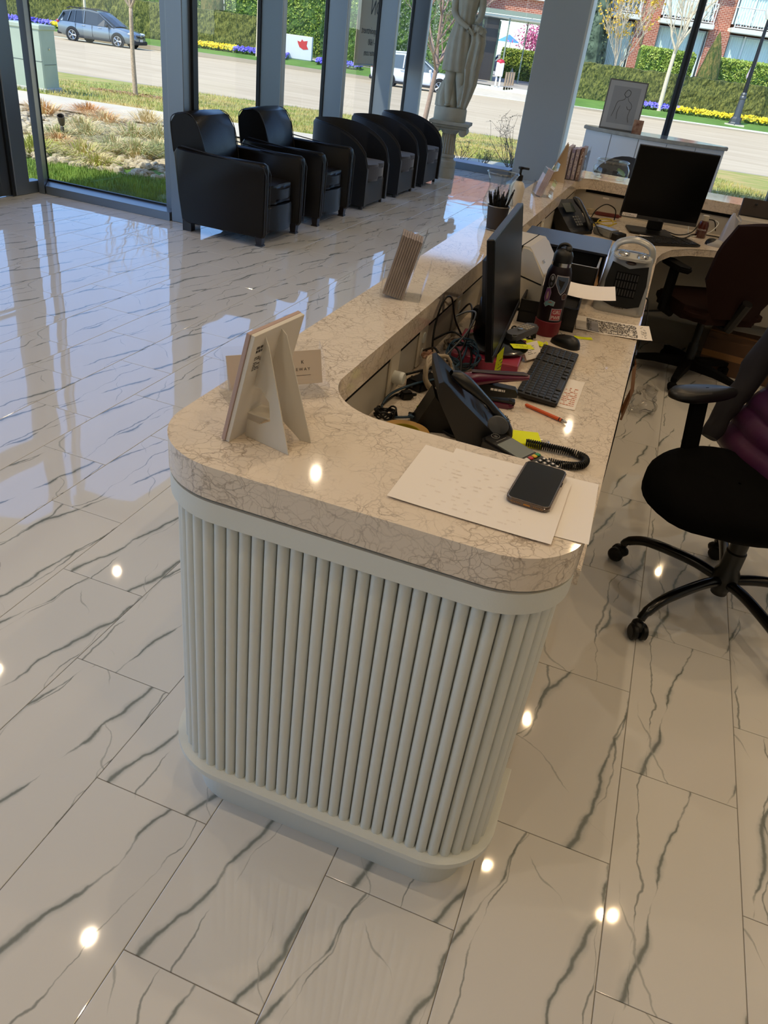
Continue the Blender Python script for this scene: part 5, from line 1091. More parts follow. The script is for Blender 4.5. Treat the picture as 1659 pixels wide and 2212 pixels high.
# far easel board
t = thing('easel_sign', 'beige sign board on a card easel leaning near the far ledge corner', 'sign', (-.70, 4.98, ZL), R(5)); M2 = Matrix.Rotation(R(20), 4, 'Y')
bm = B(); box(bm, -.006, .0, 0, .20, 0, .225, .0008, M2); obj('board', bm, mat('tan_card', '#a08a74', .7), t)
bm = B(); pts = [(.078, .215), (.085, .215), (.105, .0), (.01, .0), (.03, .05), (.055, .06), (.06, .1), (.04, .11)]; prism(bm, pts, -.001, .001, 0, Matrix.Translation((0, .08, 0)) @ Matrix(((1, 0, 0, 0), (0, 0, -1, 0), (0, 1, 0, 0), (0, 0, 0, 1)))); obj('easel_wing', bm, mat('easel_tan', '#c0ad92', .75), t)
# booklets in clear rack
t = thing('booklet_rack', 'clear rack of mauve booklets at the far ledge corner', 'rack', (-.60, 5.28, ZL), R(0))
bm = B()
for x in (-.05, .07): sheet(bm, [[(x, -.05, 0), (x, .22, 0)], [(x, -.05, .15), (x, .22, .19)]])
sheet(bm, [[(-.05, -.05, 0), (.07, -.05, 0)], [(-.05, -.055, .16), (.07, -.055, .16)]]); box(bm, -.05, .07, -.05, .22, 0, .003); obj('rack', bm, ACR, t)
for i, (x, h, c) in enumerate(((-.035, .185, '#b7a9a6'), (-.008, .175, '#8f86a0'), (.018, .18, '#a79aa8'), (.046, .19, '#8a6f66'))):
    bm = B(); box(bm, x-.011, x+.011, -.04+.01*i, .15, .004, h, .001); o = tag(obj('booklet', bm, [mat('booklet'+c[1:], c, .5)]), ('pale grey booklet at the left of the clear rack', 'mauve booklet second from the left in the clear rack', 'lilac booklet with print third in the clear rack', 'brown booklet at the right of the clear rack')[i], 'booklet', 'booklets in the clear rack'); o.location = (-.60, 5.28, ZL)
    bm = B(); strokes(bm, .02, h-.02, -.007, .007, 2, 0, i, .6); 
    for v in bm.verts: v.co = V((x+v.co.y, -.0408+.01*i, v.co.x))
    obj('spine_print', bm, PAPER, o)
# glass jar on the far ledge
def glassware(name, label, cat, loc, prof, m=GLASS):
    t = thing(name, label, cat, loc); bm = B(); lathe(bm, prof, 40); obj('body', bm, m, t, True); return t
t = glassware('glass_jar', 'low wide empty clear glass jar with a rolled rim on the far ledge', 'jar', (-.385, 5.68, ZL), [(0, .004), (.10, .003), (.118, .02), (.12, .06), (.105, .088), (.098, .092)])
bm = B(); tube(bm, [(.103*cos(2*pi*k/36), .103*sin(2*pi*k/36), .105) for k in range(36)], .006, 8, True); lathe(bm, [(.098, .092), (.099, .104)], 36); obj('rim', bm, thin_glass('rim_glass', (.9, .93, .92, 1), 1.8, 0, .18), t, 'all')
t = glassware('glass_vase', 'tall clear hurricane glass vase behind the pen cup', 'vase', (-.685, 3.53, ZL), [(0, .006), (.045, .004), (.058, .02), (.067, .05), (.066, .08), (.055, .115), (.051, .14), (.056, .165), (.070, .195)])
bm = B(); tube(bm, [(.070*cos(2*pi*k/36), .070*sin(2*pi*k/36), .195) for k in range(36)], .0022, 6, True); tube(bm, [(.047*cos(2*pi*k/36), .047*sin(2*pi*k/36), .004) for k in range(36)], .004, 6, True); obj('rim', bm, MATS['rim_glass'], t, 'all')
# pump bottle
t = thing('pump_bottle', 'milky plastic pump bottle with a black pump, seen through the vase', 'bottle', (-.69, 3.98, ZL)); bm = B(); lathe(bm, [(0, 0), (.032, 0), (.036, .006), (.036, .085), (.028, .105), (.014, .115), (.014, .12), (0, .12)], 28); obj('body', bm, mat('milky_plastic', '#c4bcae', .3), t, True)
bm = B(); lathe(bm, [(.017, .116), (.017, .14), (.006, .145), (.006, .165), (.014, .168), (.014, .178), (0, .18)], 18); box(bm, -.006, .04, -.006, .006, .168, .178, .002); obj('pump', bm, BLACK, t, True)
# pen cup
t = thing('pen_cup', 'dark mesh pen cup full of black pens at the inner edge of the ledge', 'pen cup', (-.637, 3.315, ZL)); bm = B(); lathe(bm, [(0, .002), (.036, .002), (.037, .006), (.046, .093), (.0475, .096), (.046, .098), (.044, .096), (.035, .008), (0, .006)], 36); obj('cup', bm, mat('dark_mesh', '#3a3432', .5, .4, bump=.0012, bs=900), t, True)
bm = B(); tube(bm, [(.0375*cos(2*pi*k/30), .0375*sin(2*pi*k/30), .004) for k in range(30)], .002, 6, True); tube(bm, [(.0465*cos(2*pi*k/30), .0465*sin(2*pi*k/30), .096) for k in range(30)], .0022, 6, True); obj('wire_rim', bm, mat('steel_rim', '#8c8a88', .3, .9), t, 'all')
rnd = random.Random(8); PEN = None
for k in range(16):
    a = 2*pi*k/16; r = .03 if k % 2 else .016; e = V((cos(a)*r*1.75, sin(a)*r*1.75, .148+rnd.uniform(-.012, .018))); b0 = V((cos(a)*.008, sin(a)*.008, .01))
    p = thing('pen', 'black ballpoint pen standing in the mesh cup', 'pen', (-.637, 3.315, ZL), 0, 'black pens in the mesh cup'); d = (e-b0)
    bm = B(); tube(bm, [b0, b0+d*.82], .0048, 8); obj('barrel', bm, BLACKM, p, 'all'); bm = B(); tube(bm, [b0+d*.82, b0+d*.92, b0+d*.93, e], [.0052, .004, .0026, .0026], 8); obj('tip', bm, BLACK, p, 'all')
# papers and phone on the front ledge
def paper(label, loc, rz, w_, h, seed, m=PAPW, curl=.0015, name='paper_sheet', lines=0):
    t = thing(name, label, 'paper', loc, rz); bm = B(); n = 10
    sheet(bm, [[(w_*(i/n-.5), h*(j/n-.5), curl*(abs(i/n-.5)*2)**3+.0004+.0003*noise.noise(V((i*.3, j*.3, seed)))) for i in range(n+1)] for j in range(n+1)]); obj('sheet', bm, m, t)
    return t
tP = paper('white paper sheet lying lowest on the front ledge, its right edge near the desk end', (-.098, 1.163, ZL), R(2), .272, .214, 1)
tP2 = paper('white paper sheet on top, under the smartphone, turned slightly left', (-.153, 1.134, ZL+.0022), R(-.5), .279, .213, 2)
for tt, sd in ((tP2, 3),):
    bm = B(); strokes(bm, -.12, .10, -.09, .09, 14, .0008, sd, .3, .3); obj('faint_print', bm, mat('showthrough', '#e6dcd2', .85), tt, kind='stuff')
t = thing('smartphone', 'black smartphone in a clear brown edged case lying on the papers', 'phone', (-.068, 1.194, ZL+.004), R(-3.2))
bm = B(); prism(bm, rrect(-.0385, .0385, -.0775, .0775, .011), 0, .0095, .0025, seg=3); obj('case', bm, mat('amber_case', '#4a3424', .18, coat=1), t, True)
bm = B(); prism(bm, rrect(-.0355, .0355, -.0745, .0745, .009), .0088, .0102, .0004); obj('screen', bm, mat('screen_black', '#08080a', .12, coat=.3), t, True)
bm = B(); tube(bm, [(x, y, .0098) for x, y in rrect(-.0362, .0362, -.0752, .0752, .0095)], .0008, 6, True); obj('bezel', bm, mat('bezel', '#9a8f86', .2, .8), t, 'all')
bm = B(); box(bm, -.006, .006, -.0782, -.077, .003, .006, .0004); [box(bm, sx_*(.012+.003*k)-.0006, sx_*(.012+.003*k)+.0006, -.0781, -.077, .004, .0055) for sx_ in (-1, 1) for k in range(6)]; obj('port', bm, mat('gold_edge', '#b07a3a', .3, .7), t)
bm = B(); box(bm, .0383, .0395, .02, .034, .004, .007, .0004); box(bm, -.0395, -.0383, .03, .04, .004, .007, .0004); box(bm, -.0395, -.0383, .045, .052, .004, .007, .0004); obj('button', bm, BLACK, t)
# ================================================================ on the worktop
def key_grid(parent, x0, y0, cols, rows, px_, py_, z, w_, h, m, skip=()):
    bm = B(); prism(bm, [(-w_/2, -h/2), (w_/2, -h/2), (w_/2, h/2), (-w_/2, h/2)], 0, .0035, .0009, seg=1, botbev=False); k0 = None
    for r in range(rows):
        for c_ in range(cols):
            if (r, c_) in skip: continue
            loc = (x0+c_*px_, y0+r*py_, z)
            if k0 is None: k0 = obj('key', bm, m, parent); k0.location = loc
            else: inst(k0, parent, loc)
def keyboard(label, loc, rz, W=.44, D=.125):
    t = thing('keyboard', label, 'keyboard', loc, rz); bm = B()
    prism(bm, rrect(0, W, 0, D, .006), .004, .014, .002); bmesh.ops.transform(bm, matrix=Matrix.Rotation(R(3), 4, 'X'), verts=bm.verts); obj('case', bm, mat('kb_black', '#0c0c0d', .45), t, True)
    g = bpy.data.objects.new('key_block', None); 
    K = mat('key_black', '#111112', .4); tl = math.tan(R(3))
    bm = B(); prism(bm, [(-.0075, -.0075), (.0075, -.0075), (.0075, .0075), (-.0075, .0075)], 0, .0042, .0012, seg=1, botbev=False); k0 = obj('key', bm, K, t); first = True
    cols = 15; step = (W-.02)/22.2
    def put(x, y, sx_=1):
        nonlocal first
        loc = (x, y, .0135+y*tl); k = step/.019
        if first: k0.location = loc; k0.scale = (k*sx_, 1.05, 1); k0.rotation_euler = (R(3), 0, 0); first = False
        else: inst(k0, t, loc, scale=(k*sx_, 1.05, 1), rot=(R(3), 0, 0))
    for r in range(6):
        y = .013+r*.0192+(.004 if r == 5 else 0)
        if r == 0:
            for i, (x, s_) in enumerate(((.6, 1.3), (1.9, 1.2), (3.2, 1.2), (6.6, 5.6), (10.2, 1.2), (11.6, 1.2), (13.2, 1.6))): put(.01+step*x, y, s_)
        else:
            for c_ in range(14): put(.01+step*(c_+.5+(.25*((r*3) % 4)/4)), y)
        for c_ in range(3): put(.01+step*(15.1+c_), y)
        for c_ in range(4): put(.01+step*(18.7+c_*.98), y)
    return t
keyboard('black keyboard in front of the near monitor', (-.122, 2.052, ZW), R(90), .475, .122)
def mouse(label, loc, rz, m, m2=None):
    t = thing('mouse', label, 'mouse', loc, rz); bm = B(); ball(bm, (0, 0, .0), (.056, .034, .036), seg=24, rings=14, power=.85)
    for v in bm.verts:
        v.co.z = max(0, v.co.z*(1+.25*v.co.x/.056))
    obj('shell', bm, m, t, True); bm = B(); lathe(bm, [(.009, -.003), (.009, .003)], 16, T(-.03, 0, .027, rx=R(90))); obj('wheel', bm, GREYP, t)
    bm = B(); tube(bm, [(-.05, 0, .016), (-.035, 0, .027), (-.01, 0, .036)], .0007, 4); obj('button_gap', bm, BLACKM, t); return t
mouse('black mouse behind the near keyboard', (-.182, 2.628, ZW), R(-25), mat('mouse_black', '#0a0a0b', .4))
# orange pen
t = thing('pen', 'orange pen lying on the worktop in front of the keyboard', 'pen', (-.205, 2.013, ZW+.0055), atan2(-.053, .129)); bm = B(); tube(bm, [(0, 0, 0), (.004, 0, 0), (.12, 0, 0)], [.003, .0052, .0055], 6); obj('barrel', bm, mat('orange_pen', '#d2551a', .4), t); bm = B(); tube(bm, [(.12, 0, 0), (.128, 0, 0), (.136, 0, 0), (.137, 0, 0)], [.0052, .0045, .0025, .003], 8); obj('tip', bm, CHROME, t, 'all'); bm = B(); tube(bm, [(.112, 0, .0001), (.115, 0, .0001)], .0058, 6); obj('band', bm, BLACK, t)
# sticky pad and paper clips
t = thing('sticky_pad', 'thick pad of neon yellow sticky notes beside the card terminal', 'sticky notes', (-.162, 1.79, ZW), R(18))
bm = B(); box(bm, -.038, .038, -.037, .037, 0, .010, .0003); obj('pad', bm, YEL, t); bm = B(); box(bm, -.038, .038, -.037, .037, .0102, .0106, 0, T(.001, .001, 0, rz=.03)); obj('top_note', bm, YEL, t)
for k in range(3):
    t = thing('paper_clip', 'small wire paper clip beside the neon sticky pad', 'paper clip', (-.118+.006*k, 1.822-.006*k, ZW+.001), R(20+35*k), 'paper clips beside the sticky pad'); bm = B(); tube(bm, cr([(-.012, -.003, 0), (.01, -.003, 0), (.012, 0, 0), (.01, .003, 0), (-.009, .003, 0), (-.011, 0, 0), (-.009, -.001, 0), (.006, -.001, 0)], 3), .0006, 5); obj('wire', bm, CHROME, t)
# card terminal
t = thing('card_terminal', 'black card payment terminal with a grey screen, half hidden by the front ledge', 'card terminal', (-.148, 1.652, ZW), R(-24)); TB_ = mat('terminal_black', '#141417', .35)
Mt = T(0, 0, 0, ry=R(5)); bm = B(); prism(bm, [(-.105, -.03), (-.095, -.04), (.085, -.04), (.1, -.032), (.1, .032), (.085, .04), (-.095, .04), (-.105, .03)], .006, .034, .006, Mt, seg=2); box(bm, -.09, .09, -.03, .03, 0, .012); obj('body', bm, TB_, t, True)
bm = B(); prism(bm, rrect(-.06, .012, -.031, .031, .003), .034, .0352, 0, Mt); obj('screen', bm, mat('lcd_grey', '#7f8582', .15), t)
bm = B(); [box(bm, .026+.013*c_, .036+.013*c_, -.031+.0165*r, -.019+.0165*r, .034, .037, .001, Mt) for c_ in range(1, 5) for r in range(4)]; obj('keypad', bm, mat('key_grey', '#3b3d3f', .4), t)
bm = B(); [box(bm, .0285+.013*c_, .0335+.013*c_, -.028+.0165*r, -.022+.0165*r, .037, .0372, 0, Mt) for c_ in range(1, 5) for r in range(4)]; obj('key_legend', bm, PAPER, t)
for k, c_ in enumerate(('#b8202c', '#d8b020', '#1d8a54', '#d8d4cc')): bm = B(); y = (.0, .016, .03, -.016)[k]-.004; box(bm, .018, .03, y-.006, y+.006, .034, .038, .0015, Mt); obj('key', bm, mat('tkey'+c_[1:], c_, .35), t)
bm = B(); tube(bm, [(-.088+.010*cos(a), .012*sin(a), .0348) for a in [2*pi*k/20 for k in range(20)]], .0005, 4, True, M=Mt); [tube(bm, [(-.091+.003*k, -.004, .0348), (-.089+.003*k, 0, .0348), (-.091+.003*k, .004, .0348)], .0005, 4, M=Mt) for k in range(3)]; box(bm, -.070, -.069, -.02, .02, .034, .0345, 0, Mt); obj('contactless_mark', bm, mat('mark_grey', '#9a9a98', .5), t)
# desk phone
def deskphone(label, loc, rz, s=1.0):
    t = thing('desk_phone', label, 'telephone', loc, rz); t.scale = (s, s, s)     # local: x from front (0) to back (.2), y across, handset at y 0..0.05
    bm = B(); pr_ = [(0, 0), (.0, .018), (.03, .035), (.15, .135), (.185, .165), (.195, .16), (.19, .12), (.12, .0)]
    rows = [[V((x, y, z)) for x, z in pr_] for y in (-.004, .20)]; sheet(bm, rows, closed=True); bm.faces.new([bm.verts.new(p) for p in rows[0]]); bm.faces.new([bm.verts.new(p) for p in rows[1]]); bmesh.ops.remove_doubles(bm, verts=bm.verts, dist=1e-4); obj('base', bm, mat('phone_black', '#131416', .4), t)
    Mh = T(.0, 0, .03, ry=-math.atan(.1/.12)) ; bm = B()
    rows = []
    for x, w_, h0, h1 in ((-.012, .014, .0, .012), (0, .022, -.002, .022), (.025, .025, -.002, .030), (.05, .022, .006, .030), (.10, .018, .014, .032), (.15, .021, .006, .034), (.18, .025, .0, .034), (.205, .024, 0, .028), (.222, .014, .002, .014)): rows.append([V((x, .028+w_*cos(a), (h0+h1)/2+(h1-h0)/2*sin(a))) for a in [2*pi*k/14 for k in range(14)]])
    sheet(bm, rows, Mh, closed=True); hs = obj('handset', bm, mat('handset_black', '#0e0f11', .35), t, 'all')
    bm = B(); [ball(bm, (.03+.006*cos(k*1.3)*.9*(k/7), .028+.01*sin(k*1.3)*(k/7), .0305), .0016, Mh, 6, 4) for k in range(14)]; obj('speaker_holes', bm, GREYP, hs)
    bm = B(); lathe(bm, [(.024, 0), (.022, .002), (0, .002)], 20, Mh @ T(.045, .001, .006, rx=R(90)), sx=1.25); obj('side_cap', bm, GREYP, hs, True)
    bm = B(); [box(bm, .03+.018*r, .042+.018*r, .075+.022*c_, .09+.022*c_, .0, .004, .001, Mh) for r in range(4) for c_ in range(3)]; obj('keypad', bm, GREYP, t)
    bm = B(); box(bm, .125, .19, .075, .17, .0, .003, .001, Mh); obj('display', bm, mat('lcd_dark', '#26302c', .2), t)
    bm = B(); prism(bm, [(.10, .0), (.19, .0), (.235, .0), (.19, .1)], .06, .14, 0, Matrix(((1, 0, 0, 0), (0, 0, 1, 0), (0, 1, 0, 0), (0, 0, 0, 1)))); obj('foot', bm, BLACK, t)
    return t
deskphone('black desk telephone tilted up, nearest the front ledge', (-.198, 1.715, ZW), R(202), 1.0).scale = (1.0, -.95, 1.0)
def helix(path, r, turns, wr, seg=5, npt=14):
    P = cr(path, 12); n = turns*npt; out = []; L = [0]
    for a, b in zip(P, P[1:]): L.append(L[-1]+(b-a).length)
    j = 0
    for i in range(n+1):
        s_ = L[-1]*i/n
        while j < len(P)-2 and L[j+1] < s_: j += 1
        f = (s_-L[j])/max(1e-9, L[j+1]-L[j]); p = P[j].lerp(P[j+1], f); d = (P[j+1]-P[j]).normalized(); a = V((0, 0, 1)); b = d.cross(a).normalized(); ang = 2*pi*i/npt
        out.append(p+r*(cos(ang)*a+sin(ang)*b))
    return out
t = thing('telephone_cord', 'black coiled telephone cord looping beside the card terminal', 'cord', (0, 0, ZW)); bm = B(); tube(bm, helix([(-.155, 1.76, .012), (-.09, 1.768, .012), (-.03, 1.772, .011), (-.002, 1.755, .011), (-.008, 1.715, .011), (-.05, 1.692, .011), (-.085, 1.69, .011)], .0085, 52, .002), .0021, 5); obj('coil', bm, BLACK, t, 'all')
bm = B(); tube(bm, cr([(-.085, 1.69, .011), (-.06, 1.665, .006), (-.03, 1.655, .003), (-.012, 1.637, .0025)], 6), .0022, 6); obj('plain_end', bm, BLACK, t, 'all')
# sheet under the keyboard, slip, long printed sheet, receipt strip
t = paper('narrow pale paper strip with red writing tucked under the keyboard', (-.098, 2.19, ZW), R(0), .055, .24, 3); bm = B(); strokes(bm, -.02, .02, -.1, .05, 10, .0012, 7, .4, .7); obj('red_writing', bm, mat('red_ink', '#d08a70', .8), t)
t = paper('small neon yellow note lying behind the mouse', (-.134, 2.752, ZW), R(20), .066, .026, 4, YEL, .002, 'sticky_note')
t = thing('printed_sheet', 'long sheet of dense print hanging over the worktop edge by the heater', 'paper', (-.045, 2.945, ZW+.001), R(7)); bm = B(); n = 16; rows = []
zf = lambda x: .0008-.012*max(0, x-.10)/.04*0+.0015*sin(x*40)+.010*max(0, (x-.05)/.1)
for j in range(5): rows.append([(-.14+.28*i/n, -.09+.045*j+.0, zf(-.14+.28*i/n)) for i in range(n+1)])
sheet(bm, rows); ps = obj('sheet', bm, PAPW, t); bm = B(); strokes(bm, -.10, .09, -.078, .075, 22, 0, 11, .5, .85); strokes(bm, .105, .125, -.07, .07, 14, 0, 12, .4, .5)
for v in bm.verts: v.co.z = zf(v.co.x)+.0008
obj('print', bm, LET, t); bm = B(); box(bm, -.138, -.055, -.08, .05, .0014, .0017); obj('grey_block', bm, mat('grey_print', '#8e8d92', .8), t)
t = thing('paper_strip', 'wide white paper strip curling out over the black tray in front of the heater', 'paper', (-.33, 2.86, .893), R(6)); bm = B(); n = 14; sheet(bm, [[(.262*i/n, -.10+.2*j/4, .022*(i/n-.55)**2*3-.004) for i in range(n+1)] for j in range(5)]); obj('strip', bm, PAPW, t)
# insulated bottle
t = thing('insulated_bottle', 'dark purple insulated bottle with stickers, red boot and black spout lid', 'bottle', (-.267, 2.712, ZW)); bm = B(); lathe(bm, [(.0445, .045), (.0445, .20), (.042, .222), (.036, .238), (.033, .245), (0, .245)], 40); bd = obj('body', bm, mat('plum_paint', '#14040f', .45, spec=.3), t, True)
bm = B(); lathe(bm, [(0, 0), (.044, 0), (.0465, .004), (.0465, .052), (.0445, .054)], 40); obj('boot', bm, mat('red_rubber', '#6e0a1e', .6), t, True)
bm = B(); lathe(bm, [(.0345, .243), (.0345, .256), (.030, .257)], 40); obj('steel_ring', bm, CHROME, t, True)
bm = B(); lathe(bm, [(.0335, .257), (.0335, .278), (.028, .29), (.014, .30), (0, .30)], 36); lid = obj('lid', bm, mat('lid_black', '#0c0d10', .45), t, True); bm = B(); tube(bm, cr([(-.024, .0, .287), (-.018, 0, .306), (.0, 0, .313), (.016, 0, .306), (.022, 0, .292)], 4), .006, 8); lathe(bm, [(.012, .295), (.011, .308), (0, .309)], 16, T(.012, -.004, 0)); obj('spout', bm, MATS['lid_black'], lid, 'all')
def wrap(pts, a0, z0, r=.0452):   # flat outline (metres) wrapped on the bottle at angle a0 (0 = -Y)
    bm = B(); f = bm.faces.new([bm.verts.new((x, y, 0)) for x, y in pts]); bmesh.ops.triangulate(bm, faces=[f]); bmesh.ops.subdivide_edges(bm, edges=bm.edges, cuts=3, use_grid_fill=True)
    for v in bm.verts: a = a0+v.co.x/r; v.co = V((r*sin(a), -r*cos(a), z0+v.co.y))
    return bm
STW = mat('sticker_white', '#a9a6b0', .5)
def sticker(name, pts, a0, z0, col, grow=1.12, kids=()):
    cx_ = sum(p[0] for p in pts)/len(pts); cz_ = sum(p[1] for p in pts)/len(pts)
    o = obj(name, wrap([((x-cx_)*grow+cx_, (y-cz_)*grow+cz_) for x, y in pts], a0, z0, .0449), STW, bd); o.name = name
    obj('sticker_print', wrap(pts, a0, z0, .0452), mat('stk'+col[1:], col, .5), t)
    for p2, c2 in kids: obj('sticker_motif', wrap(p2, a0, z0, .0455), mat('stk'+c2[1:], c2, .5), t)
oval = lambda rx, ry, cx_=0, cy=0, n=18: [(cx_+rx*cos(2*pi*k/n), cy+ry*sin(2*pi*k/n)) for k in range(n)]
sticker('sticker', [(-.012, .03), (.03, .028), (.034, .012), (.024, -.018), (.012, -.03), (.004, -.022), (-.004, -.008), (-.012, .005)], .30, .185, '#46566e', kids=(([(-.006, .02), (.004, .016), (.018, .014), (.014, .0), (.008, -.018), (.004, -.004), (-.002, .002)], '#101114'),))
sticker('sticker', oval(.011, .022), -.32, .195, '#15161c', kids=((oval(.005, .008, 0, .01), '#8a8c94'), (oval(.004, .006, 0, -.009), '#5a5c68')))
sticker('sticker', [(-.008, .022), (.004, .026), (.010, .01), (.008, -.018), (-.004, -.024), (-.012, -.01)], -.42, .145, '#7a4c84', kids=((oval(.004, .014), '#b99c98'),))
sticker('sticker', [(-.018, -.004), (-.012, .008), (.004, .012), (.018, .008), (.016, -.006), (0, -.004), (-.010, -.012)], -.15, .118, '#6f9aa2', kids=(([(-.008, .004), (.004, .008), (.014, .004), (.004, .004)], '#b0604e'),))
sticker('sticker', [(-.010, .006), (.0, .012), (.012, .006), (.008, -.008), (-.006, -.008)], .95, .145, '#4a2a20')
sticker('sticker', [(-.019, -.019), (.019, -.019), (.019, .019), (-.019, .019)], .62, .082, '#a43a44')
for s_, z_ in (('GRL', .003), ('PWR', -.016)):
    tx = text('lettering', s_, .018, mat('sticker_letter', '#e2dcd6', .5), t, Matrix.Identity(4), 0, sx=.95)
    for v in tx.data.vertices: a = .62+v.co.x/.0456; zz = v.co.y; v.co = V((.0456*sin(a), -.0456*cos(a), .082+z_+zz))
# heater
t = thing('fan_heater', 'silver upright ceramic fan heater with a carrying handle and dark grille', 'heater', (-.055, 3.235, ZW), R(5)); SIL = mat('silver_plastic', '#a5a5a2', .32, .35)
def sect(w_, d0, d1, z): return [V((x, y, z)) for x, y in rrect(-w_, w_, d0, d1, .035, 5)]
bm = B(); rows = [sect(.098, -.072, .072, .0), sect(.10, -.076, .074, .012), sect(.097, -.07, .07, .05), sect(.09, -.052, .062, .15), sect(.084, -.046, .056, .205), sect(.078, -.036, .05, .222), sect(.06, -.02, .04, .228)]; sheet(bm, rows, closed=True); bm.faces.new([bm.verts.new(p) for p in rows[0]]); bm.faces.new([bm.verts.new(p) for p in rows[-1]]); bmesh.ops.remove_doubles(bm, verts=bm.verts, dist=1e-4); obj('housing', bm, SIL, t, True)
FM = T(0, -.0775, .035, rx=R(-9)); bm = B(); prism(bm, [(-.074, .008), (-.03, -.006), (.03, -.006), (.074, .008), (.080, .09), (.070, .162), (.0, .142), (-.070, .162), (-.080, .09)], .0, .004, .001, FM @ Matrix.Rotation(R(90), 4, 'X')); gr = obj('front_recess', bm, mat('heater_dark', '#0f0f0d', .45, spec=.3), t)
bm = B(); prism(bm, [(-.045, .035), (.045, .035), (.045, .128), (-.045, .128)], .004, .0055, 0, FM @ Matrix.Rotation(R(90), 4, 'X')); obj('grille_plate', bm, BLACKM, gr)
bm = B(); [prism(bm, [(-.04+.011*i, .04+.03*j), (-.034+.011*i, .04+.03*j), (-.034+.011*i, .064+.03*j), (-.04+.011*i, .064+.03*j)], .0055, .0065, 0, FM @ Matrix.Rotation(R(90), 4, 'X')) for i in range(8) for j in range(3)]; o = obj('grille_slots', bm, mat('heater_slot', '#24211e', .4), gr)
bm = B(); tube(bm, cr([(-.074, .0, .19), (-.076, .005, .225), (-.058, .01, .258), (0, .012, .274), (.058, .01, .258), (.076, .005, .225), (.074, 0, .19)], 6), .016, 10, flat=.45); obj('handle', bm, SIL, t, 'all')
bm = B(); prism(bm, rrect(-.072, .072, -.03, .022, .02), .222, .232, .003, T(0, -.006, 0, rx=R(12))); tp = obj('control_panel', bm, mat('silver_light', '#b9b9b4', .25, .4), t, True)
for x in (-.036, .036): bm = B(); lathe(bm, [(.019, .232), (.018, .240), (.010, .242), (0, .242)], 24, T(x, -.008, 0, rx=R(12)), sx=1.2); box(bm, x-.002, x+.002, -.02, .004, .241, .250, .001, T(0, -.006, 0, rx=R(12))); obj('knob', bm, CHROME, tp, True)
bm = B(); ball(bm, (0, -.049, .197), (.022, .006, .007), seg=14, rings=8); obj('indicator', bm, mat('dark_red_lens', '#2a0608', .2, coat=1), t, True)
bm = B(); strokes(bm, -.017, .017, 0, .006, 1, 0, 3, .9, 1); 
for v in bm.verts: v.co = V((v.co.x, -.0745, .022+v.co.y))
obj('logo', bm, mat('gold_print', '#5e5444', .5), t)
t = thing('power_cable', 'black heater cable drooping over the worktop edge', 'cable', (0, 0, 0)); bm = B(); tube(bm, cr([(.03, 3.32, .80), (.055, 3.36, .785), (.075, 3.30, .70), (.07, 3.2, .5), (.085, 3.12, .25), (.09, 3.05, .02), (.05, 3.3, .012)], 8), .0035, 6); obj('cable', bm, BLACK, t, 'all')
# black drawer boxes
BLW = mat('black_board', '#0a0a0c', .5); BLT = mat('black_top', '#26282e', .35)
t = thing('drawer_unit', 'black desktop drawer unit with a pulled out open drawer behind the heater', 'drawers', (-.345, 3.52, ZW), R(2))
bm = B(); box(bm, -.185, .185, -.16, .16, .166, .176, .001); obj('top_panel', bm, BLT, t); bm = B(); box(bm, -.18, -.172, -.155, .155, 0, .166); box(bm, .172, .18, -.155, .155, 0, .166); box(bm, -.172, .172, .147, .155, 0, .166); box(bm, -.172, .172, -.155, .147, 0, .008); box(bm, -.172, .172, -.15, .147, .082, .088); obj('frame', bm, BLW, t)
for z0, pull in ((.092, .22), (.01, .02)):
    bm = B(); y0, y1 = -.15-pull, .10-pull; box(bm, -.165, .165, y0, y0+.006, z0, z0+.066); box(bm, -.165, -.159, y0, y1, z0, z0+.066); box(bm, .159, .165, y0, y1, z0, z0+.066); box(bm, -.165, .165, y1-.006, y1, z0, z0+.066); box(bm, -.165, .165, y0, y1, z0, z0+.004); d = obj('drawer', bm, BLW, t)
    bm = B(); box(bm, -.166, .166, y0-.001, y0+.007, z0+.066, z0+.0675); box(bm, .158, .166, y0, y1, z0+.066, z0+.0675); obj('edge_strip', bm, mat('grey_edge', '#8b8a86', .4), d)
t = thing('envelope', 'tan envelope standing beside the open black drawer', 'envelope', (-.165, 3.33, ZW)); bm = B(); sheet(bm, [[(0, 0, 0), (.01, .07, 0)], [(-.015, .0, .07), (.0, .07, .09)], [(-.03, .02, .115), (-.01, .05, .125)]]); solid(bm, .001); obj('paper', bm, mat('tan_paper', '#b98a56', .8), t)
bm = B(); sheet(bm, [[(-.014, -.002, .07), (.0, .068, .088)], [(-.006, -.01, .045), (.005, .055, .05)]]); obj('flap', bm, MATS['tan_paper'], t)
t = thing('desk_tray', 'black open tray behind the insulated bottle', 'tray', (-.285, 2.93, ZW), R(3)); bm = B(); box(bm, -.11, .10, -.15, .14, 0, .006); [box(bm, *a) for a in ((-.11, -.104, -.15, .14, 0, .085), (.094, .10, -.15, .14, 0, .085), (-.11, .10, -.15, -.144, 0, .085), (-.11, .10, .134, .14, 0, .085), (-.11, .10, -.15, .14, .04, .046))]; obj('body', bm, BLW, t)
bm = B(); box(bm, .06, .1005, -.151, -.15, .02, .078); obj('front_lip', bm, mat('lip', '#17171a', .4), t)
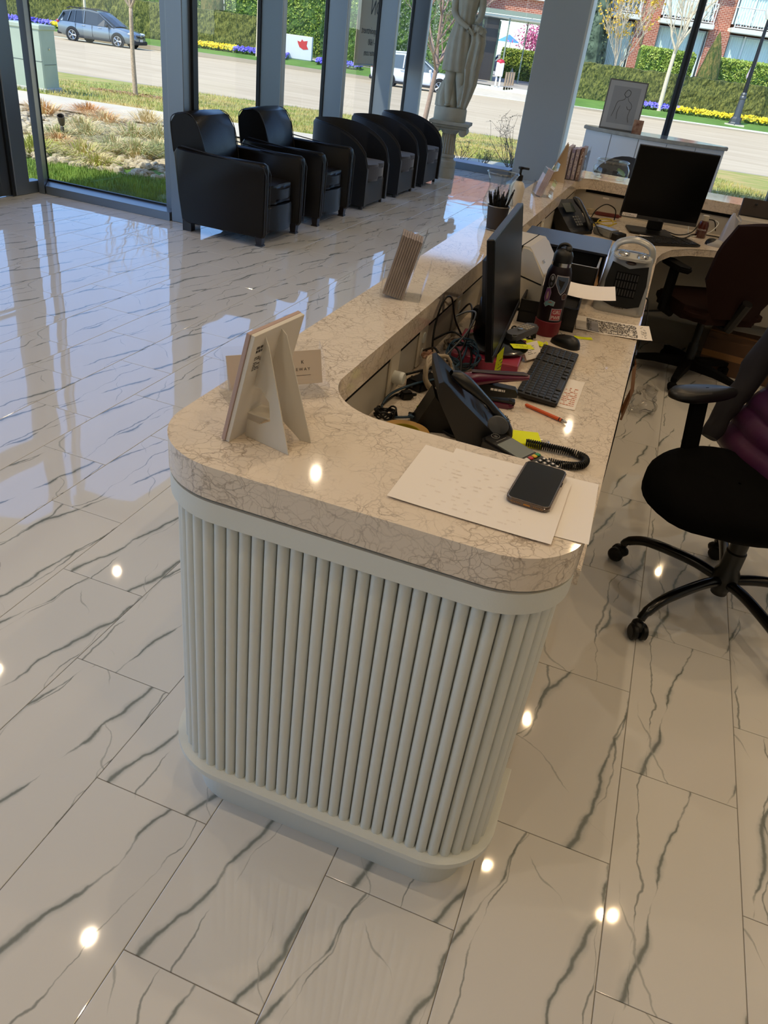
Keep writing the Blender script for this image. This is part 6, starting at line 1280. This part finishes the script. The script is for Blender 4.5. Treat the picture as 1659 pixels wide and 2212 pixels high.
# white desktop scanner
t = thing('check_scanner', 'cream wedge shaped desktop scanner behind the near monitor', 'scanner', (-.44, 3.02, ZW+.002), R(-4)); CRM = mat('cream_plastic', '#bdb5a6', .45); MX = Matrix(((1, 0, 0, 0), (0, 0, -1, 0), (0, 1, 0, 0), (0, 0, 0, 1)))
bm = B(); prism(bm, [(-.09, .0), (.10, .0), (.135, .04), (.145, .075), (.13, .115), (.045, .22), (.03, .235), (-.09, .235)], -.16, .10, .008, MX, seg=3); obj('housing', bm, CRM, t, True)
bm = B(); prism(bm, [(-.0905, .15), (.105, .112), (.103, .108), (-.0905, .146)], -.101, .161, 0, MX @ T(0, 0, -.06)); prism(bm, [(.0, .236), (.004, .236), (.004, .19), (.0, .19)], -.1, .161, 0, MX @ T(0, 0, -.06)); obj('seam', bm, BLACKM, t)
MF = T(.085, -.03, .176, ry=R(51)); text('logo', 'DC', .018, GREYP, t, MF @ Matrix.Rotation(R(90), 4, 'Z'))
bm = B(); box(bm, -.095, .12, -.11, .17, -.002, .006, .002); obj('foot', bm, BLACKM, t)
# monitors
def monitor(label, N, F, h, tilt, zb, sticker_=False):
    d = V((F[0]-N[0], F[1]-N[1], 0)); w_ = d.length; rz = atan2(d.y, d.x); t = thing('monitor', label, 'monitor', (N[0], N[1], zb), rz)   # local x along width, -y is the screen side
    Mt = Matrix.Rotation(-R(tilt), 4, 'X'); bm = B(); box(bm, 0, w_, 0, .022, 0, h, .003, Mt); obj('casing', bm, mat('monitor_black', '#050506', .4, spec=.3), t)
    bm = B(); box(bm, .006, w_-.006, -.001, .001, .022, h-.007, 0, Mt); obj('screen', bm, mat('screen_off', '#050505', .3, spec=.2), t); bm = B(); box(bm, .0, w_, -.002, .002, .0, .02, .0006, Mt); obj('chin', bm, mat('chin_grey', '#2b2c2f', .35), t)
    return t, w_, Mt
t, w_, Mt = monitor('near black monitor turned away, edge toward the camera', (-.335, 2.09), (-.385, 2.745), .345, 10, .83)
bm = B(); box(bm, w_*.15, w_*.85, .022, .05, .08, .28, .012, Mt); obj('back_bulge', bm, BLACK, t); bm = B(); tube(bm, [(w_*.42, .075, -.016), (w_*.42, .07, .10)], .02, 10, flat=2); obj('stand_neck', bm, BLACK, t, 'all')
bm = B(); lathe(bm, [(0, -.0175), (.100, -.0175), (.104, -.010), (.09, -.004), (0, -.002)], 40, T(w_*.38, .02, -.012), sx=1.05); obj('stand_base', bm, mat('base_gloss', '#08080a', .15), t, True)
t = thing('binder', 'pink marbled box file under the near monitor stand', 'box', (-.385, 2.33, ZW), R(5)); bm = B(); box(bm, -.11, .10, -.13, .13, 0, .038, .002); obj('body', bm, mat('pink_marble', '#8e2038', .35, col2='#a53a50', vs_=14), t); bm = B(); box(bm, -.105, .099, -.131, -.13, .006, .03); obj('page_edge', bm, mat('page_pink', '#93304a', .6), t)
t = thing('sticky_note', 'neon yellow note with writing stuck on the near bottom corner of the monitor', 'sticky note', (-.318, 2.12, .775), R(82)); bm = B(); sheet(bm, [[(-.025, 0, 0), (.025, .0, .0)], [(-.03, .002, .04), (.03, .002, .045)], [(-.02, .006, .08), (.035, .006, .09)]]); solid(bm, .0004); obj('note', bm, YEL, t)
bm = B(); strokes(bm, -.02, .022, .01, .07, 5, 0, 9, .3, .8)
for v in bm.verts: v.co = V((v.co.x, -.003, v.co.y))
obj('writing', bm, INK, t)
t = thing('sticky_note', 'neon yellow note lying flat on the monitor stand', 'sticky note', (-.29, 2.33, .818), R(30)); bm = B(); box(bm, -.035, .035, -.02, .02, 0, .0008); obj('note', bm, YEL, t); bm = B(); strokes(bm, -.02, .02, -.01, .01, 2, .001, 2, .3); obj('writing', bm, INK, t)
t = thing('sticky_note', 'crumpled neon yellow note behind the cordless handset', 'sticky note', (-.285, 2.56, ZW), R(10)); bm = B(); n = 8; sheet(bm, [[(-.035+.07*i/n, -.02+.04*j/n, .006+.007*noise.noise(V((i*.9, j*.9, 2)))) for i in range(n+1)] for j in range(n+1)]); obj('note', bm, YEL, t); bm = B(); tube(bm, cr([(.035, 0, .006), (.045, .01, .012), (.05, 0, .006), (.045, -.01, .01), (.04, 0, .004)], 4), .002, 6); obj('curl', bm, YEL, t)
t = thing('cordless_handset', 'grey cordless handset resting on the monitor stand', 'telephone', (-.315, 2.44, .818), R(68)); bm = B(); prism(bm, rrect(-.075, .075, -.022, .022, .012), 0, .022, .005, T(0, 0, 0, ry=R(-3)), seg=2); obj('body', bm, mat('handset_grey', '#55565a', .35, .3), t, True)
bm = B(); [box(bm, .0+.014*r, .010+.014*r, -.016+.012*c_, -.007+.012*c_, .021, .025, .001) for r in range(4) for c_ in range(3)]; obj('keypad', bm, mat('keys_beige', '#a29a8c', .5), t); bm = B(); lathe(bm, [(.009, .021), (.009, .025), (0, .026)], 16, T(-.015, 0, 0)); obj('nav_key', bm, CHROME, t, True)
t = thing('card_stack', 'small stack of white business cards leaning by the keyboard', 'cards', (-.252, 2.40, ZW), R(62)); Mk = T(0, 0, .006, rx=R(50)); bm = B(); box(bm, -.042, .042, .0, .055, -.004, .004, .0005, Mk); obj('cards', bm, PAPW, t); bm = B(); strokes(bm, -.025, .015, .015, .045, 5, .0045, 3, .3, .7); bmesh.ops.transform(bm, matrix=Mk, verts=bm.verts); obj('print', bm, LET, t); bm = B(); box(bm, -.044, .044, -.004, .03, 0, .004, .001); obj('holder', bm, ACR, t)
# staplers
def stapler(label, loc, rz, lab2=None):
    t = thing('stapler', label, 'stapler', loc, rz); MG = mat('magenta_plastic', '#5c0a30', .25, coat=.5)
    bm = B(); prism(bm, rrect(-.095, .085, -.019, .019, .017), 0, .014, .004); obj('base', bm, MG, t, True); bm = B(); box(bm, -.03, .085, -.013, .013, .013, .022, .002); box(bm, .068, .076, -.009, .009, .022, .0235); obj('anvil', bm, mat('stapler_black', '#101010', .35), t)
    bm = B(); sheet(bm, [[V((x, y, z)) for x, z in ((-.09, .018), (.078, .034), (.086, .036), (.086, .048), (.078, .058), (.0, .062), (-.09, .04))] for y in (-.014, .014)], closed=True); bm.faces.new([bm.verts.new((x, -.014, z)) for x, z in ((-.09, .018), (.078, .034), (.086, .036), (.086, .048), (.078, .058), (.0, .062), (-.09, .04))]); bm.faces.new([bm.verts.new((x, .014, z)) for x, z in ((-.09, .018), (.078, .034), (.086, .036), (.086, .048), (.078, .058), (.0, .062), (-.09, .04))]); obj('magazine', bm, MATS['stapler_black'], t)
    bm = B(); rows = [[V((x, w_*cos(a), z+h*sin(a))) for a in [2*pi*k/12 for k in range(12)]] for x, w_, z, h in ((-.105, .008, .045, .02), (-.09, .02, .045, .028), (-.03, .02, .068, .024), (.03, .018, .083, .014), (.09, .018, .094, .010), (.108, .012, .096, .006))]; sheet(bm, rows, closed=True); [bm.faces.new([bm.verts.new(p) for p in rows[k]]) for k in (0, -1)]; hd = obj('handle', bm, MG, t, 'all')
    bm = B(); rows = [[V((x, w_*cos(a), z+.003*sin(a))) for a in [2*pi*k/10 for k in range(10)]] for x, w_, z in ((-.05, .01, .088), (.03, .013, .0965), (.09, .013, .103), (.103, .008, .1015))]; sheet(bm, rows, closed=True); obj('grip', bm, mat('grip_grey', '#3a2f35', .5), hd, 'all')
    bm = B(); strokes(bm, .01, .05, 0, .008, 1, 0, 5, .8, 1)
    for v in bm.verts: v.co = V((v.co.x, -.0145, .045+v.co.y))
    obj('print', bm, PAPER, t); return t
stapler('magenta and black stapler beside the desk telephone', (-.315, 1.965, ZW), R(12))
# highlighter, tape roll
t = thing('highlighter', 'neon yellow highlighter pen on the worktop near the telephone', 'pen', (-.458, 1.805, ZW+.009), atan2(.165, .03)); bm = B(); tube(bm, [(0, 0, 0), (.10, 0, 0), (.108, 0, 0)], [.009, .009, .006], 10, flat=.8); obj('barrel', bm, mat('neon_barrel', '#b8c414', .35), t, 'all'); bm = B(); tube(bm, [(.108, 0, 0), (.15, 0, 0)], [.0095, .0095], 10, flat=.8); obj('cap', bm, MATS['neon_barrel'], t, 'all'); bm = B(); tube(bm, [(.035, 0, 0), (.07, 0, 0)], .0093, 10, flat=.8); obj('label_band', bm, INK, t, 'all')
t = thing('tape_roll', 'roll of beige masking tape half hidden under the front ledge', 'tape', (-.44, 1.625, ZW)); bm = B(); lathe(bm, [(.062, 0), (.062, .022), (.04, .022), (.04, 0), (.062, 0)], 40); obj('tape', bm, mat('beige_tape', '#b98f4e', .6), t, True); bm = B(); lathe(bm, [(.040, 0), (.040, .0225), (.037, .0225), (.037, 0)], 36); lathe(bm, [(.0, .003), (.037, .003)], 36); obj('core', bm, mat('yellow_core', '#9a8a14', .6), t); bm = B(); box(bm, -.012, .01, .012, .03, .0035, .004); obj('core_print', bm, INK, t)
# cables and adapters
def cable(name, label, pts, r, m, ends=None):
    t = thing(name, label, 'cable', (0, 0, 0)); bm = B(); tube(bm, cr(pts, 8), r, 7); obj('cable', bm, m, t, 'all')
    for e in (ends or ()):
        bm = B(); box(bm, -.012, .012, -.006, .006, -.005, .005, .002, Matrix.Translation(e)); obj('plug', bm, m, t)
CB = mat('cable_blue', '#1d3d52', .5); CW = mat('cable_beige', '#a3947e', .5); CG = mat('cable_grey', '#4c4f52', .4); z = ZW
cable('network_cable', 'blue cable looping from the black adapter to the wall', [(-.455, 1.735, z+.012), (-.50, 1.72, z+.006), (-.545, 1.745, z+.006), (-.548, 1.82, z+.02), (-.51, 1.90, z+.03), (-.46, 1.98, z+.035), (-.43, 2.08, z+.05), (-.44, 2.2, z+.06), (-.47, 2.3, z+.04)], .0035, CB, [(-.455, 1.735, z+.012)])
def coil(name, label, c, r, n, wr, m, seed, axis=(0, 0, 1), sq=.7, sp=.02):
    rnd = random.Random(seed); t = thing(name, label, 'cable', c); pts = []; ax = V(axis).normalized(); a = ax.orthogonal().normalized(); b = ax.cross(a)
    for i in range(n*10): an = 2*pi*i/10; rr = r*(1+rnd.uniform(-.12, .12)); pts.append(a*cos(an)*rr+b*sin(an)*rr*sq+ax*rnd.uniform(0, sp))
    mn = min(p.z for p in cr(pts, 3)); bm = B(); tube(bm, [p-V((0, 0, min(0, mn)-wr)) for p in cr(pts, 3)], wr, 6); obj('loops', bm, m, t, 'all')
    bm = B(); tube(bm, [(r*.9, -.012, wr*2), (r*1.0, 0, sp+wr*3), (r*1.05, .012, wr*2)], wr*1.3, 6); obj('tie', bm, m, t, 'all')
coil('coiled_cable', 'bundle of beige cable coiled behind the near monitor', (-.478, 2.36, z), .07, 5, .0042, CW, 1)
coil('coiled_cable', 'standing loop of beige cable in front of the box file', (-.47, 1.97, z), .05, 3, .0055, CW, 2, (.8, -.4, .25), 1.0, .02)
coil('coiled_cable', 'small bundle of black cable in the front corner of the worktop', (-.525, 1.715, z), .028, 6, .0026, BLACK, 3)
coil('coiled_cable', 'tangle of dark blue cable beside the monitor stand', (-.45, 2.19, z+.0), .05, 6, .003, CB, 4, (.4, -.5, .8), .9, .04)
coil('coiled_cable', 'black cable loops at the foot of the bottle', (-.335, 2.60, z), .045, 5, .003, BLACK, 5, (0, 0, 1), .6, .03)
for i, (lb, P_) in enumerate((('tall black loop of cable rising against the inner panel', [(-.53, 2.15, z+.01), (-.545, 2.18, z+.10), (-.548, 2.25, z+.17), (-.54, 2.32, z+.165), (-.53, 2.38, z+.08), (-.50, 2.42, z+.01)]),
    ('black cable arching from the outlet over the worktop', [(-.552, 2.12, z+.05), (-.50, 2.05, z+.09), (-.47, 2.02, z+.05), (-.50, 1.98, z+.005), (-.53, 2.05, z+.01), (-.47, 2.2, z+.02)]),
    ('black cable crossing to the telephone', [(-.50, 2.2, z+.06), (-.44, 2.1, z+.08), (-.40, 1.98, z+.06), (-.405, 1.88, z+.02), (-.37, 1.80, z+.01), (-.34, 1.78, z+.01)]),
    ('long black cable hanging between outlet and monitor', [(-.55, 2.5, z+.06), (-.50, 2.42, z+.13), (-.46, 2.3, z+.12), (-.45, 2.2, z+.06), (-.46, 2.12, z+.01)]),
    ('black cable wound over the power brick', [(-.54, 1.92, z+.045), (-.50, 1.98, z+.05), (-.45, 2.06, z+.05), (-.41, 2.12, z+.03), (-.43, 2.22, z+.05), (-.50, 2.26, z+.08), (-.55, 2.2, z+.06)]),
    ('thin black lead from the adapter to the telephone foot', [(-.39, 1.73, z+.01), (-.36, 1.71, z+.006), (-.33, 1.70, z+.006), (-.30, 1.72, z+.008)]),
    ('black lead running along the inner panel', [(-.55, 1.76, z+.01), (-.545, 1.84, z+.008), (-.53, 1.9, z+.006), (-.545, 2.0, z+.01)]))): cable('black_cable', lb, P_, .0032+.0004*(i % 3), BLACK)
cable('grey_cable', 'shiny grey cable bending over the tangle', [(-.50, 2.0, z+.03), (-.47, 2.1, z+.07), (-.44, 2.17, z+.12), (-.43, 2.2, z+.17), (-.46, 2.22, z+.165), (-.49, 2.2, z+.15)], .003, CG)
def brick(name, label, loc, rz, sx_, sy, sz, m=BLACK):
    t = thing(name, label, 'adapter', loc, rz); bm = B(); box(bm, -sx_, sx_, -sy, sy, 0, sz, .005, seg=2); obj('body', bm, m, t); bm = B(); tube(bm, [(sx_, 0, sz/2), (sx_+.012, 0, sz/2)], [.006, .004], 8); obj('strain_relief', bm, m, t, 'all')
    bm = B(); tube(bm, [(-sx_, 0, sz/2), (-sx_-.012, 0, sz/2)], [.006, .004], 8); obj('strain_relief', bm, m, t, 'all')
brick('cable_adapter', 'long black inline adapter near the tape roll', (-.425, 1.738, z), R(-18), .036, .014, .022); brick('power_brick', 'black power brick against the inner panel by the dimmer', (-.50, 1.97, z), R(70), .05, .028, .03); brick('cable_adapter', 'small round black plug adapter near the dimmer knob', (-.515, 1.86, z), R(40), .018, .014, .022)
brick('power_strip', 'beige power strip behind the monitor', (-.515, 2.50, z), R(85), .09, .022, .028, mat('strip_beige', '#a89a86', .45)); brick('plug_adapter', 'black wall plug beside the upper cables', (-.51, 2.68, z), R(90), .03, .025, .05)
brick('wall_adapter', 'pinkish plug on the second outlet plate', (-.535, 2.10, z+.04), R(90), .022, .014, .018, mat('plug_pink', '#a8826c', .5))
# ================================================================ far work place
deskphone('black desk telephone lying at the far end beside loose cables', (-.34, 4.72, z), R(150), .95)
t, w_, Mt = monitor('large black monitor facing the camera at the far work place', (-.226, 5.06), (.225, 5.16), .405, -7, .83)
bm = B(); box(bm, .012, .10, -.0035, -.0025, .006, .026, 0, Mt); obj('white_label', bm, PAPW, t); text('logo', 'DELL', .012, GREYP, t, Mt @ T(w_*.53, -.003, .006, rx=R(90)))
bm = B(); strokes(bm, .016, .095, .009, .022, 2, 0, 3, .3, .6)
for v in bm.verts: v.co = Mt @ V((v.co.x, -.0038, v.co.y))
obj('label_print', bm, LET, t)
bm = B(); box(bm, w_*.4, w_*.6, .03, .06, -.06, .15, .008); obj('stand_neck', bm, BLACK, t); bm = B(); prism(bm, rrect(w_*.15, w_*.72, -.10, .12, .02), -.073, -.062, .003); obj('stand_base', bm, BLACK, t)
keyboard('black keyboard below the far monitor', (-.03, 4.69, z), R(40), .40, .12)
t = mouse('white and black mouse right of the far keyboard', (.355, 5.09, z), R(-12), mat('mouse_white', '#a5a29c', .4)); bm = B(); ball(bm, (-.015, 0, .004), (.04, .031, .036), seg=20, rings=12, power=.85); obj('dark_cap', bm, BLACK, t, True)
t = thing('medicine_bottle', 'brown bottle with a white cap labelled alcohol right of the far monitor', 'bottle', (.272, 5.285, z)); bm = B(); lathe(bm, [(0, 0), (.03, 0), (.033, .004), (.033, .075), (.026, .095), (.016, .10), (0, .10)], 28); bb = obj('body', bm, mat('amber_plastic', '#4a1c10', .2, coat=.5), t, True)
bm = B(); lathe(bm, [(.0175, .098), (.020, .10), (.020, .128), (.017, .131), (0, .131)], 24); obj('cap', bm, mat('cap_cream', '#c4bcaa', .5), t, True); tx = text('lettering', 'ALCOHOL', .0135, PAPER, bb, Matrix.Identity(4), 0)
for v in tx.data.vertices: a = -.1+v.co.x/.0336; v.co = V((.0336*sin(a), -.0336*cos(a), .045+v.co.y))
t = thing('white_dispenser', 'slim white plastic stand next to the brown bottle', 'stand', (.42, 5.24, z), R(10)); bm = B(); rows = [[V((x*w_, y*w_, zz)) for x, y in rrect(-.04, .04, -.03, .03, .02)] for zz, w_ in ((0, 1), (.02, .98), (.1, .72), (.16, .35), (.178, .12))]; sheet(bm, rows, closed=True); obj('body', bm, mat('cool_white', '#a7a9b4', .35), t, True); bm = B(); prism(bm, rrect(-.045, .045, -.034, .034, .02), -.0003, .004, .001); obj('foot', bm, WHITE, t)
t = thing('printer', 'cream desktop printer with a dark raised paper support at right', 'printer', (.62, 5.36, z), R(4)); bm = B(); box(bm, -.17, .25, -.13, .12, 0, .15, .012, seg=2); obj('body', bm, CRM, t, True); bm = B(); box(bm, -.14, .22, -.131, -.128, .02, .035); box(bm, -.155, -.10, -.132, -.12, .045, .065); obj('slot', bm, BLACKM, t)
bm = B(); box(bm, -.16, .25, .02, .04, .14, .26, .004, T(0, 0, 0, rx=R(-12))); box(bm, .03, .034, .018, .02, .14, .26, 0, T(0, 0, 0, rx=R(-12))); obj('paper_support', bm, mat('brown_smoke', '#2c211b', .4), t); bm = B(); [lathe(bm, [(.008, 0), (.007, .003), (0, .004)], 12, T(x, .047, .225, rx=R(90-12)) ) for x in (-.08, .0)]; box(bm, -.15, .2, .016, .02, .145, .165, 0, T(0, 0, 0, rx=R(-12))); obj('support_detail', bm, BLACK, t); text('logo', 'EPSON', .014, mat('soft_print', '#a39a8a', .6), t, T(0.0, -.1315, .085, rx=R(90)))
cable('patch_cable', 'yellow network cable bundle left of the far monitor', [(-.24, 5.12, z+.03), (-.30, 5.10, z+.02), (-.35, 5.06, z+.01), (-.36, 5.0, z+.005), (-.30, 4.98, z+.005), (-.25, 5.02, z+.02), (-.27, 5.1, z+.035), (-.33, 5.09, z+.03), (-.34, 5.02, z+.02), (-.28, 5.0, z+.015), (-.23, 5.04, z+.03)], .0035, mat('cable_yellow', '#b8a01c', .5))
for i, (lb, P_) in enumerate((('black cable arching over the yellow cables', [(-.40, 5.2, z+.01), (-.38, 5.22, z+.06), (-.33, 5.25, z+.095), (-.27, 5.27, z+.07), (-.26, 5.26, z+.01)]), ('black cable loops behind the far telephone', [(-.5, 5.0, z+.01), (-.47, 5.05, z+.06), (-.42, 5.0, z+.05), (-.38, 4.92, z+.02), (-.42, 4.86, z+.01), (-.48, 4.95, z+.03), (-.45, 5.08, z+.05), (-.38, 5.02, z+.03)]), ('black cable from the far telephone to the inner panel', [(-.56, 4.75, z+.02), (-.5, 4.77, z+.015), (-.45, 4.76, z+.012), (-.40, 4.80, z+.02)]), ('black cable trailing in front of the label printer', [(-.40, 4.9, z+.04), (-.34, 4.78, z+.05), (-.28, 4.70, z+.01), (-.22, 4.85, z+.01), (-.27, 4.98, z+.01)]), ('black cable running right behind the far keyboard', [(.05, 5.25, z+.01), (.14, 5.2, z+.005), (.22, 5.3, z+.02), (.26, 5.38, z+.08), (.33, 5.42, z+.09), (.36, 5.44, z+.03)]), ('black cable under the far monitor', [(.0, 5.3, z+.02), (.08, 5.18, z+.004), (.17, 5.12, z+.004), (.25, 5.36, z+.004), (.4, 5.4, z+.004)]))): cable('black_cable', lb, P_, .0034, BLACK)
cable('white_cable', 'thin white cable looping around the brown bottle', [(.19, 5.4, z+.06), (.20, 5.32, z+.01), (.23, 5.25, z+.004), (.32, 5.33, z+.03), (.36, 5.38, z+.08), (.34, 5.44, z+.09)], .0028, WHITE)
brick('cable_adapter', 'black adapter beside the yellow cable bundle', (-.37, 5.1, z), R(20), .035, .02, .028); brick('plug_adapter', 'cream plug lying against the far inner panel', (-.43, 5.40, z), R(60), .03, .022, .03, mat('plug_cream', '#b8ab92', .5))
brick('power_strip', 'red and cream plug strip behind the far cables', (-.32, 5.42, z), R(10), .08, .02, .02, mat('strip_red', '#6a2a24', .5))
t = thing('label_printer', 'small silver and black label printer behind the heater', 'printer', (-.245, 4.73, z), R(-35)); bm = B(); box(bm, -.09, .05, -.04, .04, 0, .045, .008, seg=2); obj('body', bm, mat('silver_shell', '#8f8f8a', .3, .3), t, True); bm = B(); box(bm, .05, .10, -.04, .04, 0, .04, .006); obj('front', bm, BLACK, t)
t = paper('pale paper stack on the far monitor base', (.02, 5.0, z+.0), R(12), .20, .14, 6, PAPW, .001)
t = thing('paper_note', 'white paper taped on the far inner panel', 'paper', (-.36, 5.515, .80)); bm = B(); box(bm, -.07, .07, -.0012, -.0004, -.035, .05); obj('sheet', bm, mat('dim_paper', '#bdb4a8', .8), t); bm = B(); box(bm, -.02, .02, -.002, -.001, .045, .055); obj('tape', bm, PAPW, t)
